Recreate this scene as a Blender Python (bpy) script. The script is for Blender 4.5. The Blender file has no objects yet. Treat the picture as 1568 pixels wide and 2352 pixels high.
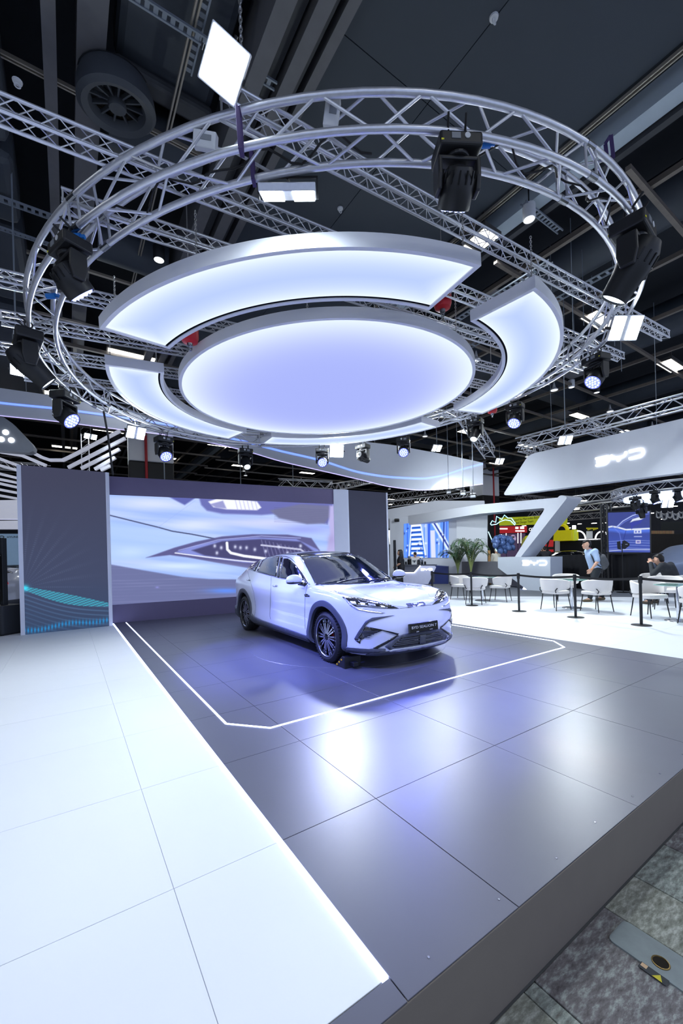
import bpy, bmesh, math, random
import numpy as np
from mathutils import Vector, Matrix, Euler
from mathutils.bvhtree import BVHTree

random.seed(7)
rng = np.random.default_rng(7)
SC = bpy.context.scene
COL = SC.collection
PI = math.pi
R = math.radians

# ------------------------------------------------------------------ camera
FPX, CYPX, ROLL, YAW, CAMH = 938.457, 1279.905, -0.02557154, 0.59033466, 1.45
cam_d = bpy.data.cameras.new('camera')
cam = bpy.data.objects.new('camera', cam_d)
COL.objects.link(cam)
SC.camera = cam
cam_d.sensor_fit = 'VERTICAL'
cam_d.sensor_height = 36.0
cam_d.lens = FPX * 36.0 / 2352.0
cam_d.shift_y = (CYPX - 1176.0) / 2352.0
cam_d.clip_start = 0.05
cam_d.clip_end = 300
_r = Vector((math.cos(YAW), -math.sin(YAW), 0))
_f = Vector((math.sin(YAW), math.cos(YAW), 0))
_u = Vector((0, 0, 1))
_x = _r * math.cos(ROLL) + _u * math.sin(ROLL)
_y = -_r * math.sin(ROLL) + _u * math.cos(ROLL)
cam.matrix_world = Matrix(((_x.x, _y.x, -_f.x, 0), (_x.y, _y.y, -_f.y, 0), (_x.z, _y.z, -_f.z, CAMH), (0, 0, 0, 1)))

# ------------------------------------------------------------------ world, exposure
W = bpy.data.worlds.new('hall_ambient')
SC.world = W
W.use_nodes = True
W.node_tree.nodes['Background'].inputs[0].default_value = (0.56, 0.68, 1.0, 1)
W.node_tree.nodes['Background'].inputs[1].default_value = 0.9
SC.view_settings.view_transform = 'Standard'
SC.view_settings.look = 'None'
SC.view_settings.exposure = 0.23
SC.view_settings.gamma = 1.0
SC.view_settings.use_curve_mapping = False

# ------------------------------------------------------------------ pixel -> place helpers
def ray(px, py):
    x = (px - 784) / FPX; y = -(py - CYPX) / FPX
    c, s = math.cos(ROLL), math.sin(ROLL)
    x, y = c * x - s * y, s * x + c * y
    return _r * x + _f + _u * y
def at(px, py, z=0.0):
    d = ray(px, py); return Vector((0, 0, CAMH)) + d * ((z - CAMH) / d.z)
def atD(px, py, D):
    return Vector((0, 0, CAMH)) + ray(px, py) * D
def atX(px, py, X):
    d = ray(px, py); return Vector((0, 0, CAMH)) + d * (X / d.x)
def atY(px, py, Y):
    d = ray(px, py); return Vector((0, 0, CAMH)) + d * (Y / d.y)

# ------------------------------------------------------------------ materials
def lin(c):
    return tuple(((x / 255) / 12.92 if x / 255 <= 0.04045 else ((x / 255 + 0.055) / 1.055) ** 2.4) for x in c)
def mat(name, col, rough=0.5, metal=0.0, emit=None, es=0.0, var=0.06, nscale=8.0, bump=0.0, bscale=60.0, coat=0.0, spec=0.5, trans=0.0, ior=1.45):
    """col in 0-255 sRGB; every material gets a little procedural colour variation."""
    m = bpy.data.materials.new(name); m.use_nodes = True
    nt = m.node_tree; b = nt.nodes['Principled BSDF']
    c = lin(col)
    tc = nt.nodes.new('ShaderNodeTexCoord')
    n = nt.nodes.new('ShaderNodeTexNoise'); n.inputs['Scale'].default_value = nscale; n.inputs['Detail'].default_value = 4
    nt.links.new(tc.outputs['Object'], n.inputs['Vector'])
    mx = nt.nodes.new('ShaderNodeMix'); mx.data_type = 'RGBA'
    mx.inputs['A'].default_value = (*[x * (1 - var) for x in c], 1)
    mx.inputs['B'].default_value = (*[min(1, x * (1 + var)) for x in c], 1)
    nt.links.new(n.outputs['Fac'], mx.inputs['Factor'])
    nt.links.new(mx.outputs['Result'], b.inputs['Base Color'])
    b.inputs['Roughness'].default_value = rough
    b.inputs['Metallic'].default_value = metal
    b.inputs['Specular IOR Level'].default_value = spec
    b.inputs['IOR'].default_value = ior
    if coat: b.inputs['Coat Weight'].default_value = coat; b.inputs['Coat Roughness'].default_value = 0.04
    if trans: b.inputs['Transmission Weight'].default_value = trans
    if emit:
        b.inputs['Emission Color'].default_value = (*lin(emit), 1)
        b.inputs['Emission Strength'].default_value = es
    if bump:
        n2 = nt.nodes.new('ShaderNodeTexNoise'); n2.inputs['Scale'].default_value = bscale; n2.inputs['Detail'].default_value = 6
        nt.links.new(tc.outputs['Object'], n2.inputs['Vector'])
        bp = nt.nodes.new('ShaderNodeBump'); bp.inputs['Strength'].default_value = bump; bp.inputs['Distance'].default_value = 0.01
        nt.links.new(n2.outputs['Fac'], bp.inputs['Height']); nt.links.new(bp.outputs['Normal'], b.inputs['Normal'])
    return m
def glow(name, col, s):
    return mat(name, (200, 200, 200), 0.5, emit=col, es=s, var=0.01)

# ------------------------------------------------------------------ mesh builder
class MB:
    def __init__(self, T=None):
        self.v = []; self.f = []; self.T = T
    def add(self, vs, fs):
        o = len(self.v)
        if self.T is not None: vs = [self.T @ Vector(p) for p in vs]
        self.v += [tuple(p) for p in vs]
        self.f += [tuple(i + o for i in f) for f in fs]
        return self
    def box(self, c, s, rot=None):
        hx, hy, hz = s[0] / 2, s[1] / 2, s[2] / 2
        vs = [Vector((x, y, z)) for x in (-hx, hx) for y in (-hy, hy) for z in (-hz, hz)]
        if rot is not None: vs = [rot @ p for p in vs]
        vs = [p + Vector(c) for p in vs]
        return self.add(vs, [(0, 1, 3, 2), (4, 6, 7, 5), (0, 4, 5, 1), (2, 3, 7, 6), (0, 2, 6, 4), (1, 5, 7, 3)])
    def box2(self, a, b):
        return self.box([(a[i] + b[i]) / 2 for i in range(3)], [abs(b[i] - a[i]) for i in range(3)])
    def beam(self, p0, p1, w, h):
        """square bar from p0 to p1, w across, h tall"""
        p0, p1 = Vector(p0), Vector(p1); d = p1 - p0; L = d.length; d.normalize()
        up = Vector((0, 0, 1)) if abs(d.z) < 0.95 else Vector((0, 1, 0))
        s = d.cross(up).normalized(); u = s.cross(d)
        vs = [p + s * a * w / 2 + u * b * h / 2 for p in (p0, p1) for a in (-1, 1) for b in (-1, 1)]
        return self.add(vs, [(0, 1, 3, 2), (4, 6, 7, 5), (0, 4, 5, 1), (2, 3, 7, 6), (0, 2, 6, 4), (1, 5, 7, 3)])
    def cyl(self, p0, p1, r0, r1=None, n=12, cap=True):
        p0, p1 = Vector(p0), Vector(p1); r1 = r0 if r1 is None else r1
        d = (p1 - p0).normalized(); a = d.orthogonal().normalized(); b = d.cross(a)
        vs = []
        for p, r in ((p0, r0), (p1, r1)):
            for i in range(n):
                t = 2 * PI * i / n; vs.append(p + (a * math.cos(t) + b * math.sin(t)) * r)
        fs = [(i, (i + 1) % n, n + (i + 1) % n, n + i) for i in range(n)]
        if cap: fs += [tuple(range(n - 1, -1, -1)), tuple(range(n, 2 * n))]
        return self.add(vs, fs)
    def tube(self, pts, r, n=8, closed=False, cap=True):
        pts = [Vector(p) for p in pts]; m = len(pts); vs = []
        rs = r if isinstance(r, (list, tuple)) else [r] * m
        pa = None
        for i, p in enumerate(pts):
            if closed: d = pts[(i + 1) % m] - pts[i - 1]
            else: d = pts[min(i + 1, m - 1)] - pts[max(i - 1, 0)]
            d.normalize()
            if pa is None: a = d.orthogonal().normalized()
            else:
                a = pa - d * pa.dot(d)
                a = a.normalized() if a.length > 1e-6 else d.orthogonal().normalized()
            pa = a; b = d.cross(a)
            for k in range(n):
                t = 2 * PI * k / n; vs.append(p + (a * math.cos(t) + b * math.sin(t)) * rs[i])
        fs = []
        for i in range(m if closed else m - 1):
            j = (i + 1) % m
            fs += [(i * n + k, i * n + (k + 1) % n, j * n + (k + 1) % n, j * n + k) for k in range(n)]
        if not closed and cap: fs += [tuple(range(n - 1, -1, -1)), tuple((m - 1) * n + k for k in range(n))]
        return self.add(vs, fs)
    def lathe(self, prof, n=24, M4=None, cap=False):
        """prof [(r,h)] turned round local z, placed by M4"""
        vs = []
        for r, h in prof:
            for k in range(n):
                t = 2 * PI * k / n; p = Vector((r * math.cos(t), r * math.sin(t), h)); vs.append(M4 @ p if M4 is not None else p)
        m = len(prof); fs = []
        for i in range(m - 1):
            fs += [(i * n + k, i * n + (k + 1) % n, (i + 1) * n + (k + 1) % n, (i + 1) * n + k) for k in range(n)]
        if cap: fs += [tuple(range(n - 1, -1, -1)), tuple((m - 1) * n + k for k in range(n))]
        return self.add(vs, fs)
    def prism(self, poly, fn, d0, d1):
        """poly [(a,b)], fn(a,b,d)->point; closed slab between depth d0 and d1"""
        n = len(poly)
        vs = [fn(a, b, d0) for a, b in poly] + [fn(a, b, d1) for a, b in poly]
        return self.add(vs, [tuple(range(n - 1, -1, -1)), tuple(range(n, 2 * n))] + [(i, (i + 1) % n, n + (i + 1) % n, n + i) for i in range(n)])
    def ball(self, c, r, n=12, m=8, sc=(1, 1, 1)):
        c = Vector(c); prof = [(max(1e-4, math.sin(PI * i / m)), -math.cos(PI * i / m)) for i in range(m + 1)]
        vs = []
        for a, h in prof:
            for k in range(n):
                t = 2 * PI * k / n; vs.append(c + Vector((a * math.cos(t) * r * sc[0], a * math.sin(t) * r * sc[1], h * r * sc[2])))
        fs = [(i * n + k, i * n + (k + 1) % n, (i + 1) * n + (k + 1) % n, (i + 1) * n + k) for i in range(m) for k in range(n)]
        return self.add(vs, fs)
    def mesh(self, name, mt, smooth=False):
        me = bpy.data.meshes.new(name); me.from_pydata(self.v, [], self.f)
        bm = bmesh.new(); bm.from_mesh(me); bmesh.ops.recalc_face_normals(bm, faces=bm.faces); bm.to_mesh(me); bm.free()
        if mt: me.materials.append(mt)
        if smooth: me.shade_smooth(); me.set_sharp_from_angle(angle=R(35))
        return me
    def build(self, name, mt, parent=None, smooth=False, bevel=0, bseg=2, loc=None):
        return link(name, self.mesh(name, mt, smooth), parent, bevel, bseg, loc)
def link(name, me, parent=None, bevel=0, bseg=2, loc=None):
    o = bpy.data.objects.new(name, me); COL.objects.link(o)
    if parent: o.parent = parent
    if loc is not None: o.location = loc
    if bevel:
        b = o.modifiers.new('bevel', 'BEVEL'); b.width = bevel; b.segments = bseg; b.limit_method = 'ANGLE'; b.angle_limit = R(40)
    return o
def tag(o, label=None, cat=None, group=None, kind=None):
    if label: o['label'] = label
    if cat: o['category'] = cat
    if group: o['group'] = group
    if kind: o['kind'] = kind
    return o
def empty(name, loc=(0, 0, 0), rot=(0, 0, 0), label=None, cat=None, group=None, kind=None):
    o = bpy.data.objects.new(name, None); COL.objects.link(o); o.location = loc; o.rotation_euler = rot
    o.empty_display_size = 0.1
    return tag(o, label, cat, group, kind)
def copy_tree(o, parent=None):
    c = o.copy(); COL.objects.link(c); c.parent = parent
    for ch in list(o.children): copy_tree(ch, c)
    return c
def put(o, loc, rz=0, label=None, group=None):
    o.location = loc; o.rotation_euler = (0, 0, rz); return tag(o, label, None, group)
def text_mesh(name, body, size, mt, depth=0.004, align='CENTER', spacing=1.0):
    cu = bpy.data.curves.new(name, 'FONT'); cu.body = body; cu.size = size; cu.extrude = depth; cu.align_x = align; cu.align_y = 'CENTER'
    cu.space_character = spacing
    o = bpy.data.objects.new(name, cu); COL.objects.link(o)
    dg = bpy.context.evaluated_depsgraph_get(); me = bpy.data.meshes.new_from_object(o.evaluated_get(dg))
    bpy.data.objects.remove(o); bpy.data.curves.remove(cu)
    me.name = name; me.materials.clear(); me.materials.append(mt)
    return me
def facing(loc, d, up=(0, 0, 1)):
    """matrix: local x right, y up, z towards d (the side it is read from)"""
    z = Vector(d).normalized(); y = Vector(up); y = (y - z * y.dot(z)).normalized(); x = y.cross(z)
    return Matrix(((x.x, y.x, z.x, loc[0]), (x.y, y.y, z.y, loc[1]), (x.z, y.z, z.z, loc[2]), (0, 0, 0, 1)))
def pchip(xs, ys):
    xs = np.array(xs, float); ys = np.array(ys, float)
    if xs[0] > xs[-1]: xs, ys = xs[::-1], ys[::-1]
    h = np.diff(xs); dl = np.diff(ys) / h; d = np.zeros_like(ys)
    for i in range(1, len(xs) - 1):
        if dl[i - 1] * dl[i] > 0:
            w1, w2 = 2 * h[i] + h[i - 1], h[i] + 2 * h[i - 1]; d[i] = (w1 + w2) / (w1 / dl[i - 1] + w2 / dl[i])
    d[0], d[-1] = dl[0], dl[-1]
    def f(x):
        x = np.clip(np.asarray(x, float), xs[0], xs[-1]); i = np.clip(np.searchsorted(xs, x) - 1, 0, len(h) - 1)
        t = (x - xs[i]) / h[i]; hh = h[i]
        return ((1 + 2 * t) * (1 - t) ** 2 * ys[i] + t * (1 - t) ** 2 * hh * d[i] + t * t * (3 - 2 * t) * ys[i + 1] + t * t * (t - 1) * hh * d[i + 1])
    return f
def attr_emit(name, es=1.0, rough=0.4, spec=0.15):
    m = bpy.data.materials.new(name); m.use_nodes = True; nt = m.node_tree; b = nt.nodes['Principled BSDF']
    a = nt.nodes.new('ShaderNodeAttribute'); a.attribute_name = 'picture'
    b.inputs['Base Color'].default_value = (0.01, 0.01, 0.012, 1); b.inputs['Roughness'].default_value = rough
    b.inputs['Specular IOR Level'].default_value = spec; nt.links.new(a.outputs['Color'], b.inputs['Emission Color']); b.inputs['Emission Strength'].default_value = es
    return m
def picture(name, P00, P10, P01, P11, nx, ny, fn, es=1.0, parent=None, thick=0.03, mt=None):
    """flat display panel; fn(u,v) -> rgb 0-255 arrays; u to the right, v up; back plate has thickness"""
    P00, P10, P01, P11 = map(Vector, (P00, P10, P01, P11))
    u, v = np.meshgrid(np.linspace(0, 1, nx + 1), np.linspace(0, 1, ny + 1))
    u = u.ravel(); v = v.ravel()
    A = np.array
    pts = (1 - u)[:, None] * (1 - v)[:, None] * A(P00) + u[:, None] * (1 - v)[:, None] * A(P10) + (1 - u)[:, None] * v[:, None] * A(P01) + (u * v)[:, None] * A(P11)
    nrm = (P10 - P00).cross(P01 - P00).normalized()
    i = np.arange(nx); j = np.arange(ny); I, J = np.meshgrid(i, j); a = (J * (nx + 1) + I).ravel()
    fs = np.stack([a, a + 1, a + nx + 2, a + nx + 1], 1).tolist()
    N = len(pts)
    back = [p - nrm * thick for p in (P00, P10, P11, P01)]
    allv = pts.tolist() + [tuple(p) for p in back]
    c = [0, nx, N - 1, N - 1 - nx]
    for k in range(4): fs.append([c[k], N + k, N + (k + 1) % 4, c[(k + 1) % 4]])
    fs.append([N + 3, N + 2, N + 1, N])
    me = bpy.data.meshes.new(name); me.from_pydata(allv, [], fs)
    rgb = np.clip(np.asarray(fn(u, v), float), 0, 255) / 255
    rgb = np.where(rgb <= 0.04045, rgb / 12.92, ((rgb + 0.055) / 1.055) ** 2.4)
    col = np.ones((len(allv), 4)); col[:N, :3] = rgb; col[N:, :3] = 0.0
    at_ = me.color_attributes.new('picture', 'FLOAT_COLOR', 'POINT'); at_.data.foreach_set('color', col.astype(np.float32).ravel())
    me.materials.append(mt or attr_emit(name + '_light', es))
    return link(name, me, parent)
def inpoly(x, y, poly):
    ins = np.zeros(len(x), bool); n = len(poly)
    for k in range(n):
        x0, y0 = poly[k]; x1, y1 = poly[(k + 1) % n]
        if y0 == y1: continue
        c = ((y0 > y) != (y1 > y)) & (x < (x1 - x0) * (y - y0) / (y1 - y0) + x0); ins ^= c
    return ins
def dline(x, y, pl):
    d = np.full(len(x), 1e9)
    for (x0, y0), (x1, y1) in zip(pl[:-1], pl[1:]):
        L = (x1 - x0) ** 2 + (y1 - y0) ** 2 + 1e-9; t = np.clip(((x - x0) * (x1 - x0) + (y - y0) * (y1 - y0)) / L, 0, 1)
        d = np.minimum(d, np.hypot(x - x0 - t * (x1 - x0), y - y0 - t * (y1 - y0)))
    return d
class Paint:
    """paints a picture on sample points given in photograph-like units"""
    def __init__(s, x, y, base): s.x, s.y = x, y; s.c = np.tile(np.array(base, float), (len(x), 1))
    def mix(s, w, col): w = np.clip(w, 0, 1)[:, None]; s.c = s.c * (1 - w) + np.array(col, float) * w
    def poly(s, pl, col, soft=2.0, op=1.0):
        d = dline(s.x, s.y, list(pl) + [pl[0]]); ins = inpoly(s.x, s.y, pl); sd = np.where(ins, d, -d)
        s.mix(op * np.clip(sd / soft + 0.5, 0, 1), col)
    def line(s, pl, w, col, op=1.0, soft=1.5):
        d = dline(s.x, s.y, pl); s.mix(op * np.clip((w / 2 - d) / soft + 0.5, 0, 1), col)
    def glow(s, cx, cy, rx, ry, col, op=1.0):
        s.mix(op * np.exp(-((s.x - cx) / rx) ** 2 - ((s.y - cy) / ry) ** 2), col)
# ------------------------------------------------------------------ large lights: the hall's own high-bay luminaires (a regular grid under the roof, extended out of view with added fill lights)
CEIL = 8.0
def area(name, loc, sx, sy, power, col, aim=(0, 0, -1), spread=180):
    d = bpy.data.lights.new(name, 'AREA'); d.shape = 'RECTANGLE'; d.size = sx; d.size_y = sy; d.energy = power; d.color = col; d.spread = R(spread)
    o = bpy.data.objects.new(name, d); COL.objects.link(o); o.location = loc
    o.rotation_euler = Vector(aim).to_track_quat('-Z', 'Y').to_euler(); return o
def spot(name, loc, target, power, col, ang, blend=0.4, size=0.08):
    d = bpy.data.lights.new(name, 'SPOT'); d.energy = power; d.color = col; d.spot_size = R(ang); d.spot_blend = blend; d.shadow_soft_size = size
    o = bpy.data.objects.new(name, d); COL.objects.link(o); o.location = loc
    o.rotation_euler = (Vector(target) - Vector(loc)).to_track_quat('-Z', 'Y').to_euler(); return o
BAYS = [(x, y) for x in (-9.0, -3.6, 1.73, 6.95, 12.1, 17.1, 22.3, 27.5) for y in (-3.0, 5.2, 13.6, 21.8) if not (x == 1.73 and 0 < y < 6)]
for i, (x, y) in enumerate(BAYS):
    area('high_bay_light', (x, y, CEIL - 0.40), 1.25, 0.40, 46, (0.86, 0.93, 1.0))
# ------------------------------------------------------------------ setting: floors
m_dark = mat('dark_stage_board', (88, 89, 101), 0.355, var=0.07, nscale=3, bump=0.02, bscale=300, spec=0.6)
m_white = mat('white_stage_board', (236, 240, 246), 0.5, var=0.015, nscale=3, spec=0.5)
m_fascia = mat('stage_fascia', (124, 116, 108), 0.7, var=0.05)
m_under = mat('stage_under', (30, 30, 32), 0.8)
m_grey_carpet = mat('grey_carpet', (112, 116, 124), 0.9, var=0.1, nscale=40, bump=0.2)
m_led = glow('led_strip_light', (190, 205, 255), 7.0)
m_whitewall = mat('white_wall', (226, 229, 236), 0.55, var=0.02)
m_alu = mat('aluminium', (206, 208, 216), 0.38, 0.75, var=0.12, nscale=30)
m_black = mat('black_plastic', (26, 27, 30), 0.45, var=0.2)
m_blackm = mat('black_metal', (20, 21, 23), 0.35, 0.3, var=0.2)
m_steel = mat('steel', (150, 152, 158), 0.25, 1.0)
m_tray = mat('cable_tray', (128, 136, 146), 0.5, 0.4)
m_chrome = mat('chrome', (225, 228, 235), 0.08, 1.0)

STAGE_H = 0.34
XD = [0.889, 1.503, 2.646, 3.795, 4.965, 6.14, 6.70]
YD = [1.005, 1.94] + [1.94 + 0.962 * k for k in range(1, 11)]
XWL = [0.859, 0.36] + [0.36 - 1.143 * k for k in range(1, 9)]
XWR = [6.70 + 1.143 * k for k in range(0, 10)]

def tiles(parent, xs, ys, mt, name, top=0.0, th=0.018, gap=0.0035):
    cache = {}
    for i in range(len(xs) - 1):
        for j in range(len(ys) - 1):
            x0, x1 = sorted(xs[i:i + 2]); y0, y1 = sorted(ys[j:j + 2]); w, d = round(x1 - x0 - gap, 4), round(y1 - y0 - gap, 4)
            if (w, d) not in cache: cache[(w, d)] = MB().box((0, 0, -th / 2), (w, d, th)).mesh(name, mt)
            link(name, cache[(w, d)], parent, bevel=0.0012, bseg=1, loc=((x0 + x1) / 2, (y0 + y1) / 2, top - random.random() * 0.0006))
fl = empty('floor', kind='structure'); fl['label'] = 'stage floor of large dark grey and white boards'
tiles(fl, XD, YD, m_dark, 'dark_board', gap=0.0028)
tiles(fl, XWL, [1.10] + YD[1:] + [YD[-1] + 0.962 * k for k in range(1, 4)], m_white, 'white_board', gap=0.0018)
b = MB(); b.box2((-9, 1.005, -0.018), (0.887, 1.097, 0.0)); b.build('edging', m_dark, fl, bevel=0.0015)
tiles(fl, XWR, YD, m_white, 'white_board', gap=0.0018)
b = MB(); b.box2((-9, 1.02, -STAGE_H), (24, 40, -0.0205)); b.build('stage_base', m_under, fl)
b = MB(); b.box2((-9, 1.002, -STAGE_H), (24, 1.022, -0.004)); b.build('stage_fascia', m_fascia, fl, bevel=0.003)
# screws along the front edge
sc = MB().cyl((0, 0, -0.0005), (0, 0, 0.0015), 0.006, 0.005, 8).mesh('screw', m_steel)
for x in np.arange(1.05, 6.6, 0.42): link('screw', sc, fl, loc=(x, 1.07 + 0.01 * math.sin(x * 9), 0.0))
# grey carpet area behind the lounge, as a polygon
g = [at(1038, 1369.5), at(1290, 1370), at(1600, 1372.5), Vector((24, 1.2, 0)), Vector((24, 40, 0)), Vector((7, 40, 0)), Vector((7, 13.0, 0))]
b = MB(); b.prism([(p.x, p.y) for p in g], lambda a, c, d: (a, c, d), 0.0, 0.006); b.build('carpet', m_grey_carpet, fl)
# glowing floor lines
def ledline(pts, w, name, label):
    n = len(pts); P = [Vector((p[0], p[1], 0)) for p in pts]; L = []; Rr = []
    for i, p in enumerate(P):
        d0 = (p - P[i - 1]).normalized() if i else (P[1] - p).normalized()
        d1 = (P[i + 1] - p).normalized() if i < n - 1 else d0
        t = (d0 + d1).normalized(); s = Vector((-t.y, t.x, 0)); k = w / 2 / max(0.3, s.dot(Vector((-d0.y, d0.x, 0))))
        L.append(p + s * k); Rr.append(p - s * k)
    b = MB(); z0, z1 = -0.006, 0.0035
    for i in range(n - 1):
        q = [L[i], L[i + 1], Rr[i + 1], Rr[i]]
        b.prism([(v.x, v.y) for v in q], lambda a, c, d: (a, c, d), z0, z1)
    return tag(b.build(name, m_led), label, 'light strip')
ledline([(0.874, 1.10), (0.874, 11.2)], 0.026, 'floor_light_strip', 'glowing white strip between the white boards and the dark stage')
ledline([(1.145, 11.15), (1.135, 3.60), (1.415, 3.275), (6.22, 3.285), (6.53, 3.62), (6.53, 10.5)], 0.019, 'floor_light_line', 'glowing white line framing the car, with clipped corners')

# hall floor of stone-look planks in front of the stage
m_stone = []
for k, (c0, c1, c2) in enumerate([((150, 158, 152), (208, 214, 208), (108, 104, 100)), ((134, 130, 132), (196, 204, 200), (98, 92, 94)), ((156, 158, 148), (212, 216, 208), (114, 118, 106))]):
    m = mat('stone_plank_%d' % k, c0, 0.75, var=0.05); nt = m.node_tree; bs = nt.nodes['Principled BSDF']
    tc = nt.nodes.new('ShaderNodeTexCoord'); mp = nt.nodes.new('ShaderNodeMapping'); mp.inputs['Scale'].default_value = (4.5, 13.0, 1); mp.inputs['Rotation'].default_value = (0, 0, 0.9)
    oi = nt.nodes.new('ShaderNodeObjectInfo'); ad = nt.nodes.new('ShaderNodeVectorMath'); ad.operation = 'ADD'
    nt.links.new(tc.outputs['Object'], ad.inputs[0]); nt.links.new(oi.outputs['Location'], ad.inputs[1]); nt.links.new(ad.outputs[0], mp.inputs[0])
    n1 = nt.nodes.new('ShaderNodeTexNoise'); n1.inputs['Scale'].default_value = 3.2; n1.inputs['Detail'].default_value = 10; n1.inputs['Roughness'].default_value = 0.72
    nt.links.new(mp.outputs[0], n1.inputs['Vector'])
    cr = nt.nodes.new('ShaderNodeValToRGB'); e = cr.color_ramp.elements
    e[0].position = 0.34; e[0].color = (*lin(c2), 1); e[1].position = 0.68; e[1].color = (*lin(c1), 1)
    q = cr.color_ramp.elements.new(0.5); q.color = (*lin(c0), 1)
    nt.links.new(n1.outputs['Fac'], cr.inputs[0]); nt.links.new(cr.outputs[0], bs.inputs['Base Color'])
    bp = nt.nodes.new('ShaderNodeBump'); bp.inputs['Strength'].default_value = 0.5; bp.inputs['Distance'].default_value = 0.004
    nt.links.new(n1.outputs['Fac'], bp.inputs['Height']); nt.links.new(bp.outputs[0], bs.inputs['Normal'])
    m_stone.append(m)
hf = empty('floor', kind='structure'); hf['label'] = 'hall floor of weathered grey stone-look planks'
m_joint = mat('floor_joint', (38, 34, 30), 0.9)
MB().box2((-9, -9, -STAGE_H - 0.06), (26, 1.0, -STAGE_H - 0.012)).build('bedding', m_joint, hf)
PK = [at(*p, -STAGE_H) for p in ((1224, 2250), (1217, 2262), (1238, 2241), (1388, 2083), (1455, 2011))]
xs = [-9, -6, -3.4, -1.5, 0.0, 0.9, PK[0].x - 0.075, PK[0].x, PK[3].x, PK[4].x, PK[4].x + 0.42, PK[4].x + 1.0, 5.0, 6.4, 8, 12, 26]
cache = 0
for i in range(len(xs) - 1):
    ys = [0.998, -9.0] if xs[i + 1] - xs[i] < 1.2 and i not in (5, 8) else [0.998, 0.35, -1.4, -4, -9]
    for j in range(len(ys) - 1):
        w = xs[i + 1] - xs[i] - 0.006; d = ys[j] - ys[j + 1] - 0.006
        o = MB().box((0, 0, -0.006), (w, d, 0.012)).build('plank', m_stone[(i + j) % 3], hf, bevel=0.003, loc=((xs[i] + xs[i + 1]) / 2, (ys[j] + ys[j + 1]) / 2, -STAGE_H - (0.002 if i == 6 else 0)))
# inspection cover let into the planks, with a finger hole and a warning sticker
hp = [at(*p, -STAGE_H + 0.004) for p in ((1433, 2113), (1394, 2156), (1571, 2285), (1640, 2235))]
cv = empty('floor_cover', hp[0], label='grey inspection cover plate with a finger hole let into the stone planks', cat='floor cover')
def rpoly(pts, r=0.05, n=4):
    out = []; m = len(pts)
    for i in range(m):
        p0, p, p1 = Vector(pts[i - 1]), Vector(pts[i]), Vector(pts[(i + 1) % m])
        a = p + (p0 - p).normalized() * r; c = p + (p1 - p).normalized() * r
        for k in range(n + 1):
            t = k / n; out.append((a * (1 - t) ** 2 + p * 2 * t * (1 - t) + c * t * t))
    return out
ax = (hp[0] - hp[1]); ay = (hp[2] - hp[1]); L1 = ax.length; ay = ay - ax * (ay.dot(ax) / ax.dot(ax)); L2 = ay.length
axn, ayn = ax.normalized(), ay.normalized()
o0 = hp[1] - hp[0]
def cvp(a, c, d): return o0 + axn * a + ayn * c + Vector((0, 0, d))
m_cover = mat('cover_plate', (146, 156, 158), 0.6, var=0.2, nscale=14, bump=0.3, bscale=40)
b = MB(); b.prism([(p.x, p.y) for p in rpoly([(0, 0), (L1, 0), (L1, L2 * 1.3), (0, L2 * 1.3)], 0.03)], cvp, -0.004, 0.003); b.build('plate', m_cover, cv)
hc = at(1517, 2212, -STAGE_H + 0.006) - hp[0]
b = MB(); b.cyl(hc, hc + Vector((0, 0, 0.002)), 0.03, n=20); b.build('finger_hole', mat('hole_dark', (34, 28, 18), 0.9), cv)
b = MB(); b.tube([hc + Vector((0.031 * math.cos(t), 0.031 * math.sin(t), 0.002)) for t in np.linspace(0, 2 * PI, 24, endpoint=False)], 0.003, 6, closed=True); b.build('hole_rim', mat('brass', (120, 100, 60), 0.35, 0.9), cv)
sk = empty('sticker', at(1500, 2236, -STAGE_H + 0.006), label='small black and yellow warning sticker on the inspection cover', cat='sticker')
rotk = math.atan2(ayn.y, ayn.x)
sk.rotation_euler = (0, 0, rotk)
MB().box((0, 0, 0.0006), (0.10, 0.035, 0.0012)).build('backing', mat('sticker_black', (38, 44, 52), 0.5), sk)
b = MB(); b.prism([(0.0, -0.016), (0.036, -0.016), (0.02, 0.014)], lambda a, c, d: (a, c, d), 0.0012, 0.002); b.build('yellow_triangle', mat('sticker_yellow', (222, 208, 40), 0.5), sk)
MB().box((-0.035, 0.005, 0.0014), (0.022, 0.02, 0.0012)).build('label_patch', mat('sticker_skin', (226, 190, 150), 0.5), sk)

# ------------------------------------------------------------------ setting: display walls of the stand
def hz(px): return CYPX + 0.02558 * (784 - px)
WALLH = 3.55
m_band = mat('purple_grey_wall', (106, 98, 130), 0.45, var=0.03)
m_edge = mat('white_edge', (222, 226, 240), 0.45, var=0.02)
# main LED wall
A0 = at(262, 1431); A1 = at(540, 1407.5); ud = (A1 - A0).normalized(); nd = Vector((ud.y, -ud.x, 0))  # nd faces the camera
def hitwall(px):
    d = ray(px, 1300); s = Matrix(((d.x, -ud.x), (d.y, -ud.y))); t = s.inverted() @ Vector((A0.x, A0.y)); return A0 + ud * t[1]
Ws = A0 - ud * 0.25; We = hitwall(769)
LW = (We - Ws).length
wl = empty('wall_back', (0, 0, 0), kind='structure'); wl['label'] = 'purple-grey wall carrying the large LED screen'
def wp(s, z, d=0.0): p = Ws + ud * s + nd * d; return Vector((p.x, p.y, z))
ZS0, ZS1 = 0.44, 3.10
def slab(mb, s0, s1, z0, z1, d0, d1, org, u, n):
    c = [org + u * s + n * d + Vector((0, 0, z)) for s in (s0, s1) for d in (d0, d1) for z in (z0, z1)]
    mb.add(c, [(0, 1, 3, 2), (4, 6, 7, 5), (0, 4, 5, 1), (2, 3, 7, 6), (0, 2, 6, 4), (1, 5, 7, 3)])
W0 = Vector((Ws.x, Ws.y, 0))
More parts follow.
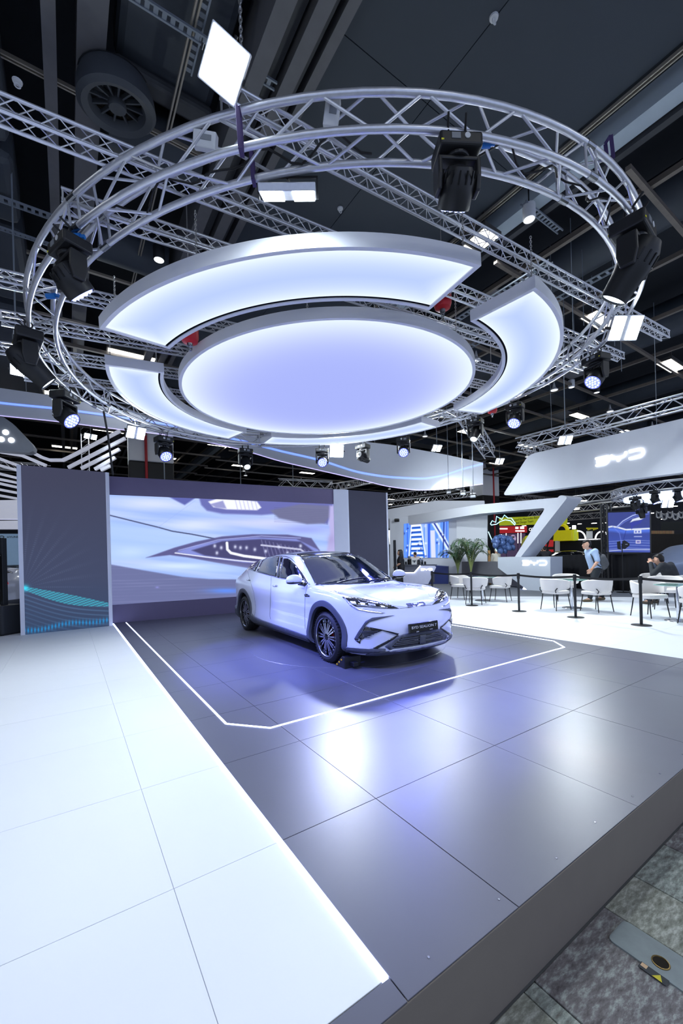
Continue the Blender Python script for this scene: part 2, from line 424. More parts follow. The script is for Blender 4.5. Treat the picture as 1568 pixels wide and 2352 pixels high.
for nm, z0, z1 in (('lower_band', 0.0, ZS0), ('upper_band', ZS1, WALLH)):
    b = MB(); slab(b, 0, LW, z0, z1, -0.25, 0.012, W0, ud, nd); b.build(nm, m_band, wl)
b = MB(); slab(b, 0, LW, ZS0, ZS1, -0.25, -0.03, W0, ud, nd); b.build('core', m_under, wl)
# left display panel, standing forward of the LED wall
P0 = at(47.5, 1459); P1 = at(259, 1437); up_ = (P1 - P0).normalized(); np_ = Vector((up_.y, -up_.x, 0)); LP = (P1 - P0).length
pl = empty('wall_left', (0, 0, 0), kind='structure'); pl['label'] = 'tall dark display panel with white side edges'
b = MB(); slab(b, 0.0, 0.075, 0, WALLH, -0.55, 0.01, P0, up_, np_); b.build('white_edge', m_edge, pl)
b = MB(); slab(b, LP - 0.075, LP, 0, WALLH, -0.75, 0.01, P0, up_, np_); b.build('white_edge', m_edge, pl)
b = MB(); slab(b, 0.075, LP - 0.075, 0, WALLH, -0.4, -0.03, P0, up_, np_); b.build('core', m_under, pl)
# right display panel
Q0 = We + nd * 0.0
D0 = (WALLH - CAMH) * FPX / (hz(800) - 1124.9); D1 = (WALLH - CAMH) * FPX / (hz(889) - 1131.9)
Q1 = atD(800, 1300, D0); Q1.z = 0; Q2 = atD(893.5, 1300, D1); Q2.z = 0
uq = (Q2 - Q1).normalized(); nq = Vector((uq.y, -uq.x, 0)); LQ = (Q2 - Q1).length
pr = empty('wall_right', (0, 0, 0), kind='structure'); pr['label'] = 'tall dark panel with white return beside the LED wall'
b = MB(); slab(b, 0.0, 0.06, 0, WALLH, -0.3, 0.01, Q1, uq, nq); slab(b, LQ - 0.06, LQ, 0, WALLH, -0.3, 0.01, Q1, uq, nq); b.build('white_edge', m_edge, pr)
b = MB(); slab(b, 0.06, LQ - 0.06, 0, WALLH, -0.3, 0.0, Q1, uq, nq); b.build('dark_face', mat('dark_panel', (62, 62, 80), 0.4, var=0.05), pr)
b = MB(); d = (Q0 - Q1); d.z = 0; ur = d.normalized(); nr = Vector((ur.y, -ur.x, 0)); slab(b, 0, d.length, 0, WALLH, -0.05, 0.05, Q1, ur, nr); b.build('white_return', m_edge, pr)
# ------------------------------------------------------------------ overhead lighting rig
RC = Vector((3.8371, 5.6854)); RA, RB = 0.0723, -0.0152; RZ = CAMH + 2.9415; RO, RI = 4.147, 3.907
def rigpt(x, y, z=0.0): return Vector((x, y, RZ + z + RA * (x - RC.x) + RB * (y - RC.y)))
RQ = Vector((0, 0, 1)).rotation_difference(Vector((-RA, -RB, 1)).normalized())
def proj(P):
    d = Vector(P) - Vector((0, 0, CAMH)); x, w, z = d.dot(_r), d.dot(_f), d.z
    x /= w; z /= w; c, s = math.cos(ROLL), math.sin(ROLL); x, z = c * x + s * z, -s * x + c * z
    return 784 + FPX * x, CYPX - FPX * z, w
def ring_pt(ang, r=4.03, z=0.0):
    return rigpt(RC.x + r * math.cos(ang), RC.y + r * math.sin(ang), z)
def ring_ang(px, far=True, r=4.147):
    best = None
    for k in range(1440):
        a = 2 * PI * k / 1440; q = proj(ring_pt(a, r)); mid = proj(ring_pt(0, 0.01))
        if (q[1] > mid[1] - 20) != far: continue
        e = abs(q[0] - px)
        if best is None or e < best[0]: best = (e, a)
    return best[1]

ring = empty('ring_truss', rigpt(RC.x, RC.y), label='large circular silver box truss hanging above the car', cat='truss')
ring.rotation_mode = 'QUATERNION'; ring.rotation_quaternion = RQ
for r, z in ((RO, 0), (RI, 0), (RO, 0.24), (RI, 0.24)):
    b = MB(); b.tube([(r * math.cos(t), r * math.sin(t), z) for t in np.linspace(0, 2 * PI, 128, endpoint=False)], 0.025, 12, closed=True); b.build('chord', m_alu, ring, smooth=True)
NB = 36; da = 2 * PI / NB
faces = [((RO, 0), (RO, 0.24)), ((RI, 0), (RI, 0.24)), ((RO, 0), (RI, 0)), ((RO, 0.24), (RI, 0.24))]
for (p, q) in faces:
    for s in (0, 1):
        a0, a1 = (0.04 * da, 0.48 * da) if s == 0 else (0.52 * da, 0.96 * da)
        (ra, za), (rb, zb) = (p, q) if s == 0 else (q, p)
        me = MB().cyl((ra * math.cos(a0), ra * math.sin(a0), za), (rb * math.cos(a1), rb * math.sin(a1), zb), 0.0105, n=8).mesh('brace', m_alu, True)
        for k in range(NB):
            o = link('brace', me, ring); o.rotation_euler = (0, 0, k * da)
for k in range(6):
    a = k * PI / 3 + 0.45
    for r, z in ((RO, 0), (RI, 0), (RO, 0.24), (RI, 0.24)):
        o = MB().cyl((r, -0.05, z), (r, 0.05, z), 0.029, n=12).build('coupler', m_steel, ring); o.rotation_euler = (0, 0, a)
    for s in (-0.07, 0.07):
        
        for rr in (RO, RI): o = MB().cyl((rr, s, 0), (rr, s, 0.24), 0.011, n=8).build('end_post', m_alu, ring); o.rotation_euler = (0, 0, a)

def straight_truss(y, x0, x1, label, z=0.27, sp=0.115, rt=0.0135):
    t = empty('truss_beam', (0, 0, 0), label=label, cat='truss', group='straight truss beams lying on the ring')
    for dy in (-sp / 2, sp / 2):
        for dz in (0, sp):
            MB().cyl(rigpt(x0, y + dy, z + dz), rigpt(x1, y + dy, z + dz), rt, n=10).build('chord', m_alu, t, smooth=True)
    b = MB(); n = max(2, int((x1 - x0) / 0.115))
    for k in range(n):
        xa = x0 + (x1 - x0) * k / n; xb = x0 + (x1 - x0) * (k + 1) / n; e = k % 2
        for dy in (-sp / 2, sp / 2):
            b.cyl(rigpt(xa, y + dy, z + sp * e), rigpt(xb, y + dy, z + sp * (1 - e)), 0.0045, n=6, cap=False)
        for dz in (0, sp):
            b.cyl(rigpt(xa, y - sp / 2 + sp * e, z + dz), rigpt(xb, y + sp / 2 - sp * e, z + dz), 0.0045, n=6, cap=False)
    for xx in (x0 + 0.01, x1 - 0.01):
        for dy in (-sp / 2, sp / 2): b.cyl(rigpt(xx, y + dy, z), rigpt(xx, y + dy, z + sp), 0.008, n=6)
    o = b.build('lacing', m_alu, t, smooth=True); o['kind'] = 'stuff'
    return t
straight_truss(2.68, 0.93, 8.6, 'silver truss beam ending at the big floodlight, nearest of those crossing the ring')
straight_truss(3.44, -4.5, 8.8, 'silver truss beam entering at the upper left edge below the round vent')
straight_truss(4.06, 0.02, 8.6, 'silver truss beam with an open end above the left moving head')
straight_truss(4.78, 4.0, 8.6, 'short silver truss beam between the round light panel and the right curved panel')
straight_truss(5.40, -4.5, 8.4, 'silver truss beam entering at left behind the left moving head')
straight_truss(6.22, -0.6, 8.4, 'silver truss beam with an open left end below the chained curved panel')
straight_truss(7.05, -4.5, 8.4, 'silver truss beam crossing just behind the left curved light panel')
straight_truss(7.9, -0.5, 8.2, 'furthest silver truss beam resting on the back of the ring')

# ------------------------------------------------------------------ glowing panels
DC = Vector((3.6792, 5.7519)) * 2.8 / 2.7; DA, DB = 0.044, 0.0066; DZ = CAMH + 2.8
DQ = Vector((0, 0, 1)).rotation_difference(Vector((-DA, -DB, 1)).normalized())
def dpt(x, y, z=0.0): return Vector((DC.x + x, DC.y + y, DZ + z + DA * x + DB * y))
m_panel_side = mat('panel_side', (214, 216, 224), 0.5, var=0.02)
m_panel_glow = attr_emit('lightbox_fabric', 1.0, 1.0, 0.0)
def lightbox(name, label, r0, r1, a0, a1, cin, cout, fall, th=0.13):
    t = empty(name, dpt(0, 0), label=label, cat='light panel', group='glowing ceiling panels' if r0 else None)
    t.rotation_mode = 'QUATERNION'; t.rotation_quaternion = DQ
    rim = 0.045
    full = r0 == 0
    n = 120 if full else 60; A = np.linspace(a0, a1, n + 1)
    def P(r, a, z): return (r * math.cos(a), r * math.sin(a), z)
    # side walls + rim, one closed frame
    b = MB()
    if full:
        b.lathe([(r1, th), (r1, 0), (r1 - rim, 0), (r1 - rim, 0.02)], 120)
        b.build('frame', m_panel_side, t, smooth=True)
        MB().lathe([(0.001, th), (r1, th)], 120).build('back', m_panel_side, t)
    else:
        vs = []; fs = []
        ra = rim / ((r0 + r1) / 2)
        out = [P(r1, a, 0) for a in A] + [P(r0, a, 0) for a in A[::-1]]
        Ai = np.linspace(a0 + ra, a1 - ra, n + 1)
        inn = [P(r1 - rim, a, 0) for a in Ai] + [P(r0 + rim, a, 0) for a in Ai[::-1]]
        m = len(out)
        vs = out + inn + [(x, y, th) for x, y, _ in out] + [(x, y, 0.02) for x, y, _ in inn]
        for k in range(m):
            j = (k + 1) % m
            fs += [(k, j, m + j, m + k), (k, 2 * m + k, 2 * m + j, j), (m + k, m + j, 3 * m + j, 3 * m + k)]
        b.add(vs, fs); b.build('frame', m_panel_side, t, smooth=True)
        b = MB(); nn = n
        b.add([P(r1, a, th) for a in A] + [P(r0, a, th) for a in A], [(k, k + 1, n + 2 + k, n + 1 + k) for k in range(n)]); b.build('back', m_panel_side, t)
    # glowing fabric
    nr = 26; rr = np.linspace(0.0004 if full else r0 + rim, r1 - rim, nr + 1); AA = A if full else Ai
    NA = len(AA)
    gr, ga = np.meshgrid(rr, AA)
    d = r1 - rim - gr
    if not full:
        d = np.minimum(d, gr - r0 - rim); d = np.minimum(d, np.minimum(ga - AA[0], AA[-1] - ga) * gr)
    w = np.exp(-(d / fall) ** 1.2)[..., None]
    ci, co = np.array(lin(cin)), np.array(lin(cout)); col = ci * (1 - w) + co * w
    me = bpy.data.meshes.new('glowing_fabric')
    pts = np.stack([gr * np.cos(ga), gr * np.sin(ga), np.full_like(gr, 0.012)], -1).reshape(-1, 3)
    q = []
    for i in range(NA - 1):
        for j in range(nr): a = i * (nr + 1) + j; q.append((a, a + nr + 1, a + nr + 2, a + 1))
    me.from_pydata(pts.tolist(), [], q)
    ca = me.color_attributes.new('picture', 'FLOAT_COLOR', 'POINT'); cc = np.ones((len(pts), 4)); cc[:, :3] = col.reshape(-1, 3); ca.data.foreach_set('color', cc.astype(np.float32).ravel())
    me.materials.append(m_panel_glow); link('glowing_fabric', me, t)
    return t
lightbox('round_light_panel', 'large round glowing panel with a lilac centre at the middle of the ring', 0, 2.42, 0, 2 * PI, (160, 171, 236), (222, 234, 255), 0.42)
g_in, g_out = (170, 190, 250), (228, 240, 255)
lightbox('curved_light_panel', 'longest-looking curved glowing panel nearest the viewer, above the round one', 2.74, 3.53, R(-169.2), R(-97.6), g_in, g_out, 0.17)
lightbox('curved_light_panel', 'curved glowing panel to the right of the round panel', 2.80, 3.58, R(-84.6), R(-7.5), g_in, g_out, 0.17)
lightbox('curved_light_panel', 'curved glowing panel to the left of the round panel', 2.63, 3.36, R(101), R(175.2), g_in, g_out, 0.16)
lightbox('curved_light_panel', 'thin-looking curved glowing panel at the far side of the round panel', 2.72, 3.42, R(9.5), R(87), g_in, g_out, 0.16)

# ------------------------------------------------------------------ chains and hoists
m_chain = mat('chain_steel', (186, 186, 188), 0.3, 0.9)
m_red = mat('hoist_red', (196, 30, 44), 0.35, var=0.1)
m_yel = mat('hoist_yellow', (226, 176, 26), 0.5)
def chain(p0, p1, label, link_l=0.032, r=0.0035):
    b = MB(); p0, p1 = Vector(p0), Vector(p1); L = (p1 - p0).length; n = max(2, int(L / (link_l * 0.72))); d = (p1 - p0).normalized()
    a = d.orthogonal().normalized(); c = d.cross(a)
    for k in range(n):
        o = p0 + d * (L * (k + 0.5) / n); s = a if k % 2 else c
        b.tube([o + d * (math.cos(t) * link_l / 2) + s * (math.sin(t) * 0.010) for t in np.linspace(0, 2 * PI, 8, endpoint=False)], r, 5, closed=True)
    t = empty('hanging_chain', p0, label=label, cat='chain', group='chains holding the glowing panels')
    b.v = [tuple(Vector(v) - p0) for v in b.v]; b.build('links', m_chain, t)
    q = p0 - p0; e = d * 0.0
    MB().ball(q + d * 0.015, 0.016, 8, 6).build('shackle', mat('brass_shackle', (190, 160, 110), 0.3, 0.9), t)
    return t
def dpolar(a, r, z=0.13): return dpt(r * math.cos(R(a)), r * math.sin(R(a)), z)
for a, r, top, lab in ((-143, 3.45, 0.48, 'short steel chain on the near rim of the upper curved panel'), (-100, 3.45, 0.5, 'steel chain at the right tip of the upper curved panel'), (-167, 3.4, 0.45, 'steel chain at the left tip of the upper curved panel'),
        (-128, 2.36, 0.5, 'steel chain on the near rim of the round panel'), (-83, 3.5, 0.5, 'steel chain at the near tip of the right curved panel'), (173, 3.3, 0.4, 'steel chain at the outer corner of the left curved panel'), (172, 2.72, 0.4, 'steel chain at the inner corner of the left curved panel'),
        (-75, 2.36, 0.55, 'steel wire chain on the right rim of the round panel'), (12, 3.35, 0.45, 'steel chain at the right tip of the far curved panel'), (-10, 2.9, 0.4, 'steel chain at the far tip of the right curved panel')):
    p = dpolar(a, r); chain(p, p + Vector((0, 0, top)), lab)
p = atD(556, 205, 2.78); chain(p, p + Vector((0, 0, 3.2)), 'long steel chain rising beside the big square floodlight', 0.045, 0.005)
def hoist(p, s, label):
    t = empty('chain_hoist', p, label=label, cat='hoist', group='red chain hoists above the glowing panels')
    t.scale = (s, s, s)
    MB().lathe([(0.02, -0.02), (0.085, 0.0), (0.1, 0.05), (0.1, 0.2), (0.085, 0.24), (0.02, 0.25)], 16, cap=True).build('body', m_red, t, smooth=True)
    MB().box((-_f * 0.10 + Vector((0, 0, 0.14))), (0.10, 0.012, 0.10), Matrix.Rotation(-YAW, 3, 'Z')).build('label_plate', m_yel, t)
    b = MB(); b.cyl((0, 0, 0.0), (0, 0, -0.05), 0.035, 0.03, 10); b.tube([(0.02 * math.cos(q), 0, -0.075 + 0.025 * math.sin(q)) for q in np.linspace(PI / 2, 2.2 * PI, 10)], 0.008, 6); b.build('hook', m_steel, t)
    MB().cyl((0, 0, 0.25), (0, 0, 1.6), 0.006, n=6).build('load_chain', m_chain, t)
    return t
hoist(atD(1016, 708, 5.3), 1.15, 'red chain hoist beside the tip of the upper curved panel')
hoist(atD(436, 786, 5.2), 1.1, 'red chain hoist with a yellow plate left of the round panel')
hoist(atD(1130, 948, 8.6), 1.0, 'red chain hoist half hidden behind the right curved panel')

# ------------------------------------------------------------------ moving heads
m_lens_w = glow('lens_white', (215, 235, 255), 6.0)
m_lens_b = glow('lens_blue', (40, 52, 255), 2.0)
m_led_b = glow('led_blue', (150, 165, 255), 3.0)
m_lensrim = mat('lens_glass', (120, 140, 160), 0.15, 0.2)
m_disp = mat('display_grey', (120, 124, 130), 0.4)
m_tagw = mat('tag_white', (200, 202, 205), 0.5)
m_tagy = mat('tag_yellow', (220, 214, 40), 0.5)
m_bluec = mat('blue_connector', (20, 110, 190), 0.4)
def moving_head(p, kind, pan, tilt, label, s=1.0, base=0.0):
    """hangs from p; pan about z, tilt 0 = head straight down"""
    t = empty('moving_head_light', p, (0, 0, pan), label=label, cat='stage light', group='moving head lights on the ring')
    t.scale = (s, s, s)
    for x in (-0.07, 0.07):
        b = MB(); b.tube([(x, 0.035 * math.cos(q), 0.0 + 0.035 * math.sin(q)) for q in np.linspace(-0.4 * PI, 1.3 * PI, 12)], 0.009, 6); b.box((x, 0, -0.05), (0.03, 0.05, 0.04)); b.cyl((x, 0.02, 0.03), (x + 0.02, 0.10, 0.09), 0.010, n=6); b.build('clamp', m_black, t, bevel=0.003)
    bs = MB(); bs.box((0, 0, -0.125), (0.34, 0.25, 0.11)).build('base', m_black, t, bevel=0.02, bseg=3)
    for sy in (-1, 1):
        MB().cyl((-0.045, sy * 0.126, -0.115), (-0.045, sy * 0.131, -0.115), 0.022, n=16).build('dial', m_tagw, t)
        MB().box((0.045, sy * 0.128, -0.12), (0.07, 0.006, 0.045)).build('display', m_disp, t)
        MB().box((0.15, sy * 0.124, -0.15), (0.02, 0.006, 0.012)).build('tag', m_tagy, t)
    b = MB(); b.cyl((0, 0, -0.18), (0, 0, -0.215), 0.10, n=20); b.box((0, 0, -0.225), (0.34, 0.14, 0.035))
    for sx in (-1, 1):
        pol = [(-0.07, -0.21), (0.07, -0.21), (0.075, -0.36), (0.05, -0.46), (-0.05, -0.46), (-0.075, -0.36)]
        b.prism(pol, lambda a, c, d: (d, a, c), sx * 0.135, sx * 0.172)
    b.build('yoke', m_black, t, bevel=0.012, bseg=2)
    Hm = Matrix.Translation((0, 0, -0.40)) @ Matrix.Rotation(tilt, 4, 'X') @ Matrix.Rotation(PI, 4, 'X')
    hd = bpy.data.objects.new('head', None)
    if kind == 'spot':
        prof = [(0.02, -0.2), (0.09, -0.19), (0.125, -0.12), (0.13, 0.02), (0.115, 0.1), (0.105, 0.25), (0.098, 0.25), (0.09, 0.235)]; zl, rl = 0.236, 0.09
    elif kind == 'wash':
        prof = [(0.02, -0.13), (0.09, -0.12), (0.128, -0.05), (0.13, 0.03), (0.13, 0.13), (0.125, 0.14), (0.118, 0.13)]; zl, rl = 0.131, 0.118
    else:
        prof = [(0.02, -0.2), (0.08, -0.19), (0.11, -0.1), (0.12, 0.0), (0.10, 0.12), (0.085, 0.22), (0.078, 0.22), (0.07, 0.2)]; zl, rl = 0.2, 0.07
    b = MB(); b.lathe(prof, 24, Hm)
    hd = b.build('head', m_black, t, smooth=True)
    b = MB()
    for k in range(14):
        a = PI * k / 14 * 2; q = Hm @ Matrix.Rotation(a, 4, 'Z'); b.box(q @ Vector((0.128, 0, -0.06)), (0.012, 0.012, 0.08), q.to_3x3())
    b.build('cooling_fins', m_blackm, hd)
    b = MB(); b.lathe([(0.001, zl), (rl, zl)], 24, Hm); b.build('lens', m_lens_b if kind == 'wash' else m_lens_w, hd)
    if kind == 'wash':
        b = MB()
        for ring_n, rr in ((1, 0), (6, 0.045), (12, 0.09)):
            for k in range(ring_n):
                a = 2 * PI * k / ring_n; c = Hm @ Vector((rr * math.cos(a), rr * math.sin(a), zl + 0.004)); b.ball(c, 0.015, 8, 4)
        o = b.build('led_array', m_led_b, hd)
    return t, (t.matrix_basis @ Hm)
def mh_light(px, far, kind, label, aim, power=0, col=(1, 1, 1), ang=26, dz=-0.03, s=1.0, r=4.147, name='stage_beam', blend=0.5, ang_at=None):
    a = ring_ang(px, far, r) if ang_at is None else R(ang_at); p = ring_pt(a, r, dz)
    aim = Vector(aim); d = aim - (p + Vector((0, 0, -0.4)))
    pan = math.atan2(d.y, d.x) + PI / 2; tilt = -math.atan2(math.hypot(d.x, d.y), -d.z)
    t, Mh = moving_head(p, kind, pan, tilt, label, s)
    if power:
        c = p + Vector((0, 0, -0.4 * s)); q = c + d.normalized() * 0.30 * s
        spot(name, q, aim, power, col, ang, blend, 0.09)
    return t
BLUE = (0.15, 0.19, 1.0); COOL = (0.80, 0.90, 1.0)
mh_light(1046, False, 'wash', 'black moving head hanging at the near edge of the ring above the car', (4.0, 4.9, 0.4), 110, (0.5, 0.58, 1.0), 40, s=0.86)
mh_light(1462, False, 'spot', 'largest black moving head at the right edge of the ring, aimed at the car', (4.0, 4.4, 0.2), 120, (0.85, 0.92, 1.0), 26, s=1.12, ang_at=-83.5)
mh_light(160, False, 'wash', 'black moving head with a blue lens at the upper left of the ring', (3.2, 5.2, 0.2), 900, BLUE, 40, s=0.88)
mh_light(72, True, 'spot', 'black moving head beside the bright star of light at the left edge', (3.2, 6.2, 0.3), 110, (0.7, 0.8, 1.0), 30, ang_at=181)
mh_light(147, True, 'wash', 'blue wash moving head hanging over the white header at left', (2.9, 5.0, 0.4), 900, BLUE, 44, ang_at=157)
mh_light(375, True, 'wash', 'blue wash moving head beside the twin floodlight over the left panel', (2.6, 5.9, 0.3), 800, BLUE, 40)
mh_light(563, True, 'beam', 'moving head with a small white lens above the LED screen', (3.4, 6.6, 0.6), 90, (0.8, 0.88, 1.0), 28)
mh_light(739, True, 'wash', 'blue wash moving head left of the brightest far floodlight', (2.4, 3.6, 0.0), 420, BLUE, 44)
mh_light(833, True, 'beam', 'unlit moving head lying sideways, right of the brightest far floodlight', (9.0, 9.5, 3.6))
mh_light(925, True, 'wash', 'blue wash moving head in front of the curved white banner', (3.0, 3.5, 0.0), 640, BLUE, 36)
mh_light(1090, True, 'beam', 'moving head with a white lens beside the end of the curved banner', (5.0, 5.2, 0.4), 90, (0.85, 0.92, 1.0), 28)
mh_light(1265, True, 'wash', 'blue wash moving head left of the header with the large logo', (4.2, 4.2, 0.2), 520, BLUE, 44, ang_at=-8)
mh_light(1446, True, 'wash', 'blue wash moving head under the twin floodlight at the right edge', (3.8, 3.9, 0.3), 800, BLUE, 44, ang_at=-38)

# ------------------------------------------------------------------ LED floodlights
m_flood = glow('flood_led', (232, 246, 255), 22.0)
def flood(p, d, w, h, label, power=0, twin=True, name='led_floodlight', col=(0.86, 0.95, 1.0), spread=150, rod=False, up=(0, 0, 1)):
    t = empty(name, (0, 0, 0), label=label, cat='floodlight', group='LED floodlights')
    Mx = facing(p, d, up)
    t.matrix_world = Mx
    MB().box((0, 0, -0.03), (w, h, 0.05)).build('housing', m_alu, t, bevel=0.006)
    if twin:
        for s in (-1, 1): MB().box((s * w * 0.28, 0, 0.0), (w * 0.38, h * 0.9, 0.006)).build('lens', m_flood, t)
    else: MB().box((0, 0, 0.0), (w * 0.9, h * 0.9, 0.006)).build('lens', m_flood, t)
    b = MB(); b.box((-w / 2 - 0.012, 0, -0.05), (0.012, 0.03, 0.13)); b.box((w / 2 + 0.012, 0, -0.05), (0.012, 0.03, 0.13)); b.box((0, 0, -0.11), (w + 0.03, 0.03, 0.012)); b.cyl((0, 0, -0.11), (0, 0.16, -0.13), 0.012, n=6); b.build('bracket', m_black, t)
    if rod: MB().cyl((0, 0, 0), (0, 0, 1), 0.012, n=6).build('drop_rod', m_tray, t).matrix_world = Matrix.Translation(Vector(p)) @ Matrix.Diagonal((1, 1, 7.9 - p[2], 1))
    if power:
        area('flood_beam', Vector(p) + Vector(d).normalized() * 0.02, w * 0.9, h * 0.9, power, col, d, spread)
    return t
flood(atD(514, 150, 2.56), (-0.34, -0.60, -0.66), 0.25, 0.27, 'big dazzling square floodlight on the end of the nearest truss beam', 22, False, up=_u + _r * 0.45)
flood(atD(662, 452, 3.1), (0.27, 0.42, -0.9), 0.42, 0.26, 'slim bright floodlight seen edge-on under the near side of the ring', 14, True)
flood(atD(1437, 754, 5.4), (-0.62, -0.95, -0.75), 0.40, 0.30, 'twin floodlight hanging on the right side of the ring', 26)
flood(ring_pt(ring_ang(318), 4.2, -0.14), (0.15, -0.9, -0.75), 0.34, 0.26, 'twin floodlight over the left display panel', 45)
flood(ring_pt(ring_ang(773), 4.2, -0.18), (-0.35, -0.9, -0.35), 0.40, 0.34, 'brightest far floodlight, glaring above the screen wall', 180, False)
flood(atD(38, 850, 6.2), (0.1, -0.9, -0.3), 0.16, 0.16, 'small round-looking glaring lamp at the far left edge', 60, False, rod=True)
flood(atD(1298, 1012, 11.5), (-0.5, -0.6, -0.7), 0.36, 0.26, 'floodlight over the top edge of the logo header', 130, rod=True)
flood(atD(1003, 1030, 13.0), (-0.2, -0.6, -0.7), 0.30, 0.24, 'floodlight shining down the middle of the curved banner', 140, rod=True)
flood(atD(1147, 1060, 24), (-0.3, -0.6, -0.6), 0.5, 0.4, 'tiny far floodlight right of the curved banner end', 0, rod=True)
flood(atD(208, 1003, 16), (0.2, -0.7, -0.6), 0.45, 0.22, 'pair of small far floodlights under the left white header', 40, rod=True)

# straps and cables
m_strap = mat('purple_strap', (66, 52, 96), 0.8)
def strap(px, py0, py1, D, label):
    a = atD(px, py0, D); c = atD(px + 6, py1, D * 1.02); v = _f * 0.035
    b = MB()
    for s in (-1, 1): b.beam(a + v * s, c + v * s, 0.028, 0.004)
    b.beam(a - v, a + v, 0.028, 0.004); b.beam(c - v, c + v, 0.028, 0.004)
    tag(b.build('lifting_strap', m_strap), label, 'strap', 'purple lifting straps on the ring')
strap(548, 255, 350, 2.66, 'purple lifting strap round the two outer tubes at the near left of the ring')
strap(577, 345, 420, 2.92, 'purple lifting strap round the inner tubes beside the outer strap')
strap(1396, 320, 372, 3.4, 'purple lifting strap on the far right of the near ring arc')
m_cable = mat('black_cable', (18, 18, 20), 0.6)
for a0, a1, zz, lab in ((-150, -120, 0.05, 'black cable drooping inside the left arc of the ring'), (-110, -70, 0.07, 'black cable running along the right arc of the ring'), (150, 178, 0.05, 'black cable bundle inside the far left of the ring'), (100, 140, 0.03, 'black cable inside the far arc near the LED wall')):
    pts = [ring_pt(R(a), 3.99 + 0.05 * math.sin(a), zz + 0.05 * math.sin(a * 0.7)) for a in np.linspace(a0, a1, 30)]
    tag(MB().tube(pts, 0.008, 6).build('power_cable', m_cable, smooth=True), lab, 'cable')
for px, py, D, lab in ((1110, 330, 2.9, 'blue power connector under the near ring tube'), (172, 545, 3.3, 'blue connector beside the upper left moving head'), (118, 680, 4.3, 'blue connector inside the left of the ring')):
    p = atD(px, py, D); tag(MB().cyl(p - _r * 0.05, p + _r * 0.05, 0.028, n=12).cyl(p + _r * 0.05, p + _r * 0.08, 0.018, n=10).build('power_connector', m_bluec, smooth=True), lab, 'connector')
# junction boxes strapped inside the ring
for px, py, D, w, h, lab in ((472, 325, 2.85, 0.16, 0.10, 'white control box inside the near left arc of the ring'), (762, 262, 2.8, 0.10, 0.16, 'white control box standing in the top of the ring')):
    p = atD(px, py, D); o = empty('control_box', p, (0.3, 0.2, -YAW), label=lab, cat='box')
    MB().box((0, 0, 0), (w, 0.06, h)).build('case', m_tagw, o, bevel=0.006); MB().box((0.01, -0.032, 0.01), (w * 0.5, 0.004, h * 0.3)).build('panel', m_disp, o)
# ------------------------------------------------------------------ hall shell and ceiling
m_void = mat('ceiling_void', (34, 38, 44), 0.9, var=0.2, nscale=1.5)
m_slab = mat('ceiling_panel', (54, 61, 70), 0.75, var=0.05, nscale=2)
m_beam1 = mat('ceiling_beam_dark', (58, 60, 64), 0.7, var=0.15)
m_beam2 = mat('ceiling_beam_grey', (92, 92, 96), 0.65, var=0.12)
m_beam3 = mat('ceiling_channel', (166, 178, 188), 0.5, var=0.05)
m_rail = mat('ceiling_rail', (168, 160, 146), 0.4, 0.5, var=0.15)
m_rail2 = mat('ceiling_rail_dark', (112, 104, 96), 0.5, 0.3, var=0.2)
m_duct = mat('duct_dark', (54, 60, 68), 0.6, var=0.2, nscale=2)
ce = empty('ceiling', kind='structure'); ce['label'] = 'dark exhibition hall ceiling with panels, beams, ducts and rails'
def cb(name, a, b, mt, bevel=0.0): return MB().box2(a, b).build(name, mt, ce, bevel=bevel)
cb('roof_deck', (-26, -12, CEIL + 1.6), (50, 52, CEIL + 1.7), m_void)
for x0, x1 in ((2.95, 4.474), (4.486, 6.74)):
    ys = [-8, -4.9, -1.9, 1.15, 4.144, 7.15, 10.15, 13.2, 16.2]
    for y0, y1 in zip(ys[:-1], ys[1:]):
        cb('ceiling_panel', (x0, y0 + 0.006, CEIL), (x1, y1 - 0.006, CEIL + 0.05), m_slab)
# long beams along the left edge of the panel field
for x0, x1, z0, z1, mm in ((2.02, 2.22, 7.55, 8.3, m_beam2), (2.26, 2.40, 7.75, 8.3, m_beam1), (2.45, 2.62, 7.65, 8.3, m_beam2), (2.66, 2.74, 7.85, 8.3, m_beam1), (2.80, 2.93, 7.8, 8.3, m_beam2), (-0.12, 0.02, 7.6, 8.2, m_beam2), (0.22, 0.52, 7.7, 8.2, m_beam2), (7.16, 7.46, 7.86, 8.2, m_beam3), (7.50, 7.62, 7.8, 8.2, m_beam1), (-5.2, -4.8, 7.3, 8.3, m_beam1)):
    cb('beam', (x0, -8, z0), (x1, 40, z1), mm)
for x in (6.77, 6.83): cb('edge_rail', (x, -8, 7.93), (x + 0.02, 40, 7.98), m_rail)
# boxed ducts on the left
for y0, y1 in ((-2, 5.2), (5.4, 7.35), (7.55, 9.0), (9.2, 11.6), (12.0, 20)): cb('duct', (-4.2, y0, 7.35), (-0.55, y1, 8.1), m_duct, 0.12)
for y0, y1 in ((6.7, 7.9), (9.4, 11.0)):
    MB().cyl((0.62, y0, 7.95), (1.9, y0, 7.95), 0.38, n=20).build('round_duct', m_duct, ce, smooth=True)
cb('duct', (0.62, 3.0, 7.9), (1.85, 5.9, 8.4), m_duct, 0.1)
cb('duct', (0.62, 5.75, 7.75), (1.85, 6.0, 7.9), m_beam1, 0.05)
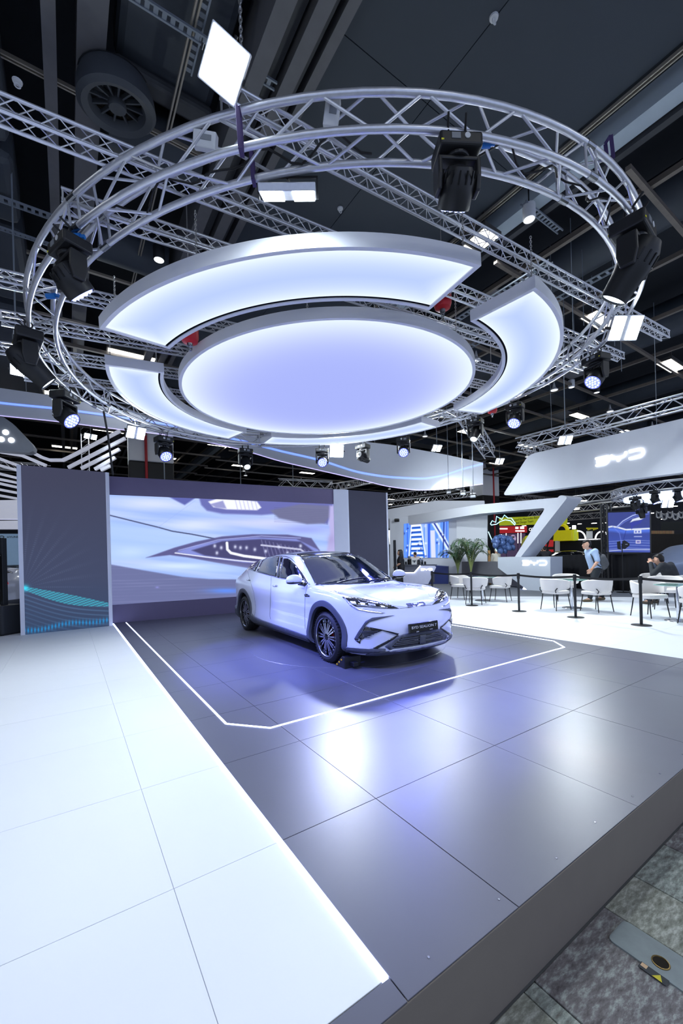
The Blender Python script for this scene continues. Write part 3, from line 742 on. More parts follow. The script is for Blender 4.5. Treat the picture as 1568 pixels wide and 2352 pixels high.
# lighting tracks
def track(a, b, mt=m_rail, w=0.07, h=0.05): MB().beam(a, b, w, h).build('track', mt, ce)
for dx in (-0.022, 0.022):
    track((1.35 + dx, -4, 7.72), (1.35 + dx, 13, 7.72), m_rail, 0.02, 0.05); track((-6, 6.38 + dx, 7.72), (2.0, 6.38 + dx, 7.72), m_rail, 0.02, 0.05)
track((-6, 10.2, 7.72), (2.0, 10.2, 7.72)); track((-6, 12.3, 7.6), (2.0, 12.3, 7.6))
for x in np.arange(8.4, 46, 2.45): track((x, -8, 7.66), (x, 48, 7.66), m_rail2, 0.09, 0.10)
for y in np.arange(-7, 48, 2.45): track((7.6, y, 7.58), (46, y, 7.58), m_rail if int(y) % 3 == 0 else m_rail2, 0.08, 0.08)
for x in np.arange(-20, 2, 2.9): track((x, 13, 7.6), (x, 48, 7.6), m_rail2, 0.09, 0.10)
for y in np.arange(13.5, 48, 2.6): track((-24, y, 7.52), (7.6, y, 7.52), m_rail2, 0.09, 0.09)
for x in np.arange(2.5, 7.4, 1.6): track((x, 16.3, 7.6), (x, 48, 7.6), m_rail2, 0.08, 0.1)
# perforated trays as ladders
def ladder(p0, p1, w=0.16, step=0.16):
    p0, p1 = Vector(p0), Vector(p1); d = (p1 - p0); L = d.length; d.normalize(); s = d.cross(Vector((0, 0, 1))).normalized(); b = MB()
    for k in (-1, 1): b.beam(p0 + s * k * w / 2, p1 + s * k * w / 2, 0.02, 0.03)
    for k in range(int(L / step)): q = p0 + d * (k + 0.5) * step; b.beam(q - s * w / 2, q + s * w / 2, 0.05, 0.012)
    b.build('cable_tray', m_tray, ce)['kind'] = 'stuff'
ladder((0.55, 4.9, 7.65), (2.4, 4.85, 7.65), 0.09, 0.09); ladder((1.42, 3.6, 7.75), (1.42, 5.4, 7.75), 0.09, 0.09); ladder((-4, 8.35, 7.3), (0.3, 8.35, 7.3), 0.12, 0.1)
ladder((-4, 9.05, 7.3), (0.3, 9.1, 7.3), 0.07, 0.07); ladder((8.2, 4.4, 7.3), (8.2, 10, 7.3), 0.14, 0.14); ladder((6.95, 4.2, 7.75), (8.2, 4.2, 7.75), 0.1, 0.1); ladder((9.4, 3.0, 7.2), (9.4, 9.5, 7.2), 0.16, 0.16)
# big ducts over the right half
for x, r in ((10.2, 0.5), (15.5, 0.55), (21.0, 0.5), (28, 0.55)): MB().cyl((x, -6, 8.5), (x, 46, 8.5), r, n=18).build('round_duct', m_duct, ce, smooth=True)
for y in (1.0, 9.5, 18, 27): MB().box2((8, y, 8.3), (46, y + 0.7, 9.0)).build('duct', m_duct, ce)
# square access panels
for x, y in ((14.8, 7.2), (9.0, 6.3), (19.0, 9.8)): MB().box((x, y, 7.7), (1.0, 0.8, 0.04)).build('access_panel', m_beam2, ce)
# thin hanger rods
rod = MB()
for x, y, z0 in [(8.6 + 0.37 * k, 4.2 + 0.31 * ((k * 7) % 5), 5.9 + 0.2 * (k % 4)) for k in range(9)]: rod.cyl((x, y, z0), (x, y, 8.2), 0.008, n=5)
for x, y, z0 in ((3.2, 17, 3.9), (7.0, 19, 3.9), (9.3, 18, 4.2)): rod.cyl((x, y, z0), (x, y, 8.0), 0.02, n=5)
rod.build('hanger_rods', m_tray, ce)['kind'] = 'stuff'
# ceiling luminaires
m_lum = glow('luminaire_white', (255, 250, 236), 6.0)
m_lumf = mat('luminaire_frame', (70, 68, 66), 0.5)
def luminaire(x, y, label, sx=1.25, sy=0.40, z=CEIL - 0.36, rz=0):
    t = empty('ceiling_light', (x, y, z), (0, 0, rz), label=label, cat='ceiling light', group='rectangular ceiling luminaires')
    MB().box((0, 0, 0.05), (sx + 0.08, sy + 0.08, 0.10)).build('frame', m_lumf, t)
    MB().box((0, 0, -0.003), (sx, sy, 0.006)).build('diffuser', m_lum, t)
    MB().box((0, 0, 0.3), (0.05, 0.05, 0.42)).build('hanger', m_lumf, t)
ORD = ['first', 'second', 'third', 'fourth', 'fifth', 'sixth', 'seventh', 'eighth', 'ninth']
bx, by = sorted({q[0] for q in BAYS }), sorted({q[1] for q in BAYS })
for i, (x, y) in enumerate(BAYS):  # includes housings for the added fill lights out of view
    if (x, y) == (6.95, 5.2):
        luminaire(6.93, 5.02, 'square ceiling luminaire beside the grey channel, nearer of two', 0.42, 0.34); luminaire(6.95, 5.5, 'square ceiling luminaire beside the grey channel, further of two', 0.42, 0.34)
    else: luminaire(x, y, 'bright rectangular ceiling luminaire, %s from the left in the %s row back' % (ORD[bx.index(x)], ORD[by.index(y)]))
for x, y in [(x, y) for x in np.arange(9.6, 40, 5.0) for y in (9.4, 17.6, 26, 34)] + [(x, y) for x in (-12, -6, 0, 5) for y in (18, 26, 34)]:
    luminaire(float(x), float(y), 'slimmer %s luminaire, %s across in the %s row of the %s ceiling field' % ('far' if y > 20 else 'mid-hall', ORD[int(round((x - 9.6) / 5.0)) if x > 9 else [-12, -6, 0, 5].index(x)], ORD[[9.4, 17.6, 26, 34].index(y) if x > 9 else [18, 26, 34].index(y)], 'right' if x > 9 else 'left'), 1.1, 0.35)
# downlights
m_dl = glow('downlight_lens', (236, 242, 246), 1.2)
for i, (px, py, zz, lab) in enumerate(((365, 598, 7.5, 'white-lensed cylinder downlight left of the upper curved panel'), (1215, 505, 7.5, 'white tilted ceiling spot beside the grey channel'), (1020, 903, 7.5, 'small round downlight seen over the right curved panel'), (1323, 828, 7.5, 'small cylinder spot under the right ceiling rails'), (1370, 902, 7.4, 'tiny round downlight above the logo header'), (1312, 890, 7.5, 'round downlight below the square access panel'), (560, 1082, 7.4, 'tiny downlight just above the LED wall'), (1447, 620, 7.5, 'small white sensor box on the right ceiling'))):
    p = at(px, py, zz); t = empty('downlight', p, label=lab, cat='downlight', group='round ceiling downlights')
    MB().lathe([(0.10, 0.0), (0.11, 0.02), (0.11, 0.26), (0.02, 0.28)], 16).build('can', m_black if i % 2 == 0 else m_tagw, t, smooth=True); MB().lathe([(0.001, 0.004), (0.095, 0.004)], 16).build('lens', m_dl, t)
    MB().cyl((0, 0, 0.27), (0, 0, 0.6), 0.012, n=6).build('stem', m_black, t)
for k in range(26):
    x = 10.5 + (k % 7) * 4.4; y = 8.0 + (k // 7) * 6.5; t = empty('downlight', (x, y, 7.35), label='small round far downlight, %s across in the %s row' % (ORD[k % 7], ORD[k // 7]), cat='downlight', group='small far downlights')
    MB().lathe([(0.13, 0.0), (0.14, 0.02), (0.05, 0.12), (0.02, 0.3)], 12).build('can', m_tagw, t); MB().lathe([(0.001, 0.003), (0.12, 0.003)], 12).build('lens', m_dl, t)
# round ventilation jet
vt = empty('ventilation_fan', at(270, 252, 7.45), (R(8), R(-6), 0), label='large round black ventilation fan in the upper left ceiling', cat='fan')
m_vent = mat('vent_black', (62, 66, 72), 0.55, var=0.1)
MB().lathe([(0.30, 0.10), (0.34, 0.0), (0.42, -0.03), (0.47, 0.02), (0.46, 0.16), (0.40, 0.3)], 40).build('bell_ring', m_vent, vt, smooth=True)
MB().lathe([(0.001, 0.0), (0.10, 0.0), (0.11, 0.02), (0.11, 0.14)], 24).build('hub', m_vent, vt, smooth=True)
for k in range(12):
    o = MB().box((0.21, 0, 0.09), (0.21, 0.022, 0.05)).build('vane', m_vent, vt); o.rotation_euler = (0, 0, 2 * PI * k / 12)
MB().lathe([(0.001, 0.3), (0.42, 0.3)], 24).build('backing', m_void, vt)
# far walls of the hall
m_far = mat('far_wall', (86, 88, 96), 0.85, var=0.25, nscale=0.6)
for nm, a, b_ in (('wall_far', (-26, 48, -0.4), (50, 48.4, 9.7)), ('wall_east', (46, -12, -0.4), (46.4, 48, 9.7)), ('wall_west', (-26.4, -12, -0.4), (-26, 48, 9.7))):
    o = MB().box2(a, b_).build(nm, m_far); o['kind'] = 'structure'; o['label'] = 'dark far wall of the exhibition hall'
o = MB().box2((-26, 1.0, -0.40), (50, 48, -STAGE_H - 0.01)).build('floor', m_grey_carpet); o['kind'] = 'structure'; o['label'] = 'grey hall floor around the stands'
# structural columns, white above and black below
def column(px0, px1, py_mid, D, label, pipe):
    t = empty('column', label=label, cat='column')
    for z0, z1, mm, nm in ((0, None, m_black, 'black_base'), (None, CEIL + 1.5, m_whitewall, 'white_upper')):
        zm = atD((px0 + px1) / 2, py_mid, D).z; z0 = zm if z0 is None else z0; z1 = zm if z1 is None else z1
        a = atD(px0, py_mid, D); c = atD(px1, py_mid, D); w = (c - a).length; m_ = (a + c) / 2
        b = MB(); b.box((0, 0, (z0 + z1) / 2), (w * 0.82, w * 0.6, z1 - z0)); o = b.build(nm, mm, t, bevel=0.06); o.location = (m_.x, m_.y, 0); o.rotation_euler = (0, 0, -YAW + 0.5)
    p = atD(pipe, py_mid, D * 0.96); MB().cyl((p.x, p.y, 0), (p.x, p.y, CEIL + 1.5), 0.06, n=10).build('red_pipe', mat('pipe_red', (176, 28, 40), 0.45), t, smooth=True)
column(290, 402, 1068, 19, 'square column, white above and black below, with a red pipe behind the LED wall', 336)
column(1080, 1145, 1141, 33, 'far column with a red pipe beyond the white portal', 1134)

for px, py, lab in ((1134, 43, 'small white hook plate on the ceiling panel near the top edge'), (781, 481, 'small white hook plate on the ceiling panel above the round light'), (40, 190, 'small white tag on the left ceiling duct')):
    p = at(px, py, CEIL - 0.02 if px > 100 else 7.33); t = empty('ceiling_hook', p, label=lab, cat='hook'); MB().lathe([(0.001, 0.0), (0.05, 0.0), (0.055, 0.02)], 14).build('plate', m_tagw, t); MB().tube([(0.03 * math.cos(a), 0, -0.035 + 0.03 * math.sin(a)) for a in np.linspace(0, 2 * PI, 12, endpoint=False)], 0.008, 6, closed=True).build('ring', m_tagw, t)
# ------------------------------------------------------------------ pictures on the display walls
def pxgrid(P00, P10, P01, P11):
    def f(u, v):
        A = np.array; p = (1 - u)[:, None] * (1 - v)[:, None] * A(P00) + u[:, None] * (1 - v)[:, None] * A(P10) + (1 - u)[:, None] * v[:, None] * A(P01) + (u * v)[:, None] * A(P11)
        d = p - A((0, 0, CAMH)); x = d @ A(_r); w = d @ A(_f); z = d[:, 2]; x = x / w; z = z / w
        c, s = math.cos(ROLL), math.sin(ROLL); return 784 + FPX * (c * x + s * z), CYPX - FPX * (-s * x + c * z)
    return f
def fbm(x, y, seed=0):
    o = np.zeros_like(x); r = np.random.default_rng(seed)
    for k in range(5):
        a = r.uniform(0, 2 * PI, 3); f = 2.0 ** k; o += np.sin(x * f * 0.9 + y * f * 0.5 + a[0] + 1.5 * np.sin(y * f * 1.1 + a[1])) * 0.5 ** k
    return o
c00, c10, c01, c11 = wp(0.1, ZS0, 0.0), wp(LW, ZS0, 0.0), wp(0.1, ZS1, 0.0), wp(LW, ZS1, 0.0)
def main_led(u, v):
    x, y = pxgrid(c00, c10, c01, c11)(u, v)
    p = Paint(x, y, (168, 192, 248))
    st = fbm(x / 130, (y - 0.12 * x) / 9, 3); p.mix(np.clip(st * 0.22 + 0.1, 0, 0.6), (205, 216, 252)); p.mix(np.clip(-st * 0.25, 0, 0.5), (128, 160, 238))
    p.poly([(240, 1196), (380, 1216), (500, 1240), (420, 1256), (330, 1284), (240, 1290)], (172, 200, 250), 10, 0.75)
    p.glow(345, 1158, 80, 14, (214, 222, 252), 0.8); p.glow(450, 1205, 70, 14, (222, 230, 255), 0.8); p.glow(300, 1268, 40, 12, (200, 222, 255), 0.6)
    p.glow(620, 1200, 120, 12, (205, 210, 252), 0.9); p.glow(700, 1216, 60, 10, (150, 160, 236), 0.8)
    # upper dark reflection
    p.poly([(382, 1138), (408, 1152), (424, 1160), (448, 1144), (440, 1136)], (92, 98, 170), 4)
    p.poly([(456, 1140), (462, 1160), (475, 1173), (510, 1180), (600, 1183), (660, 1178), (720, 1196), (752, 1204), (762, 1180), (766, 1150), (600, 1146)], (104, 108, 176), 5)
    p.poly([(478, 1152), (500, 1145), (560, 1148), (590, 1152), (600, 1166), (590, 1172), (520, 1170), (490, 1165)], (240, 242, 255), 3)
    p.poly([(482, 1158), (512, 1150), (520, 1168), (496, 1166)], (128, 130, 190), 3, 0.8)
    for k in range(6): p.line([(540 + k * 9, 1148), (546 + k * 9, 1172)], 2.0, (150, 150, 205), 0.5)
    p.poly([(690, 1158), (756, 1162), (757, 1186), (745, 1202), (705, 1204), (640, 1190), (620, 1172)], (112, 114, 150), 5)
    for k in range(9): p.line([(630, 1166 + k * 4), (752, 1172 + k * 4)], 1.2, (88, 90, 128), 0.4)
    p.poly([(757, 1162), (775, 1160), (775, 1290), (745, 1290), (758, 1225), (755, 1200)], (182, 176, 226), 6); p.glow(760, 1240, 10, 14, (160, 150, 205), 0.6)
    # shut line
    p.line([(250, 1183), (310, 1198), (363, 1211), (395, 1220), (440, 1227), (497, 1238)], 2.6, (60, 66, 100))
    p.line([(363, 1211), (448, 1150)], 1.2, (150, 170, 230), 0.5)
    # headlamp
    p.poly([(335, 1281), (400, 1258), (450, 1244), (510, 1232), (580, 1227), (660, 1228), (715, 1236), (752, 1290), (760, 1320), (600, 1310), (500, 1293), (430, 1280), (390, 1275)], (92, 90, 140), 3)
    p.poly([(404, 1268), (450, 1253), (510, 1240), (590, 1234), (680, 1238), (730, 1262), (745, 1300), (560, 1292), (470, 1280)], (132, 142, 214), 3)
    p.poly([(440, 1264), (510, 1243), (600, 1238), (690, 1244), (728, 1272), (738, 1300), (560, 1288), (470, 1276)], (70, 68, 112), 4)
    p.line([(402, 1270), (470, 1279), (540, 1287), (640, 1296)], 2.4, (235, 238, 255)); p.line([(410, 1264), (500, 1240), (600, 1231), (690, 1236)], 2.0, (170, 180, 240), 0.8)
    p.line([(521, 1247), (522, 1262), (530, 1270), (560, 1277), (640, 1287)], 6, (240, 242, 255)); p.line([(600, 1252), (690, 1262), (728, 1290)], 4, (225, 228, 250), 0.8)
    for cx, cy in ((493, 1254), (498, 1270), (508, 1258), (540, 1256), (552, 1258), (566, 1258), (585, 1262), (610, 1266), (640, 1256), (660, 1270), (690, 1254), (705, 1276)): p.glow(cx, cy, 3.2, 4.0, (225, 230, 255), 0.9)
    for k in range(14): p.line([(600 + k * 9, 1240 + k * 2), (612 + k * 9, 1284)], 1.6, (170, 172, 220), 0.45)
    # lower body glow and ground
    p.glow(420, 1300, 90, 8, (214, 232, 255), 0.8); p.glow(500, 1308, 70, 7, (190, 214, 255), 0.6)
    g = [(240, 1294), (330, 1310), (420, 1325), (480, 1330), (560, 1331), (780, 1322), (780, 1420), (240, 1420)]
    p.poly(g, (106, 112, 156), 3); p.mix(np.where(inpoly(x, y, g), np.clip(0.18 * np.sin((y + 0.03 * x) * 0.9) + 0.14 * fbm(x / 60, y / 4, 5), 0, 0.4), 0), (134, 138, 184))
    p.glow(520, 1357, 42, 6, (96, 142, 246), 0.9); p.glow(361, 1349, 4, 2, (150, 150, 230), 0.7)
    return p.c
picture('led_screen', c00, c10, c01, c11, 420, 200, main_led, 0.95, wl)

d00, d10, d01, d11 = [P0 + up_ * s + Vector((0, 0, z)) for s, z in ((0.075, 0.0), (LP - 0.075, 0.0), (0.075, WALLH), (LP - 0.075, WALLH))]
def left_led(u, v):
    x, y = pxgrid(d00, d10, d01, d11)(u, v); p = Paint(x, y, (60, 62, 84)); p.mix(np.clip((y - 1100) / 250, 0, 1), (60, 68, 96)); p.mix(np.clip((y - 1330) / 120, 0, 1), (50, 66, 96))
    t = np.clip((x - 55) / 195, 0, 1)
    # faint fan of dotted lines rising from the source
    a = np.arctan2(1350 - y, x - 52); rr = np.hypot(x - 52, y - 1350); w = np.clip(np.sin(a * 34 + 0.012 * rr) - 0.35, 0, 1) * np.exp(-((rr - 70) / 80) ** 2) * (y < 1350) * (0.5 + 0.5 * np.sin(rr * 1.3)); p.mix(w * 0.28, (130, 148, 180))
    top = 1348 + 38 * t - 2 * np.sin(t * PI); bot = top + 3 + 17 * np.sin(np.clip(t * 0.92 + 0.04, 0, 1) * PI) ** 1.1
    lw = np.clip(np.sin((x * 0.62 + (y - top) * 1.1)) * 0.5 + 0.6, 0, 1) * np.clip(np.sin((y - top) * 2.1 - x * 0.2) * 0.4 + 0.75, 0, 1); ins = (y > top - 1) & (y < bot + 2)
    p.mix(ins * (0.15 + 0.6 * lw), (66, 216, 236)); p.glow(57, 1351, 9, 7, (60, 214, 244), 1.0)
    below = y - bot; w = (below > 2) * np.clip(np.sin(below * 0.62 + 2.2 * np.sin(t * 3.2)) - 0.1, 0, 1) * np.exp(-below / 70); p.mix(w * 0.5, (92, 132, 176))
    b2 = 1448 - 26 * t + 3 * np.sin(t * 9); w = np.exp(-((y - b2) / 6) ** 2) * (0.5 + 0.5 * np.sin(x * 0.8)); p.mix(w * 0.9, (34, 140, 208))
    return p.c
picture('led_panel', d00, d10, d01, d11, 220, 420, left_led, 0.95, pl)

# ------------------------------------------------------------------ logo lettering (three wide letters)
def stroke(mb, pts, w, fn, d0=0.0, d1=0.02):
    P = [Vector((a, b, 0)) for a, b in pts]; n = len(P); L = []; Rr = []
    for i, p in enumerate(P):
        e0 = (p - P[i - 1]).normalized() if i else (P[1] - p).normalized(); e1 = (P[i + 1] - p).normalized() if i < n - 1 else e0
        t = (e0 + e1).normalized(); s = Vector((-t.y, t.x, 0)); k = w / 2 / max(0.35, s.dot(Vector((-e0.y, e0.x, 0)))); L.append(p + s * k); Rr.append(p - s * k)
    poly = [(q.x, q.y) for q in L] + [(q.x, q.y) for q in Rr[::-1]]
    for i in range(n - 1): mb.prism([(L[i].x, L[i].y), (L[i + 1].x, L[i + 1].y), (Rr[i + 1].x, Rr[i + 1].y), (Rr[i].x, Rr[i].y)], fn, d0, d1)
def arc(cx, cy, rx, ry, a0, a1, n=8): return [(cx + rx * math.cos(R(a)), cy + ry * math.sin(R(a))) for a in np.linspace(a0, a1, n)]
def logo(fn, w=0.20, d0=0.0, d1=0.02, thick=None):
    """unit height 1, width about 5: B . Y . D; returns three letter builders"""
    B = MB(); stroke(B, [(-2.5, 0.40), (-1.45, 0.40)] + arc(-1.35, 0.22, 0.22, 0.18, 90, -60, 7) + [(-1.30, 0.02), (-2.4, 0.0)], w, fn, d0, d1)
    stroke(B, [(-1.36, 0.0)] + arc(-1.38, -0.2, 0.26, 0.2, 70, -90, 7) + [(-2.5, -0.40)], w, fn, d0, d1)
    Y = MB(); stroke(Y, [(-0.72, 0.44), (-0.66, 0.16)] + arc(-0.5, 0.16, 0.16, 0.16, 180, 270, 5) + [(0.55, 0.0)] + arc(0.6, 0.16, 0.16, 0.16, 270, 360, 5) + [(0.84, 0.44)], w, fn, d0, d1)
    stroke(Y, [(0.05, 0.0), (0.0, -0.44)], w * 1.2, fn, d0, d1)
    D = MB(); stroke(D, [(1.2, 0.40), (2.2, 0.40)] + arc(2.22, 0.0, 0.36, 0.40, 90, -90, 11) + [(1.15, -0.40)], w, fn, d0, d1)
    stroke(D, [(1.32, 0.40), (1.18, 0.40)], w, fn, d0, d1)
    return B, Y, D
def put_logo(parent, org, ux, uy, n, h, mt, depth=0.02, w=0.2):
    fn = lambda a, b, d: Vector(org) + Vector(ux) * a * h + Vector(uy) * b * h + Vector(n) * d
    for nm, mb in zip(('letter_b', 'letter_y', 'letter_d'), logo(fn, w, 0.0, depth)): mb.build(nm, mt, parent)

# ------------------------------------------------------------------ vertical planes given by two columns of the view
def vplane(pa, Da, pb, Db):
    A = atD(pa, 1300, Da); B = atD(pb, 1300, Db); u = (B - A); u.z = 0; u.normalize(); n = Vector((u.y, -u.x, 0))
    if n.dot(_f) > 0: n = -n
    def f(px, py, off=0.0):
        d = ray(px, py); o = Vector((0, 0, CAMH)); t = (A + n * off - o).dot(n) / d.dot(n); return o + d * t
    f.u, f.n = u, n
    return f
def pslab(mb, pl, pts, th, off=0.0):
    """polygon of view points on a vertical plane, with real thickness behind it"""
    fr = [pl(x, y, off) for x, y in pts]; bk = [p - pl.n * th for p in fr]; n = len(fr)
    mb.add(fr + bk, [tuple(range(n)), tuple(range(2 * n - 1, n - 1, -1))] + [(i, n + i, n + (i + 1) % n, (i + 1) % n) for i in range(n)]); return mb
def rnd(pts, r, n=4): return [(p.x, p.y) for p in rpoly([(a, b, 0) for a, b in pts], r, n)]
m_hw = mat('header_white', (214, 218, 228), 0.5, var=0.02)
m_logo = glow('logo_white', (250, 252, 255), 3.0)

# right header with logo
hp_ = vplane(1200, 15.0, 1568, 10.6)
hd_ = empty('header_sign', label='large hanging white header with a slanted end and glowing logo', cat='sign')
pslab(MB(), hp_, rnd([(1214, 1044), (1568, 961), (1760, 916), (1760, 1061), (1568, 1085), (1153, 1139)], 12), 0.35).build('board', m_hw, hd_)
a, c = hp_(1365, 1051), hp_(1472, 1051); b = MB()
org = hp_(1419, 1050.5, 0.01); put_logo(hd_, org, hp_.u, (0, 0, 1), hp_.n, (hp_(1472, 1050) - hp_(1365, 1050)).length / 5.1, m_logo, 0.03)
# hanging wires for the header
for px, py in ((1260, 1036), (1500, 978)):
    p = hp_(px, py); MB().cyl(p - hp_.n * 0.17, p - hp_.n * 0.17 + Vector((0, 0, 3.4)), 0.008, n=5).build('wire', m_tray, hd_)

# wavy white banner with a blue light line
m_blue_line = glow('banner_blue_line', (92, 132, 255), 1.3); m_lil_line = glow('banner_lilac_line', (190, 178, 250), 1.0)
BN = [(-120, 872, 940, 905, 11.6), (0, 891, 955, 925, 12.0), (126, 910, 968, 938, 12.4), (268, 940, 986, 957, 12.9), (400, 965, 1002, 978, 13.4), (552, 985, 1033, 1012, 14.0), (645, 995, 1060, 1036, 14.4), (731, 1003, 1080, 1056, 14.8), (831, 1014, 1103, 1086, 15.3), (900, 1022, 1119, 1096, 15.7), (968, 1034, 1126, 1099, 16.0), (1012, 1042, 1124, 1093, 16.2), (1064, 1053, 1118, 1077, 16.5), (1109, 1063, 1112, 1065, 16.7)]
xs_ = [q[0] for q in BN]; ft, fb, fl_, fd = [pchip(xs_, [q[k] for q in BN]) for k in (1, 2, 3, 4)]
X = np.linspace(-120, 1109, 120); bn = empty('wavy_banner', label='long wavy white hanging banner with a blue light line', cat='banner')
def ribbon(mb, top, bot, off, th):
    v = []
    for x, t, b_ in zip(X, top, bot):
        D = float(fd(x)) - off; v += [atD(x, t, D), atD(x, b_, D), atD(x, t, D + th), atD(x, b_, D + th)]
    f = []
    for i in range(len(X) - 1):
        a = 4 * i; c = a + 4; f += [(a, c, c + 1, a + 1), (a + 2, a + 3, c + 3, c + 2), (a, a + 2, c + 2, c), (a + 1, c + 1, c + 3, a + 3)]
    f += [(0, 1, 3, 2), (len(v) - 4, len(v) - 2, len(v) - 1, len(v) - 3)]
    mb.add(v, f); return mb
ribbon(MB(), ft(X), fb(X), 0, 0.4).build('board', m_hw, bn, smooth=True)
ribbon(MB(), fl_(X) - 2.2, fl_(X) + 2.2, 0.012, 0.01).build('light_line', m_blue_line, bn)
ribbon(MB(), fb(X) - 1.2, fb(X) + 0.6, 0.015, 0.01).build('edge_line', m_lil_line, bn)
for px in (60, 480, 860, 1050):
    p = atD(px, float(ft(px)), float(fd(px)) + 0.2); MB().cyl(p, p + Vector((0, 0, 8.0 - p.z)), 0.01, n=5).build('wire', m_tray, bn)

# white portal shaped like a seven, with its counter
pp = vplane(1000, 20.5, 1225, 15.6)
po = empty('portal_frame', label='slanted white portal frame rising from the logo counter', cat='portal')
pslab(MB(), pp, [(890, 1192), (1100, 1159)] + rnd([(1285, 1136), (1304, 1141), (1196, 1279)], 8)[0:10] + [(1196, 1279), (1182, 1279)] + rnd([(1182, 1278), (1252, 1166.5), (1100, 1180)], 8)[5:10] + [(1100, 1180), (890, 1214)], 0.9).build('frame', m_hw, po)
lc = empty('logo_counter', label='grey-white tapered counter with a glowing logo', cat='counter')
m_cnt = mat('counter_grey', (196, 204, 216), 0.4, var=0.02)
b = pslab(MB(), pp, [(1143, 1279.6), (1263.5, 1279), (1263.5, 1359), (1213, 1357), (1143, 1304)], 0.7, 0.15); b.build('body', m_cnt, lc)
put_logo(lc, pp(1226, 1293, 0.155), pp.u, (0, 0, 1), pp.n, (pp(1253, 1293) - pp(1199, 1293)).length / 5.1, m_logo, 0.02)
b = pslab(MB(), pp, [(1060, 1290), (1140, 1290), (1215, 1352), (1060, 1330)], 0.5, -0.7); b.build('wing', mat('counter_mid', (124, 124, 132), 0.5), lc)
b = pslab(MB(), pp, [(1203, 1346), (1214, 1357), (1198, 1357)], 0.3, 0.0); b.build('light_wedge', m_led, lc)

# screen wall behind the reception
sw = vplane(927, 22.5, 1040, 21.5)
w5 = empty('wall_reception', kind='structure'); w5['label'] = 'white wall behind the reception desk'
pslab(MB(), sw, [(895, 1190), (1048, 1174), (1048, 1345), (895, 1345)], 0.3).build('panel', m_hw, w5)
pslab(MB(), sw, [(1048, 1172), (1119, 1182), (1119, 1320), (1048, 1320)], 0.3, 0.5).build('panel', m_whitewall, w5)
pslab(MB(), sw, [(880, 1172), (1000, 1150), (1112, 1150), (1112, 1158), (900, 1192), (880, 1192)], 0.4, -1.5).build('upper_panel', m_hw, w5)
s00, s10, s01, s11 = [sw(x, y, 0.05) for x, y in ((927, 1281), (1030, 1281), (927, 1203), (1030, 1194))]
def fac(u, v):
    x, y = u * 100, (1 - v) * 80; p = Paint(x, y, (90, 140, 240)); r = np.random.default_rng(4)
    for k in range(16): xx = r.uniform(0, 100); p.line([(xx, 0), (xx + r.uniform(-3, 3), 80)], r.uniform(1, 4), (30, 70, 200) if k % 2 else (170, 190, 250), 0.7)
    p.poly([(18, 0), (38, 0), (48, 80), (14, 80)], (60, 120, 230), 2)
    for k in range(8): yy = 4 + k * 10.5; p.poly([(18, yy), (38 + k * 0.8, yy), (39 + k * 0.8, yy + 5), (17, yy + 5)], (235, 242, 255), 1.2); p.line([(17, yy + 7), (40 + k, yy + 7)], 2.2, (20, 60, 150))
    p.line([(18, 0), (12, 80)], 2.5, (235, 240, 255)); p.line([(38, 0), (50, 80)], 2.5, (235, 240, 255))
    p.poly([(60, 0), (74, 0), (100, 50), (100, 70)], (210, 225, 255), 2); p.line([(66, 0), (100, 58)], 3, (20, 40, 140)); p.line([(90, 0), (88, 80)], 2.2, (24, 36, 110)); p.poly([(60, 20), (70, 20), (72, 80), (62, 80)], (200, 205, 250), 2)
    for k in range(26): p.glow(r.uniform(0, 100), r.uniform(0, 80), r.uniform(1, 3), r.uniform(1, 3), (20, 40, 130) if k % 2 else (240, 245, 255), 0.8)
    return p.c
fs_ = empty('video_screen', label='blue and white factory picture on the reception video screen', cat='screen')
picture('display', s00, s10, s01, s11, 110, 84, fac, 1.1, fs_)
for px, py in ((911, 1195), (1041, 1181)):
    p = sw(px, py, 0.4); t = empty('wall_speaker', p, (R(20), 0, -YAW), label='small black speaker at the %s top corner of the video screen' % ('left' if px < 1000 else 'right'), cat='speaker'); MB().box((0, 0, 0), (0.26, 0.2, 0.14)).build('case', m_black, t, bevel=0.02); MB().cyl((0, -0.1, 0), (0, -0.11, 0), 0.05, n=12).build('cone', m_blackm, t); MB().box((0, 0.2, 0), (0.03, 0.25, 0.03)).build('arm', m_black, t)
# reception desk
rp = vplane(920, 20.8, 1040, 20.0)
rd = empty('reception_desk', label='reception desk with a glowing edge line and small logo', cat='desk')
m_deskd = mat('desk_dark', (70, 74, 88), 0.45); m_desklit = mat('desk_lilac', (198, 202, 232), 0.4)
pslab(MB(), rp, [(912, 1299), (998, 1299), (998, 1338), (912, 1336)], 0.7).build('body', m_deskd, rd)
pslab(MB(), rp, [(916, 1316), (950, 1316), (964, 1299.5), (998, 1299.5)] + [(1001, 1303), (983, 1342), (916, 1340)], 0.1, 0.15).build('front', m_desklit, rd)
b = MB()
for q0, q1 in (((916, 1315.3), (951, 1315.3)), ((951, 1315.3), (965, 1299))): b.beam(rp(*q0, 0.17), rp(*q1, 0.17), 0.04, 0.04)
b.build('light_edge', m_logo, rd)
put_logo(rd, rp(979, 1308, 0.155), rp.u, (0, 0, 1), rp.n, (rp(992, 1308) - rp(966, 1308)).length / 5.1, m_logo, 0.02)
pslab(MB(), rp, [(999, 1299), (1029, 1301), (1029, 1341), (984, 1341)], 0.6, 0.0).build('blue_side', mat('desk_blue', (30, 44, 104), 0.35), rd)
pslab(MB(), rp, [(912, 1297), (1000, 1297), (1000, 1299.5), (912, 1299.5)], 0.75, 0.05).build('top', m_deskd, rd)
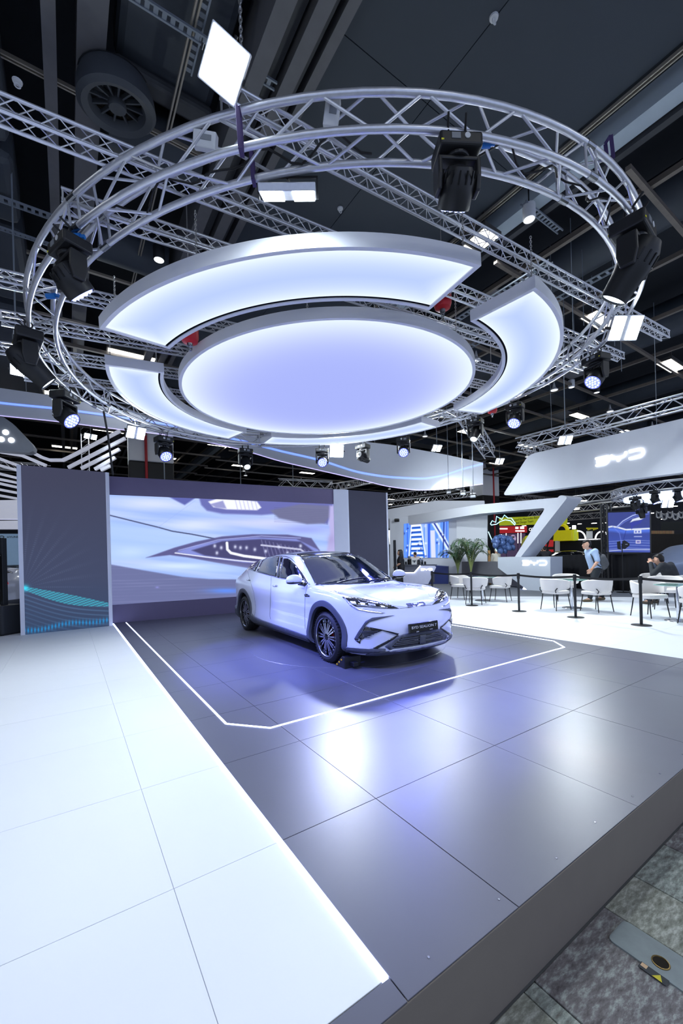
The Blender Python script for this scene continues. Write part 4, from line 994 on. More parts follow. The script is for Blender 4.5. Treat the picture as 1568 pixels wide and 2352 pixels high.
# coffee machine, kettle and cups on the desk
cm = empty('coffee_machine', rp(950, 1297, -0.3), (0, 0, -YAW), label='white and steel coffee machine on the reception desk', cat='coffee machine')
MB().box((0, 0, 0.16), (0.28, 0.3, 0.32)).build('body', m_tagw, cm, bevel=0.02); MB().box((0, -0.16, 0.2), (0.18, 0.02, 0.08)).build('panel', m_disp, cm); MB().cyl((0, -0.2, 0.12), (0, -0.2, 0.2), 0.03, n=10).build('spout', m_steel, cm)
ur_ = empty('drinks_urn', rp(965, 1297, -0.3), label='steel drinks urn beside the coffee machine', cat='urn'); MB().lathe([(0.001, 0), (0.14, 0), (0.15, 0.02), (0.15, 0.24), (0.16, 0.25), (0.05, 0.29), (0.02, 0.31)], 18).build('body', m_steel, ur_, smooth=True); MB().ball((0, 0, 0.32), 0.025, 8, 6).build('knob', m_black, ur_)
gr_ = empty('coffee_grinder', rp(940, 1297, -0.3), label='dark coffee grinder at the left of the desk top', cat='grinder'); MB().box((0, 0, 0.14), (0.14, 0.16, 0.28)).build('body', m_black, gr_, bevel=0.02); MB().lathe([(0.05, 0.28), (0.08, 0.42), (0.082, 0.44)], 14).build('hopper', m_disp, gr_)
for k, (px, lab) in enumerate(((976, 'small black canister at the right of the desk top'), (932, 'small dark jar at the left of the desk top'))):
    t = empty('canister', rp(px, 1297, -0.25), label=lab, cat='canister'); MB().lathe([(0.001, 0), (0.045, 0), (0.05, 0.01), (0.05, 0.14), (0.04, 0.15)], 12).build('body', m_black, t, smooth=True); MB().cyl((0, 0, 0.15), (0, 0, 0.165), 0.042, n=12).build('lid', m_steel, t)

# ------------------------------------------------------------------ potted palms
m_leaf = mat('palm_leaf', (64, 96, 62), 0.5, var=0.35, nscale=6); m_stem = mat('palm_stem', (112, 124, 70), 0.6)
m_pot1 = mat('pot_blue', (70, 78, 176), 0.3); m_pot2 = mat('pot_dark', (58, 60, 84), 0.35)
def palm(p, h, spread, nfr, label, potm, seed):
    r = np.random.default_rng(seed); t = empty('potted_palm', p, label=label, cat='plant', group='potted palms by the reception')
    MB().lathe([(0.001, 0), (0.20, 0), (0.24, 0.02), (0.30, 0.5), (0.31, 0.52), (0.28, 0.52), (0.27, 0.46), (0.001, 0.46)], 20).build('pot', potm, t, smooth=True)
    for k in range(nfr):
        az = 2 * PI * k / nfr * 1.0 + r.uniform(-0.3, 0.3); L = h * r.uniform(0.65, 1.0); lean = spread * r.uniform(0.35, 1.0)
        pts = []; n = 14
        for i in range(n + 1):
            s = i / n; rr = lean * (s ** 1.6); z = 0.46 + L * (math.sin(s * PI * 0.58) / math.sin(PI * 0.58)) * (1 - 0.22 * s * s * lean); pts.append(Vector((math.cos(az) * rr, math.sin(az) * rr, z)))
        f = MB().tube(pts, [0.014 * (1 - 0.75 * i / n) + 0.003 for i in range(n + 1)], 5).build('frond', m_stem, t)
        b = MB()
        for i in range(4, n + 1):
            for jj in (0.0, 0.5):
                if i == n and jj: continue
                q = pts[i] if jj == 0 else (pts[i] + pts[min(n, i + 1)]) / 2
                d = (pts[i] - pts[i - 1]).normalized(); side = d.cross(Vector((0, 0, 1))).normalized()
                ll = 0.36 * math.sin(PI * (0.15 + 0.8 * (i - 3) / (n - 3))) + 0.1
                for sg in (-1, 1):
                    e = (side * sg * 0.85 + d * 0.75 + Vector((0, 0, -0.15))).normalized(); m_ = q + e * ll * 0.5 + Vector((0, 0, 0.02)); tip = q + e * ll - Vector((0, 0, 0.08)); wv = e.cross(Vector((0, 0, 1))).normalized() * 0.014
                    b.add([q - wv * 0.4, q + wv * 0.4, m_ + wv, m_ - wv, tip], [(0, 1, 2, 3), (3, 2, 4)])
        o = b.build('leaflets', m_leaf, f); o['kind'] = 'stuff'
    return t
palm(at(1052, 1345), 1.55, 0.85, 16, 'left potted palm in a blue pot beside the reception desk', m_pot1, 1)
palm(at(1082, 1350), 1.75, 0.9, 17, 'right potted palm in a dark pot, the taller of the two', m_pot2, 2)
# ------------------------------------------------------------------ the car on the stage
m_paint = mat('pearl_white_paint', (206, 211, 230), 0.22, 0.0, var=0.01, coat=1.0)
m_glass = mat('dark_glass', (14, 18, 26), 0.04, 0.0, var=0.05, coat=0.6, spec=0.8)
m_glassw = mat('windscreen_glass', (16, 24, 34), 0.03, 0.0, var=0.05, coat=0.8, spec=0.9)
m_clad = mat('grey_cladding', (74, 78, 90), 0.45, var=0.04)
m_gloss = mat('gloss_black', (14, 15, 18), 0.12, var=0.05, coat=0.5)
m_tyre = mat('tyre_rubber', (30, 31, 34), 0.65, var=0.1, nscale=40)
m_rimb = mat('rim_black', (20, 21, 24), 0.2, 0.3)
m_rims = mat('rim_machined', (200, 202, 210), 0.18, 0.9)
m_silver = mat('silver_trim', (190, 194, 206), 0.25, 0.7)
CAR_M = Matrix.Translation((3.93, 6.44, 0.0)) @ Matrix.Rotation(R(-91.2), 4, 'Z')
car = empty('car', (3.93, 6.44, 0), (0, 0, R(-91.2)), label='pearl white coupe-style crossover car parked on the dark stage', cat='car')
XF, XR, WZ, WR = 1.62, -1.66, 0.35, 0.35

sh = [(-2.68, 0.0), (-2.67, 0.34), (-2.63, 0.62), (-2.52, 0.80), (-2.30, 0.905), (-1.85, 0.955), (-1.2, 0.965), (-0.4, 0.96), (0.4, 0.955), (1.0, 0.955), (1.45, 0.965), (1.78, 0.955), (2.05, 0.905), (2.22, 0.81), (2.33, 0.66), (2.40, 0.42), (2.43, 0.18), (2.44, 0.0)]
sl = [0.0]
for (a, b_), (c, d) in zip(sh[:-1], sh[1:]): sl.append(sl[-1] + math.hypot(c - a, d - b_))
fx, fy = pchip(sl, [p[0] for p in sh]), pchip(sl, [p[1] for p in sh])
zs = pchip([-2.68, -2.5, -2.1, -1.2, 0, 1.0, 1.6, 2.05, 2.28, 2.44], [1.0, 1.02, 1.02, 0.985, 0.955, 0.945, 0.93, 0.875, 0.81, 0.755])
zc = pchip([-2.68, -2.63, -2.5, -2.38, -2.28, -2.0, -1.5, -1.0, -0.4, 0.0, 0.3, 0.5, 0.8, 1.15, 1.36, 1.45, 1.7, 2.0, 2.24, 2.37, 2.44], [1.02, 1.10, 1.20, 1.31, 1.40, 1.445, 1.505, 1.55, 1.575, 1.565, 1.515, 1.435, 1.285, 1.115, 1.03, 1.01, 0.99, 0.945, 0.88, 0.825, 0.76])
yr = pchip([-2.5, -2.2, -1.9, -1.4, -0.8, -0.2, 0.3, 0.7, 1.1, 1.3, 2.4], [0.50, 0.54, 0.565, 0.60, 0.625, 0.64, 0.655, 0.705, 0.785, 0.79, 0.5])
zr = pchip([-2.6, -2.38, -2.28, -2.0, -1.6, -1.1, -0.5, 0.0, 0.25, 0.6, 0.9, 1.15, 1.25, 2.4], [1.0, 1.22, 1.345, 1.39, 1.44, 1.49, 1.525, 1.51, 1.455, 1.275, 1.11, 0.975, 0.9, 0.6])
FR = [0, 0.10, 0.22, 0.36, 0.5, 0.64, 0.78, 0.9, 1.0]
off_side = pchip(FR, [0, 0.018, 0.022, 0.012, 0.004, 0.010, 0.028, 0.022, -0.05])
off_front = pchip(FR, [0, 0.030, 0.055, 0.075, 0.080, 0.072, 0.062, 0.070, 0.0])
off_rear = pchip(FR, [0, 0.020, 0.030, 0.020, 0.030, 0.050, 0.045, 0.020, -0.06])
ZB = 0.20
NS = 150; S_ = np.linspace(0, sl[-1], NS); px_, py_ = fx(S_), fy(S_)
cols = []
for i in range(NS):
    x, y = float(px_[i]), float(py_[i]); j0, j1 = max(0, i - 1), min(NS - 1, i + 1)
    tx, ty = px_[j1] - px_[j0], py_[j1] - py_[j0]
    if i == 0 or i == NS - 1: nx, ny = (-1.0, 0.0) if i == 0 else (1.0, 0.0)
    else: l = math.hypot(tx, ty); nx, ny = -ty / l, tx / l
    z0 = float(zs(x)); col = []
    wf, wr_, ws = max(0, nx) ** 2, max(0, -nx) ** 2, ny ** 2
    for f in FR[::-1]:
        o = ws * float(off_side(f)) + wf * float(off_front(f)) + wr_ * float(off_rear(f))
        z = z0 + (ZB - z0) * f; z -= 0.02 * wf * f
        col.append((x + nx * o, max(0, y + ny * o) if 0 < i < NS - 1 else 0.0, z))
    Yr = min(float(yr(x)), max(0, y * 0.86)); Yb = max(Yr, y - 0.075)
    zcx = float(zc(x))
    hood = lambda q: z0 + (zcx - z0) * (1 - (q / max(y, 1e-4)) ** 2.4)
    Zr = max(float(zr(x)), hood(Yr)); Zb = max(z0 + 0.045 * min(1, y / 0.5), hood(Yb)) if y > 0.02 else z0
    Zr = min(Zr, zcx)
    col.append((x, max(0, y - 0.022 * min(1, y / 0.3)), z0 + 0.026 * min(1, y / 0.5)))
    col.append((x, Yb, Zb))
    for k in (0.25, 0.5, 0.75): col.append((x, Yb + (Yr - Yb) * k + 0.014 * math.sin(PI * k) * min(1, y), Zb + (Zr - Zb) * k))
    for k in range(0, 7): q = Yr * (1 - k / 6); col.append((x, q, zcx - (zcx - Zr) * (q / max(Yr, 1e-4)) ** 2.2))
    cols.append(col)
M_ = len(cols[0])
V = []; Fc = []
W_ = 2 * M_ - 1
for c in cols: V += [(x, y, z) for x, y, z in c] + [(x, -y, z) for x, y, z in c[-2::-1]]
for i in range(NS - 1):
    for k in range(W_ - 1): a = i * W_ + k; Fc.append((a, a + 1, a + W_ + 1, a + W_))
    Fc.append((i * W_ + W_ - 1, i * W_, (i + 1) * W_, (i + 1) * W_ + W_ - 1))
def mesh_clean(name, V, Fc, mt):
    me = bpy.data.meshes.new(name); me.from_pydata(V, [], Fc); bm = bmesh.new(); bm.from_mesh(me)
    bmesh.ops.remove_doubles(bm, verts=bm.verts, dist=0.0008); bmesh.ops.dissolve_degenerate(bm, edges=bm.edges, dist=0.0004)
    bmesh.ops.recalc_face_normals(bm, faces=bm.faces); bm.to_mesh(me); bm.free(); me.materials.append(mt); return me
body_me = mesh_clean('body', V, Fc, m_paint)
bmB = bmesh.new(); bmB.from_mesh(body_me); BODY = BVHTree.FromBMesh(bmB); bmB.free()
tmp = bpy.data.objects.new('tmp_body', body_me); COL.objects.link(tmp)
cut_me = MB()
for x in (XF, XR):
    for s in (-1, 1): cut_me.cyl((x, s * 0.62, WZ + 0.02), (x, s * 1.3, WZ + 0.02), 0.415, n=48)
cm_ = cut_me.mesh('cutter', m_under); cuto = bpy.data.objects.new('cutter', cm_); COL.objects.link(cuto)
bo = tmp.modifiers.new('b', 'BOOLEAN'); bo.object = cuto; bo.operation = 'DIFFERENCE'; bo.solver = 'EXACT'; bo.material_mode = 'TRANSFER'
dg = bpy.context.evaluated_depsgraph_get(); me2 = bpy.data.meshes.new_from_object(tmp.evaluated_get(dg)); me2.name = 'body'
bpy.data.objects.remove(tmp); bpy.data.objects.remove(cuto)
me2.shade_smooth(); me2.set_sharp_from_angle(angle=R(32))
link('body', me2, car)

# wheels
def make_wheel():
    t = bpy.data.objects.new('wheel', None); COL.objects.link(t); t.parent = car
    # local: axle along y, outer face at -y
    A = Matrix.Rotation(R(90), 4, 'X')   # lathe z -> -y
    w = 0.125
    MB().lathe([(0.265, -w + 0.01), (0.30, -w - 0.002), (0.33, -w + 0.012), (0.346, -w + 0.035), (0.35, -0.04), (0.346, -0.037), (0.346, -0.028), (0.35, -0.025), (0.35, 0.025), (0.346, 0.028), (0.346, 0.037), (0.35, 0.04), (0.346, w - 0.035), (0.33, w - 0.012), (0.30, w + 0.002), (0.265, w - 0.01)], 56, A).build('tyre', m_tyre, t, smooth=True)
    b = MB()
    for k in range(48):
        q = Matrix.Rotation(2 * PI * k / 48, 4, 'Y')
        for s in (-1, 1): b.box(q @ Vector((0.3485, s * 0.085, 0)), (0.006, 0.06, 0.012), q.to_3x3())
    b.build('tread_blocks', m_tyre, t)['kind'] = 'stuff'
    MB().lathe([(0.20, 0.10), (0.235, 0.08), (0.24, -0.02), (0.25, 0.09), (0.262, 0.112), (0.268, 0.117), (0.270, 0.108), (0.262, 0.06)], 48, A).build('rim', m_rimb, t, smooth=True)
    MB().lathe([(0.258, 0.112), (0.2655, 0.1195), (0.268, 0.112)], 48, A).build('rim_edge', m_rims, t, smooth=True)
    MB().lathe([(0.001, 0.02), (0.19, 0.02), (0.19, -0.02)], 32, A).build('brake_disc', m_steel, t)
    MB().box((0.12, -0.04, 0.06), (0.10, 0.05, 0.16)).build('brake_caliper', mat('caliper_red', (150, 24, 30), 0.4), t, bevel=0.01)
    MB().lathe([(0.001, 0.108), (0.034, 0.106), (0.05, 0.096), (0.055, 0.06)], 24, A).build('hub_cap', m_rimb, t, smooth=True)
    sp = []
    for k in range(10):
        pol = [(0.040, -0.018), (0.040, 0.018), (0.258, 0.042), (0.258, 0.006), (0.14, 0.003), (0.14, -0.003), (0.258, -0.006), (0.258, -0.042)]
        o = MB().prism(pol, lambda a, c, d: (a, d - 0.02 * (1 - a / 0.26), c), -0.085, -0.06)
        ob = o.build('spoke', m_rimb, t, bevel=0.003); ob.rotation_euler = (0, 2 * PI * k / 10, 0); sp.append(ob)
        for s in (-1, 1):
            e = MB(); e.prism([(0.045, s * 0.004), (0.045, s * 0.016), (0.257, s * 0.040), (0.257, s * 0.014)], lambda a, c, d: (a, d - 0.02 * (1 - a / 0.26), c), -0.090, -0.0855)
            e.build('spoke_face', m_rims, ob)
    return t
wh = make_wheel(); wh.location = (XF, -0.835, WZ); wh.rotation_euler = (0, 0, 0)
for x, y in ((XR, -0.84), (XF, 0.835), (XR, 0.84)):
    c = copy_tree(wh, car); c.location = (x, y, WZ); c.rotation_euler = (0, 0.3, 0 if y < 0 else PI)

# ---- surface patches: outlines laid on the body as seen, then mirrored to the far side
INV = CAR_M.inverted(); CO = INV @ Vector((0, 0, CAMH))
def hit(px, py):
    d = (INV.to_3x3() @ ray(px, py)).normalized(); r = BODY.ray_cast(CO, d); return r
def cast(o, d): return BODY.ray_cast(Vector(o), Vector(d))
def refine(poly, step):
    bm = bmesh.new(); vs = [bm.verts.new((a, b_, 0)) for a, b_ in poly]; f = bm.faces.new(vs); bmesh.ops.triangulate(bm, faces=[f])
    for _ in range(7):
        e = [q for q in bm.edges if q.calc_length() > step]
        if not e: break
        bmesh.ops.subdivide_edges(bm, edges=e, cuts=1); bmesh.ops.triangulate(bm, faces=[q for q in bm.faces if len(q.verts) > 3])
    bm.verts.ensure_lookup_table(); bm.verts.index_update(); V = [(v.co.x, v.co.y) for v in bm.verts]; Fs = [tuple(v.index for v in q.verts) for q in bm.faces]; bm.free(); return V, Fs
def patch(name, mt, poly, mode, parent=car, off=0.004, step=None, mirror=True, th=0.006, side=-1):
    """mode 'px' view outline, 'side' (x,z), 'top' (x,y), 'front' (y,z)"""
    step = step or (5.0 if mode == 'px' else 0.06); V2, Fs = refine(poly, step); P = []; N = []
    for a, b_ in V2:
        if mode == 'px': r = hit(a, b_)
        elif mode == 'side': r = cast((a, side * 3, b_), (0, -side, 0))
        elif mode == 'top': r = cast((a, b_, 4), (0, 0, -1))
        else: r = cast((4, a, b_), (-1, 0, 0))
        P.append(r[0]); N.append(r[1])
    good = [i for i, p in enumerate(P) if p is not None]
    if not good: return None
    for i, p in enumerate(P):
        if p is None:
            j = min(good, key=lambda g: (V2[g][0] - V2[i][0]) ** 2 + (V2[g][1] - V2[i][1]) ** 2); P[i], N[i] = P[j], N[j]
    out = [P[i] + N[i] * off for i in range(len(P))]
    res = []
    for s in ((1, -1) if mirror else (1,)):
        v = [(p.x, p.y * s, p.z) for p in out]; me = bpy.data.meshes.new(name); me.from_pydata(v, [], Fs); bm = bmesh.new(); bm.from_mesh(me); bmesh.ops.recalc_face_normals(bm, faces=bm.faces)
        c = sum((q.normal.dot(N[q.verts[0].index] if s == 1 else Vector((N[q.verts[0].index].x, -N[q.verts[0].index].y, N[q.verts[0].index].z))) for q in bm.faces))
        if c < 0: bmesh.ops.reverse_faces(bm, faces=bm.faces)
        bm.to_mesh(me); bm.free(); me.materials.append(mt); me.shade_smooth(); o = link(name, me, parent)
        so = o.modifiers.new('s', 'SOLIDIFY'); so.thickness = th; so.offset = -1 if False else 0.0; res.append(o)
    return res
def seam(name, pts, mode, r=0.0028, mt=m_gloss, mirror=True, off=0.001, parent=car, n=12):
    P = []
    pts2 = []
    for p, q in zip(pts[:-1], pts[1:]):
        for k in range(n): pts2.append((p[0] + (q[0] - p[0]) * k / n, p[1] + (q[1] - p[1]) * k / n))
    pts2.append(pts[-1])
    for a, b_ in pts2:
        h = hit(a, b_) if mode == 'px' else cast((a, -3, b_), (0, 1, 0)) if mode == 'side' else cast((a, b_, 4), (0, 0, -1)) if mode == 'top' else cast((4, a, b_), (-1, 0, 0))
        if h[0] is not None: P.append(h[0] + h[1] * off)
    if len(P) < 2: return
    for s in ((1, -1) if mirror else (1,)):
        MB().tube([(p.x, p.y * s, p.z) for p in P], r, 6).build(name, mt, parent, smooth=True)
def cp(*pts): return [(488 + a * 0.38524, 1234 + b_ * 0.38524) for a, b_ in pts]
# glass
sg = patch('rear_side_window', m_glass, cp((262, 206), (300, 130), (340, 118), (400, 114), (380, 236), (330, 224)), 'px')
patch('quarter_window', m_glass, cp((205, 188), (225, 172), (258, 150), (290, 134), (254, 203)), 'px')
patch('front_side_window', m_glass, cp((424, 126), (456, 128), (500, 168), (536, 215), (556, 255), (500, 262), (402, 242)), 'px')
patch('mirror_triangle', m_gloss, cp((540, 222), (566, 268), (572, 278), (550, 274), (548, 258)), 'px')
patch('centre_pillar', m_gloss, cp((406, 113), (420, 120), (398, 243), (384, 238)), 'px', off=0.005)
seam('window_trim', cp((205, 189), (255, 205), (330, 226), (384, 240), (450, 256), (520, 270), (578, 283)), 'px', 0.006, m_silver)
seam('window_trim', cp((205, 189), (240, 160), (285, 132), (330, 117), (400, 111), (440, 115), (468, 127), (505, 165), (545, 220), (580, 284)), 'px', 0.005, m_gloss)
ws_ = [(1.05, 0.775), (1.2, 0.62), (1.31, 0.38), (1.35, 0.15), (1.36, 0.0), (1.35, -0.15), (1.31, -0.38), (1.2, -0.62), (1.05, -0.775), (0.8, -0.715), (0.5, -0.655), (0.28, -0.615), (0.36, -0.35), (0.38, 0.0), (0.36, 0.35), (0.28, 0.615), (0.5, 0.655), (0.8, 0.715)]
patch('windscreen', m_glassw, ws_, 'top', mirror=False, off=0.004)
patch('roof_glass', m_gloss, [(0.25, 0.60), (0.33, 0.3), (0.35, 0.0), (0.33, -0.3), (0.25, -0.60), (-0.4, -0.60), (-1.2, -0.57), (-1.9, -0.53), (-1.95, 0.0), (-1.9, 0.53), (-1.2, 0.57), (-0.4, 0.60)], 'top', mirror=False, off=0.004)
# wipers and dashboard edge
seam('wiper', [(1.22, -0.5), (1.17, 0.1)], 'top', 0.008, m_black, False, 0.012); seam('wiper', [(1.27, 0.1), (1.15, 0.6)], 'top', 0.008, m_black, False, 0.012)
# lamps
hl = patch('headlight', m_gloss, cp((773, 359), (800, 357), (880, 366), (980, 386), (1060, 404), (1112, 426), (1040, 424), (930, 416), (850, 412), (812, 390)), 'px', off=0.006)
m_drl = glow('daytime_lamp', (235, 242, 255), 3.0); m_proj = glow('projector_lamp', (190, 210, 255), 1.6)
patch('running_light', m_silver, cp((782, 364), (800, 372), (842, 408), (875, 424), (940, 437), (1025, 450), (1010, 455), (930, 447), (862, 434), (826, 412)), 'px', off=0.007)
patch('running_light_strip', m_drl, cp((862, 429), (930, 440), (1005, 452), (930, 444)), 'px', off=0.010)
for i, q in enumerate((((820, 383), (850, 386), (858, 398), (832, 396)), ((880, 394), (908, 397), (908, 406), (884, 404)), ((925, 396), (965, 402), (975, 412), (930, 408)), ((1000, 408), (1020, 412), (1030, 418), (1005, 416)))):
    patch('lamp_unit', m_proj if i != 2 else m_silver, cp(*q), 'px', off=0.011)
seam('lamp_guide', cp((815, 392), (870, 408), (960, 416), (1040, 420)), 'px', 0.005, m_silver, True, 0.012)
seam('lamp_guide', cp((868, 382), (880, 392), (915, 396), (925, 386)), 'px', 0.004, m_silver, True, 0.012)
# bumper openings
patch('air_curtain_blade', m_clad, cp((845, 606), (868, 565), (912, 500), (950, 480), (1085, 465), (1000, 486), (935, 505), (908, 530), (880, 578), (868, 612)), 'px', off=0.008)
patch('air_curtain_mesh', m_gloss, cp((872, 600), (908, 533), (960, 543), (1014, 555), (930, 588), (884, 612)), 'px', off=0.006)
patch('air_curtain_lip', m_gloss, cp((846, 608), (868, 612), (884, 612), (880, 634), (862, 624)), 'px', off=0.006)
for k in range(5): seam('mesh_bar', cp((885 + k * 4, 560 + k * 9), (985 - k * 12, 560 + k * 9)), 'px', 0.004, m_clad, True, 0.012)
patch('bumper_line', m_gloss, cp((908, 530), (1000, 548), (1110, 574), (1100, 582), (1010, 556)), 'px', off=0.007)
patch('corner_line', m_gloss, cp((955, 660), (1030, 622), (1100, 582), (1110, 586), (1040, 632), (975, 668)), 'px', off=0.007)
# lower grille: outline and mesh in front view
patch('grille_surround', m_clad, [(-0.56, 0.30), (-0.40, 0.415), (-0.30, 0.44), (0.30, 0.44), (0.40, 0.415), (0.56, 0.30), (0.50, 0.255), (-0.50, 0.255)], 'front', mirror=False, off=0.010)
patch('lower_grille', m_gloss, [(-0.47, 0.295), (-0.34, 0.395), (0.34, 0.395), (0.47, 0.295), (0.43, 0.275), (-0.43, 0.275)], 'front', mirror=False, off=0.014)
for z in (0.305, 0.330, 0.355, 0.378): w_ = 0.46 - (z - 0.295) * 1.3; seam('grille_slat', [(-w_, z), (w_, z)], 'front', 0.0055, m_clad, False, 0.022)
patch('sensor_cover', m_clad, [(-0.05, 0.275), (0.05, 0.275), (0.05, 0.40), (-0.05, 0.40)], 'front', mirror=False, off=0.03)
patch('silver_lip', m_silver, [(-0.62, 0.262), (-0.45, 0.232), (0.45, 0.232), (0.62, 0.262), (0.5, 0.25), (0.45, 0.262), (-0.45, 0.262), (-0.5, 0.25)], 'front', mirror=False, off=0.016)
patch('bumper_skirt', m_clad, cp((797, 655), (940, 664), (960, 668), (1030, 664), (1030, 680), (900, 690), (797, 682)), 'px', off=0.008)
seam('skirt_trim', cp((800, 655), (880, 662), (938, 666)), 'px', 0.006, m_silver, True, 0.010)
# number plate
hpz = cast((4, 0, 0.5), (-1, 0, 0)); xp = hpz[0].x
np_t = bpy.data.objects.new('number_plate', None); COL.objects.link(np_t); np_t.parent = car; np_t.location = (xp + 0.035, 0.0, 0.505); np_t.rotation_euler = (0, R(-4), 0)
MB().box((0, 0, 0), (0.03, 0.52, 0.125)).build('plate_holder', m_gloss, np_t, bevel=0.012)
Mt = facing((0.0165, 0, 0.008), (1, 0, 0)); o = link('plate_text', text_mesh('plate_text', 'BYD SEALION 7', 0.056, m_tagw, 0.001, spacing=1.05), np_t); o.matrix_local = Mt; o.scale = (1.1, 0.85, 1)
o = link('plate_small_text', text_mesh('plate_small_text', 'BYD', 0.022, m_tagw, 0.001), np_t); o.matrix_local = facing((0.0165, -0.12, -0.048), (1, 0, 0))
o = link('plate_small_text', text_mesh('plate_small_text', 'www.byd', 0.014, m_tagw, 0.001), np_t); o.matrix_local = facing((0.0165, 0.12, -0.04), (1, 0, 0))
MB().box((-0.03, 0, -0.02), (0.05, 0.3, 0.06)).build('bracket', m_black, np_t)
# bonnet badge
bt = bpy.data.objects.new('bonnet_badge', None); COL.objects.link(bt); bt.parent = car
hb = cast((4, 0.0, 0.765), (-1, 0, 0)); nb = (hb[1] if hb[0] else Vector((1, 0, 0.4))).normalized(); ob = hb[0] if hb[0] else Vector((2.44, 0, 0.765))
hb2 = hit(*cp((1226, 401))[0]);
if hb2[0] is not None: ob, nb = Vector((hb2[0].x, 0.0, hb2[0].z)), Vector((hb2[1].x, 0, hb2[1].z)).normalized()
put_logo(bt, ob + nb * 0.004, (0, 1, 0), nb.cross(Vector((0, 1, 0))) * -1 if nb.cross(Vector((0, 1, 0))).z < 0 else nb.cross(Vector((0, 1, 0))), nb, 0.062, m_black, 0.006, 0.2)
# doors, bonnet shut lines, fender vent, handles
seam('door_seam', cp((350, 236), (346, 330), (342, 470), (346, 490)), 'px'); seam('door_seam', cp((566, 285), (552, 345), (549, 470), (553, 548)), 'px'); seam('door_seam', cp((210, 205), (224, 260), (246, 330), (258, 420), (250, 470)), 'px', 0.002)
seam('bonnet_seam', cp((640, 284), (700, 306), (748, 330), (784, 356)), 'px'); seam('bonnet_seam', cp((1116, 425), (1170, 418), (1226, 409)), 'px', 0.002)
seam('bonnet_crease', cp((800, 280), (860, 320), (930, 352), (1010, 375), (1060, 395)), 'px', 0.0012, m_paint, True, 0.002)
patch('fender_vent', m_gloss, cp((549, 340), (566, 338), (582, 350), (575, 356), (552, 354)), 'px', off=0.006); seam('fender_vent_trim', cp((555, 347), (576, 351)), 'px', 0.004, m_silver, True, 0.010)
for q in ((215, 256), (372, 291)):
    for s in (1, -1):
        h_ = hit(*cp(q)[0]); n_ = h_[1]; c = h_[0] + n_ * 0.008; t_ = Vector((1, 0, 0)); t_ = (t_ - n_ * t_.dot(n_)).normalized()
        b = MB(); b.ball((0, 0, 0), 1.0, 16, 8, (0.10, 0.016, 0.020)); rot = Matrix((t_, n_, t_.cross(n_))).transposed(); b.v = [tuple((lambda w: (w.x, w.y * s, w.z))(rot @ Vector(v) + c)) for v in b.v]
        ho = b.build('door_handle', m_paint, car, smooth=True)
        b = MB(); b.ball((0, 0, 0), 1.0, 12, 6, (0.035, 0.02, 0.018)); b.v = [tuple((lambda w: (w.x, w.y * s, w.z))(rot @ Vector(v) + c + t_ * 0.07 + n_ * 0.004)) for v in b.v]
        b.build('handle_trim', m_silver, ho, smooth=True)
# cladding: arches and sills in side view
for xw in (XF, XR):
    cz = WZ + 0.02; AN = np.linspace(-20, 200, 56)
    for s in (-1, 1):
        P = []
        for a in AN:
            for rr, of in ((0.408, -0.03), (0.410, 0.014), (0.45, 0.020), (0.488, 0.014), (0.494, -0.004)):
                q = (xw + rr * math.cos(R(a)), cz + rr * math.sin(R(a))); h_ = cast((q[0], -3, max(q[1], 0.205)), (0, 1, 0))
                p = h_[0] if h_[0] is not None else Vector((q[0], -0.96, q[1])); P.append((q[0], s * (abs(p.y) + of), q[1]))
        b = MB(); b.add(P, [(i * 5 + k, i * 5 + k + 1, i * 5 + k + 6, i * 5 + k + 5) for i in range(len(AN) - 1) for k in range(4)]); b.build('wheel_arch_cladding', m_clad, car, smooth=True)
patch('chin', m_clad, [(-0.78, 0.183), (0.78, 0.183), (0.72, 0.24), (0.5, 0.236), (-0.5, 0.236), (-0.72, 0.24)], 'front', mirror=False, off=0.008)
patch('sill_cladding', m_clad, [(XR + 0.5, 0.215), (XF - 0.5, 0.215), (XF - 0.5, 0.30), (0.4, 0.315), (-0.6, 0.33), (-1.0, 0.36), (XR + 0.5, 0.40)], 'side', off=0.010, th=0.02)
patch('sill_trim', m_black, [(XR + 0.55, 0.205), (XF - 0.5, 0.205), (XF - 0.5, 0.235), (XR + 0.55, 0.235)], 'side', off=0.016, th=0.02)
patch('rear_skirt', m_clad, [(-2.58, 0.25), (XR - 0.47, 0.22), (XR - 0.47, 0.40), (-2.56, 0.44)], 'side', off=0.010, th=0.02)
patch('tail_lamp', m_gloss, [(-2.6, 0.93), (-2.45, 0.96), (-2.42, 0.985), (-2.58, 0.985)], 'side', off=0.008)
# mirrors
for s in (-1, 1):
    mr = bpy.data.objects.new('door_mirror', None); COL.objects.link(mr); mr.parent = car; mr.location = (0.86, s * 1.045, 1.12)
    b = MB(); b.ball((0, 0, 0), 1.0, 20, 12, (0.10, 0.135, 0.085)); b.v = [(x * (1.0 if x > 0 else 0.55), y, max(z, -0.035)) for x, y, z in b.v]; b.build('cap', m_paint, mr, smooth=True)
    b = MB(); b.ball((0, 0, -0.038), 1.0, 18, 8, (0.098, 0.132, 0.03)); b.v = [(x * (1.0 if x > 0 else 0.55), y, z) for x, y, z in b.v]; b.build('lower_shell', m_gloss, mr, smooth=True)
    b = MB(); b.tube([(0.0, -s * 0.08, -0.05), (0.0, -s * 0.16, -0.075), (0.01, -s * 0.21, -0.09)], [0.035, 0.03, 0.03], 8); b.build('stalk', m_gloss, mr, smooth=True)
    MB().box((0.085, s * 0.06, -0.02), (0.012, 0.10, 0.012)).build('indicator', m_silver, mr)
# interior hints behind the open front window are left to the dark glass
# underbody
MB().box((0, 0, 0.26), (4.2, 1.3, 0.12)).build('underbody', m_under, car)
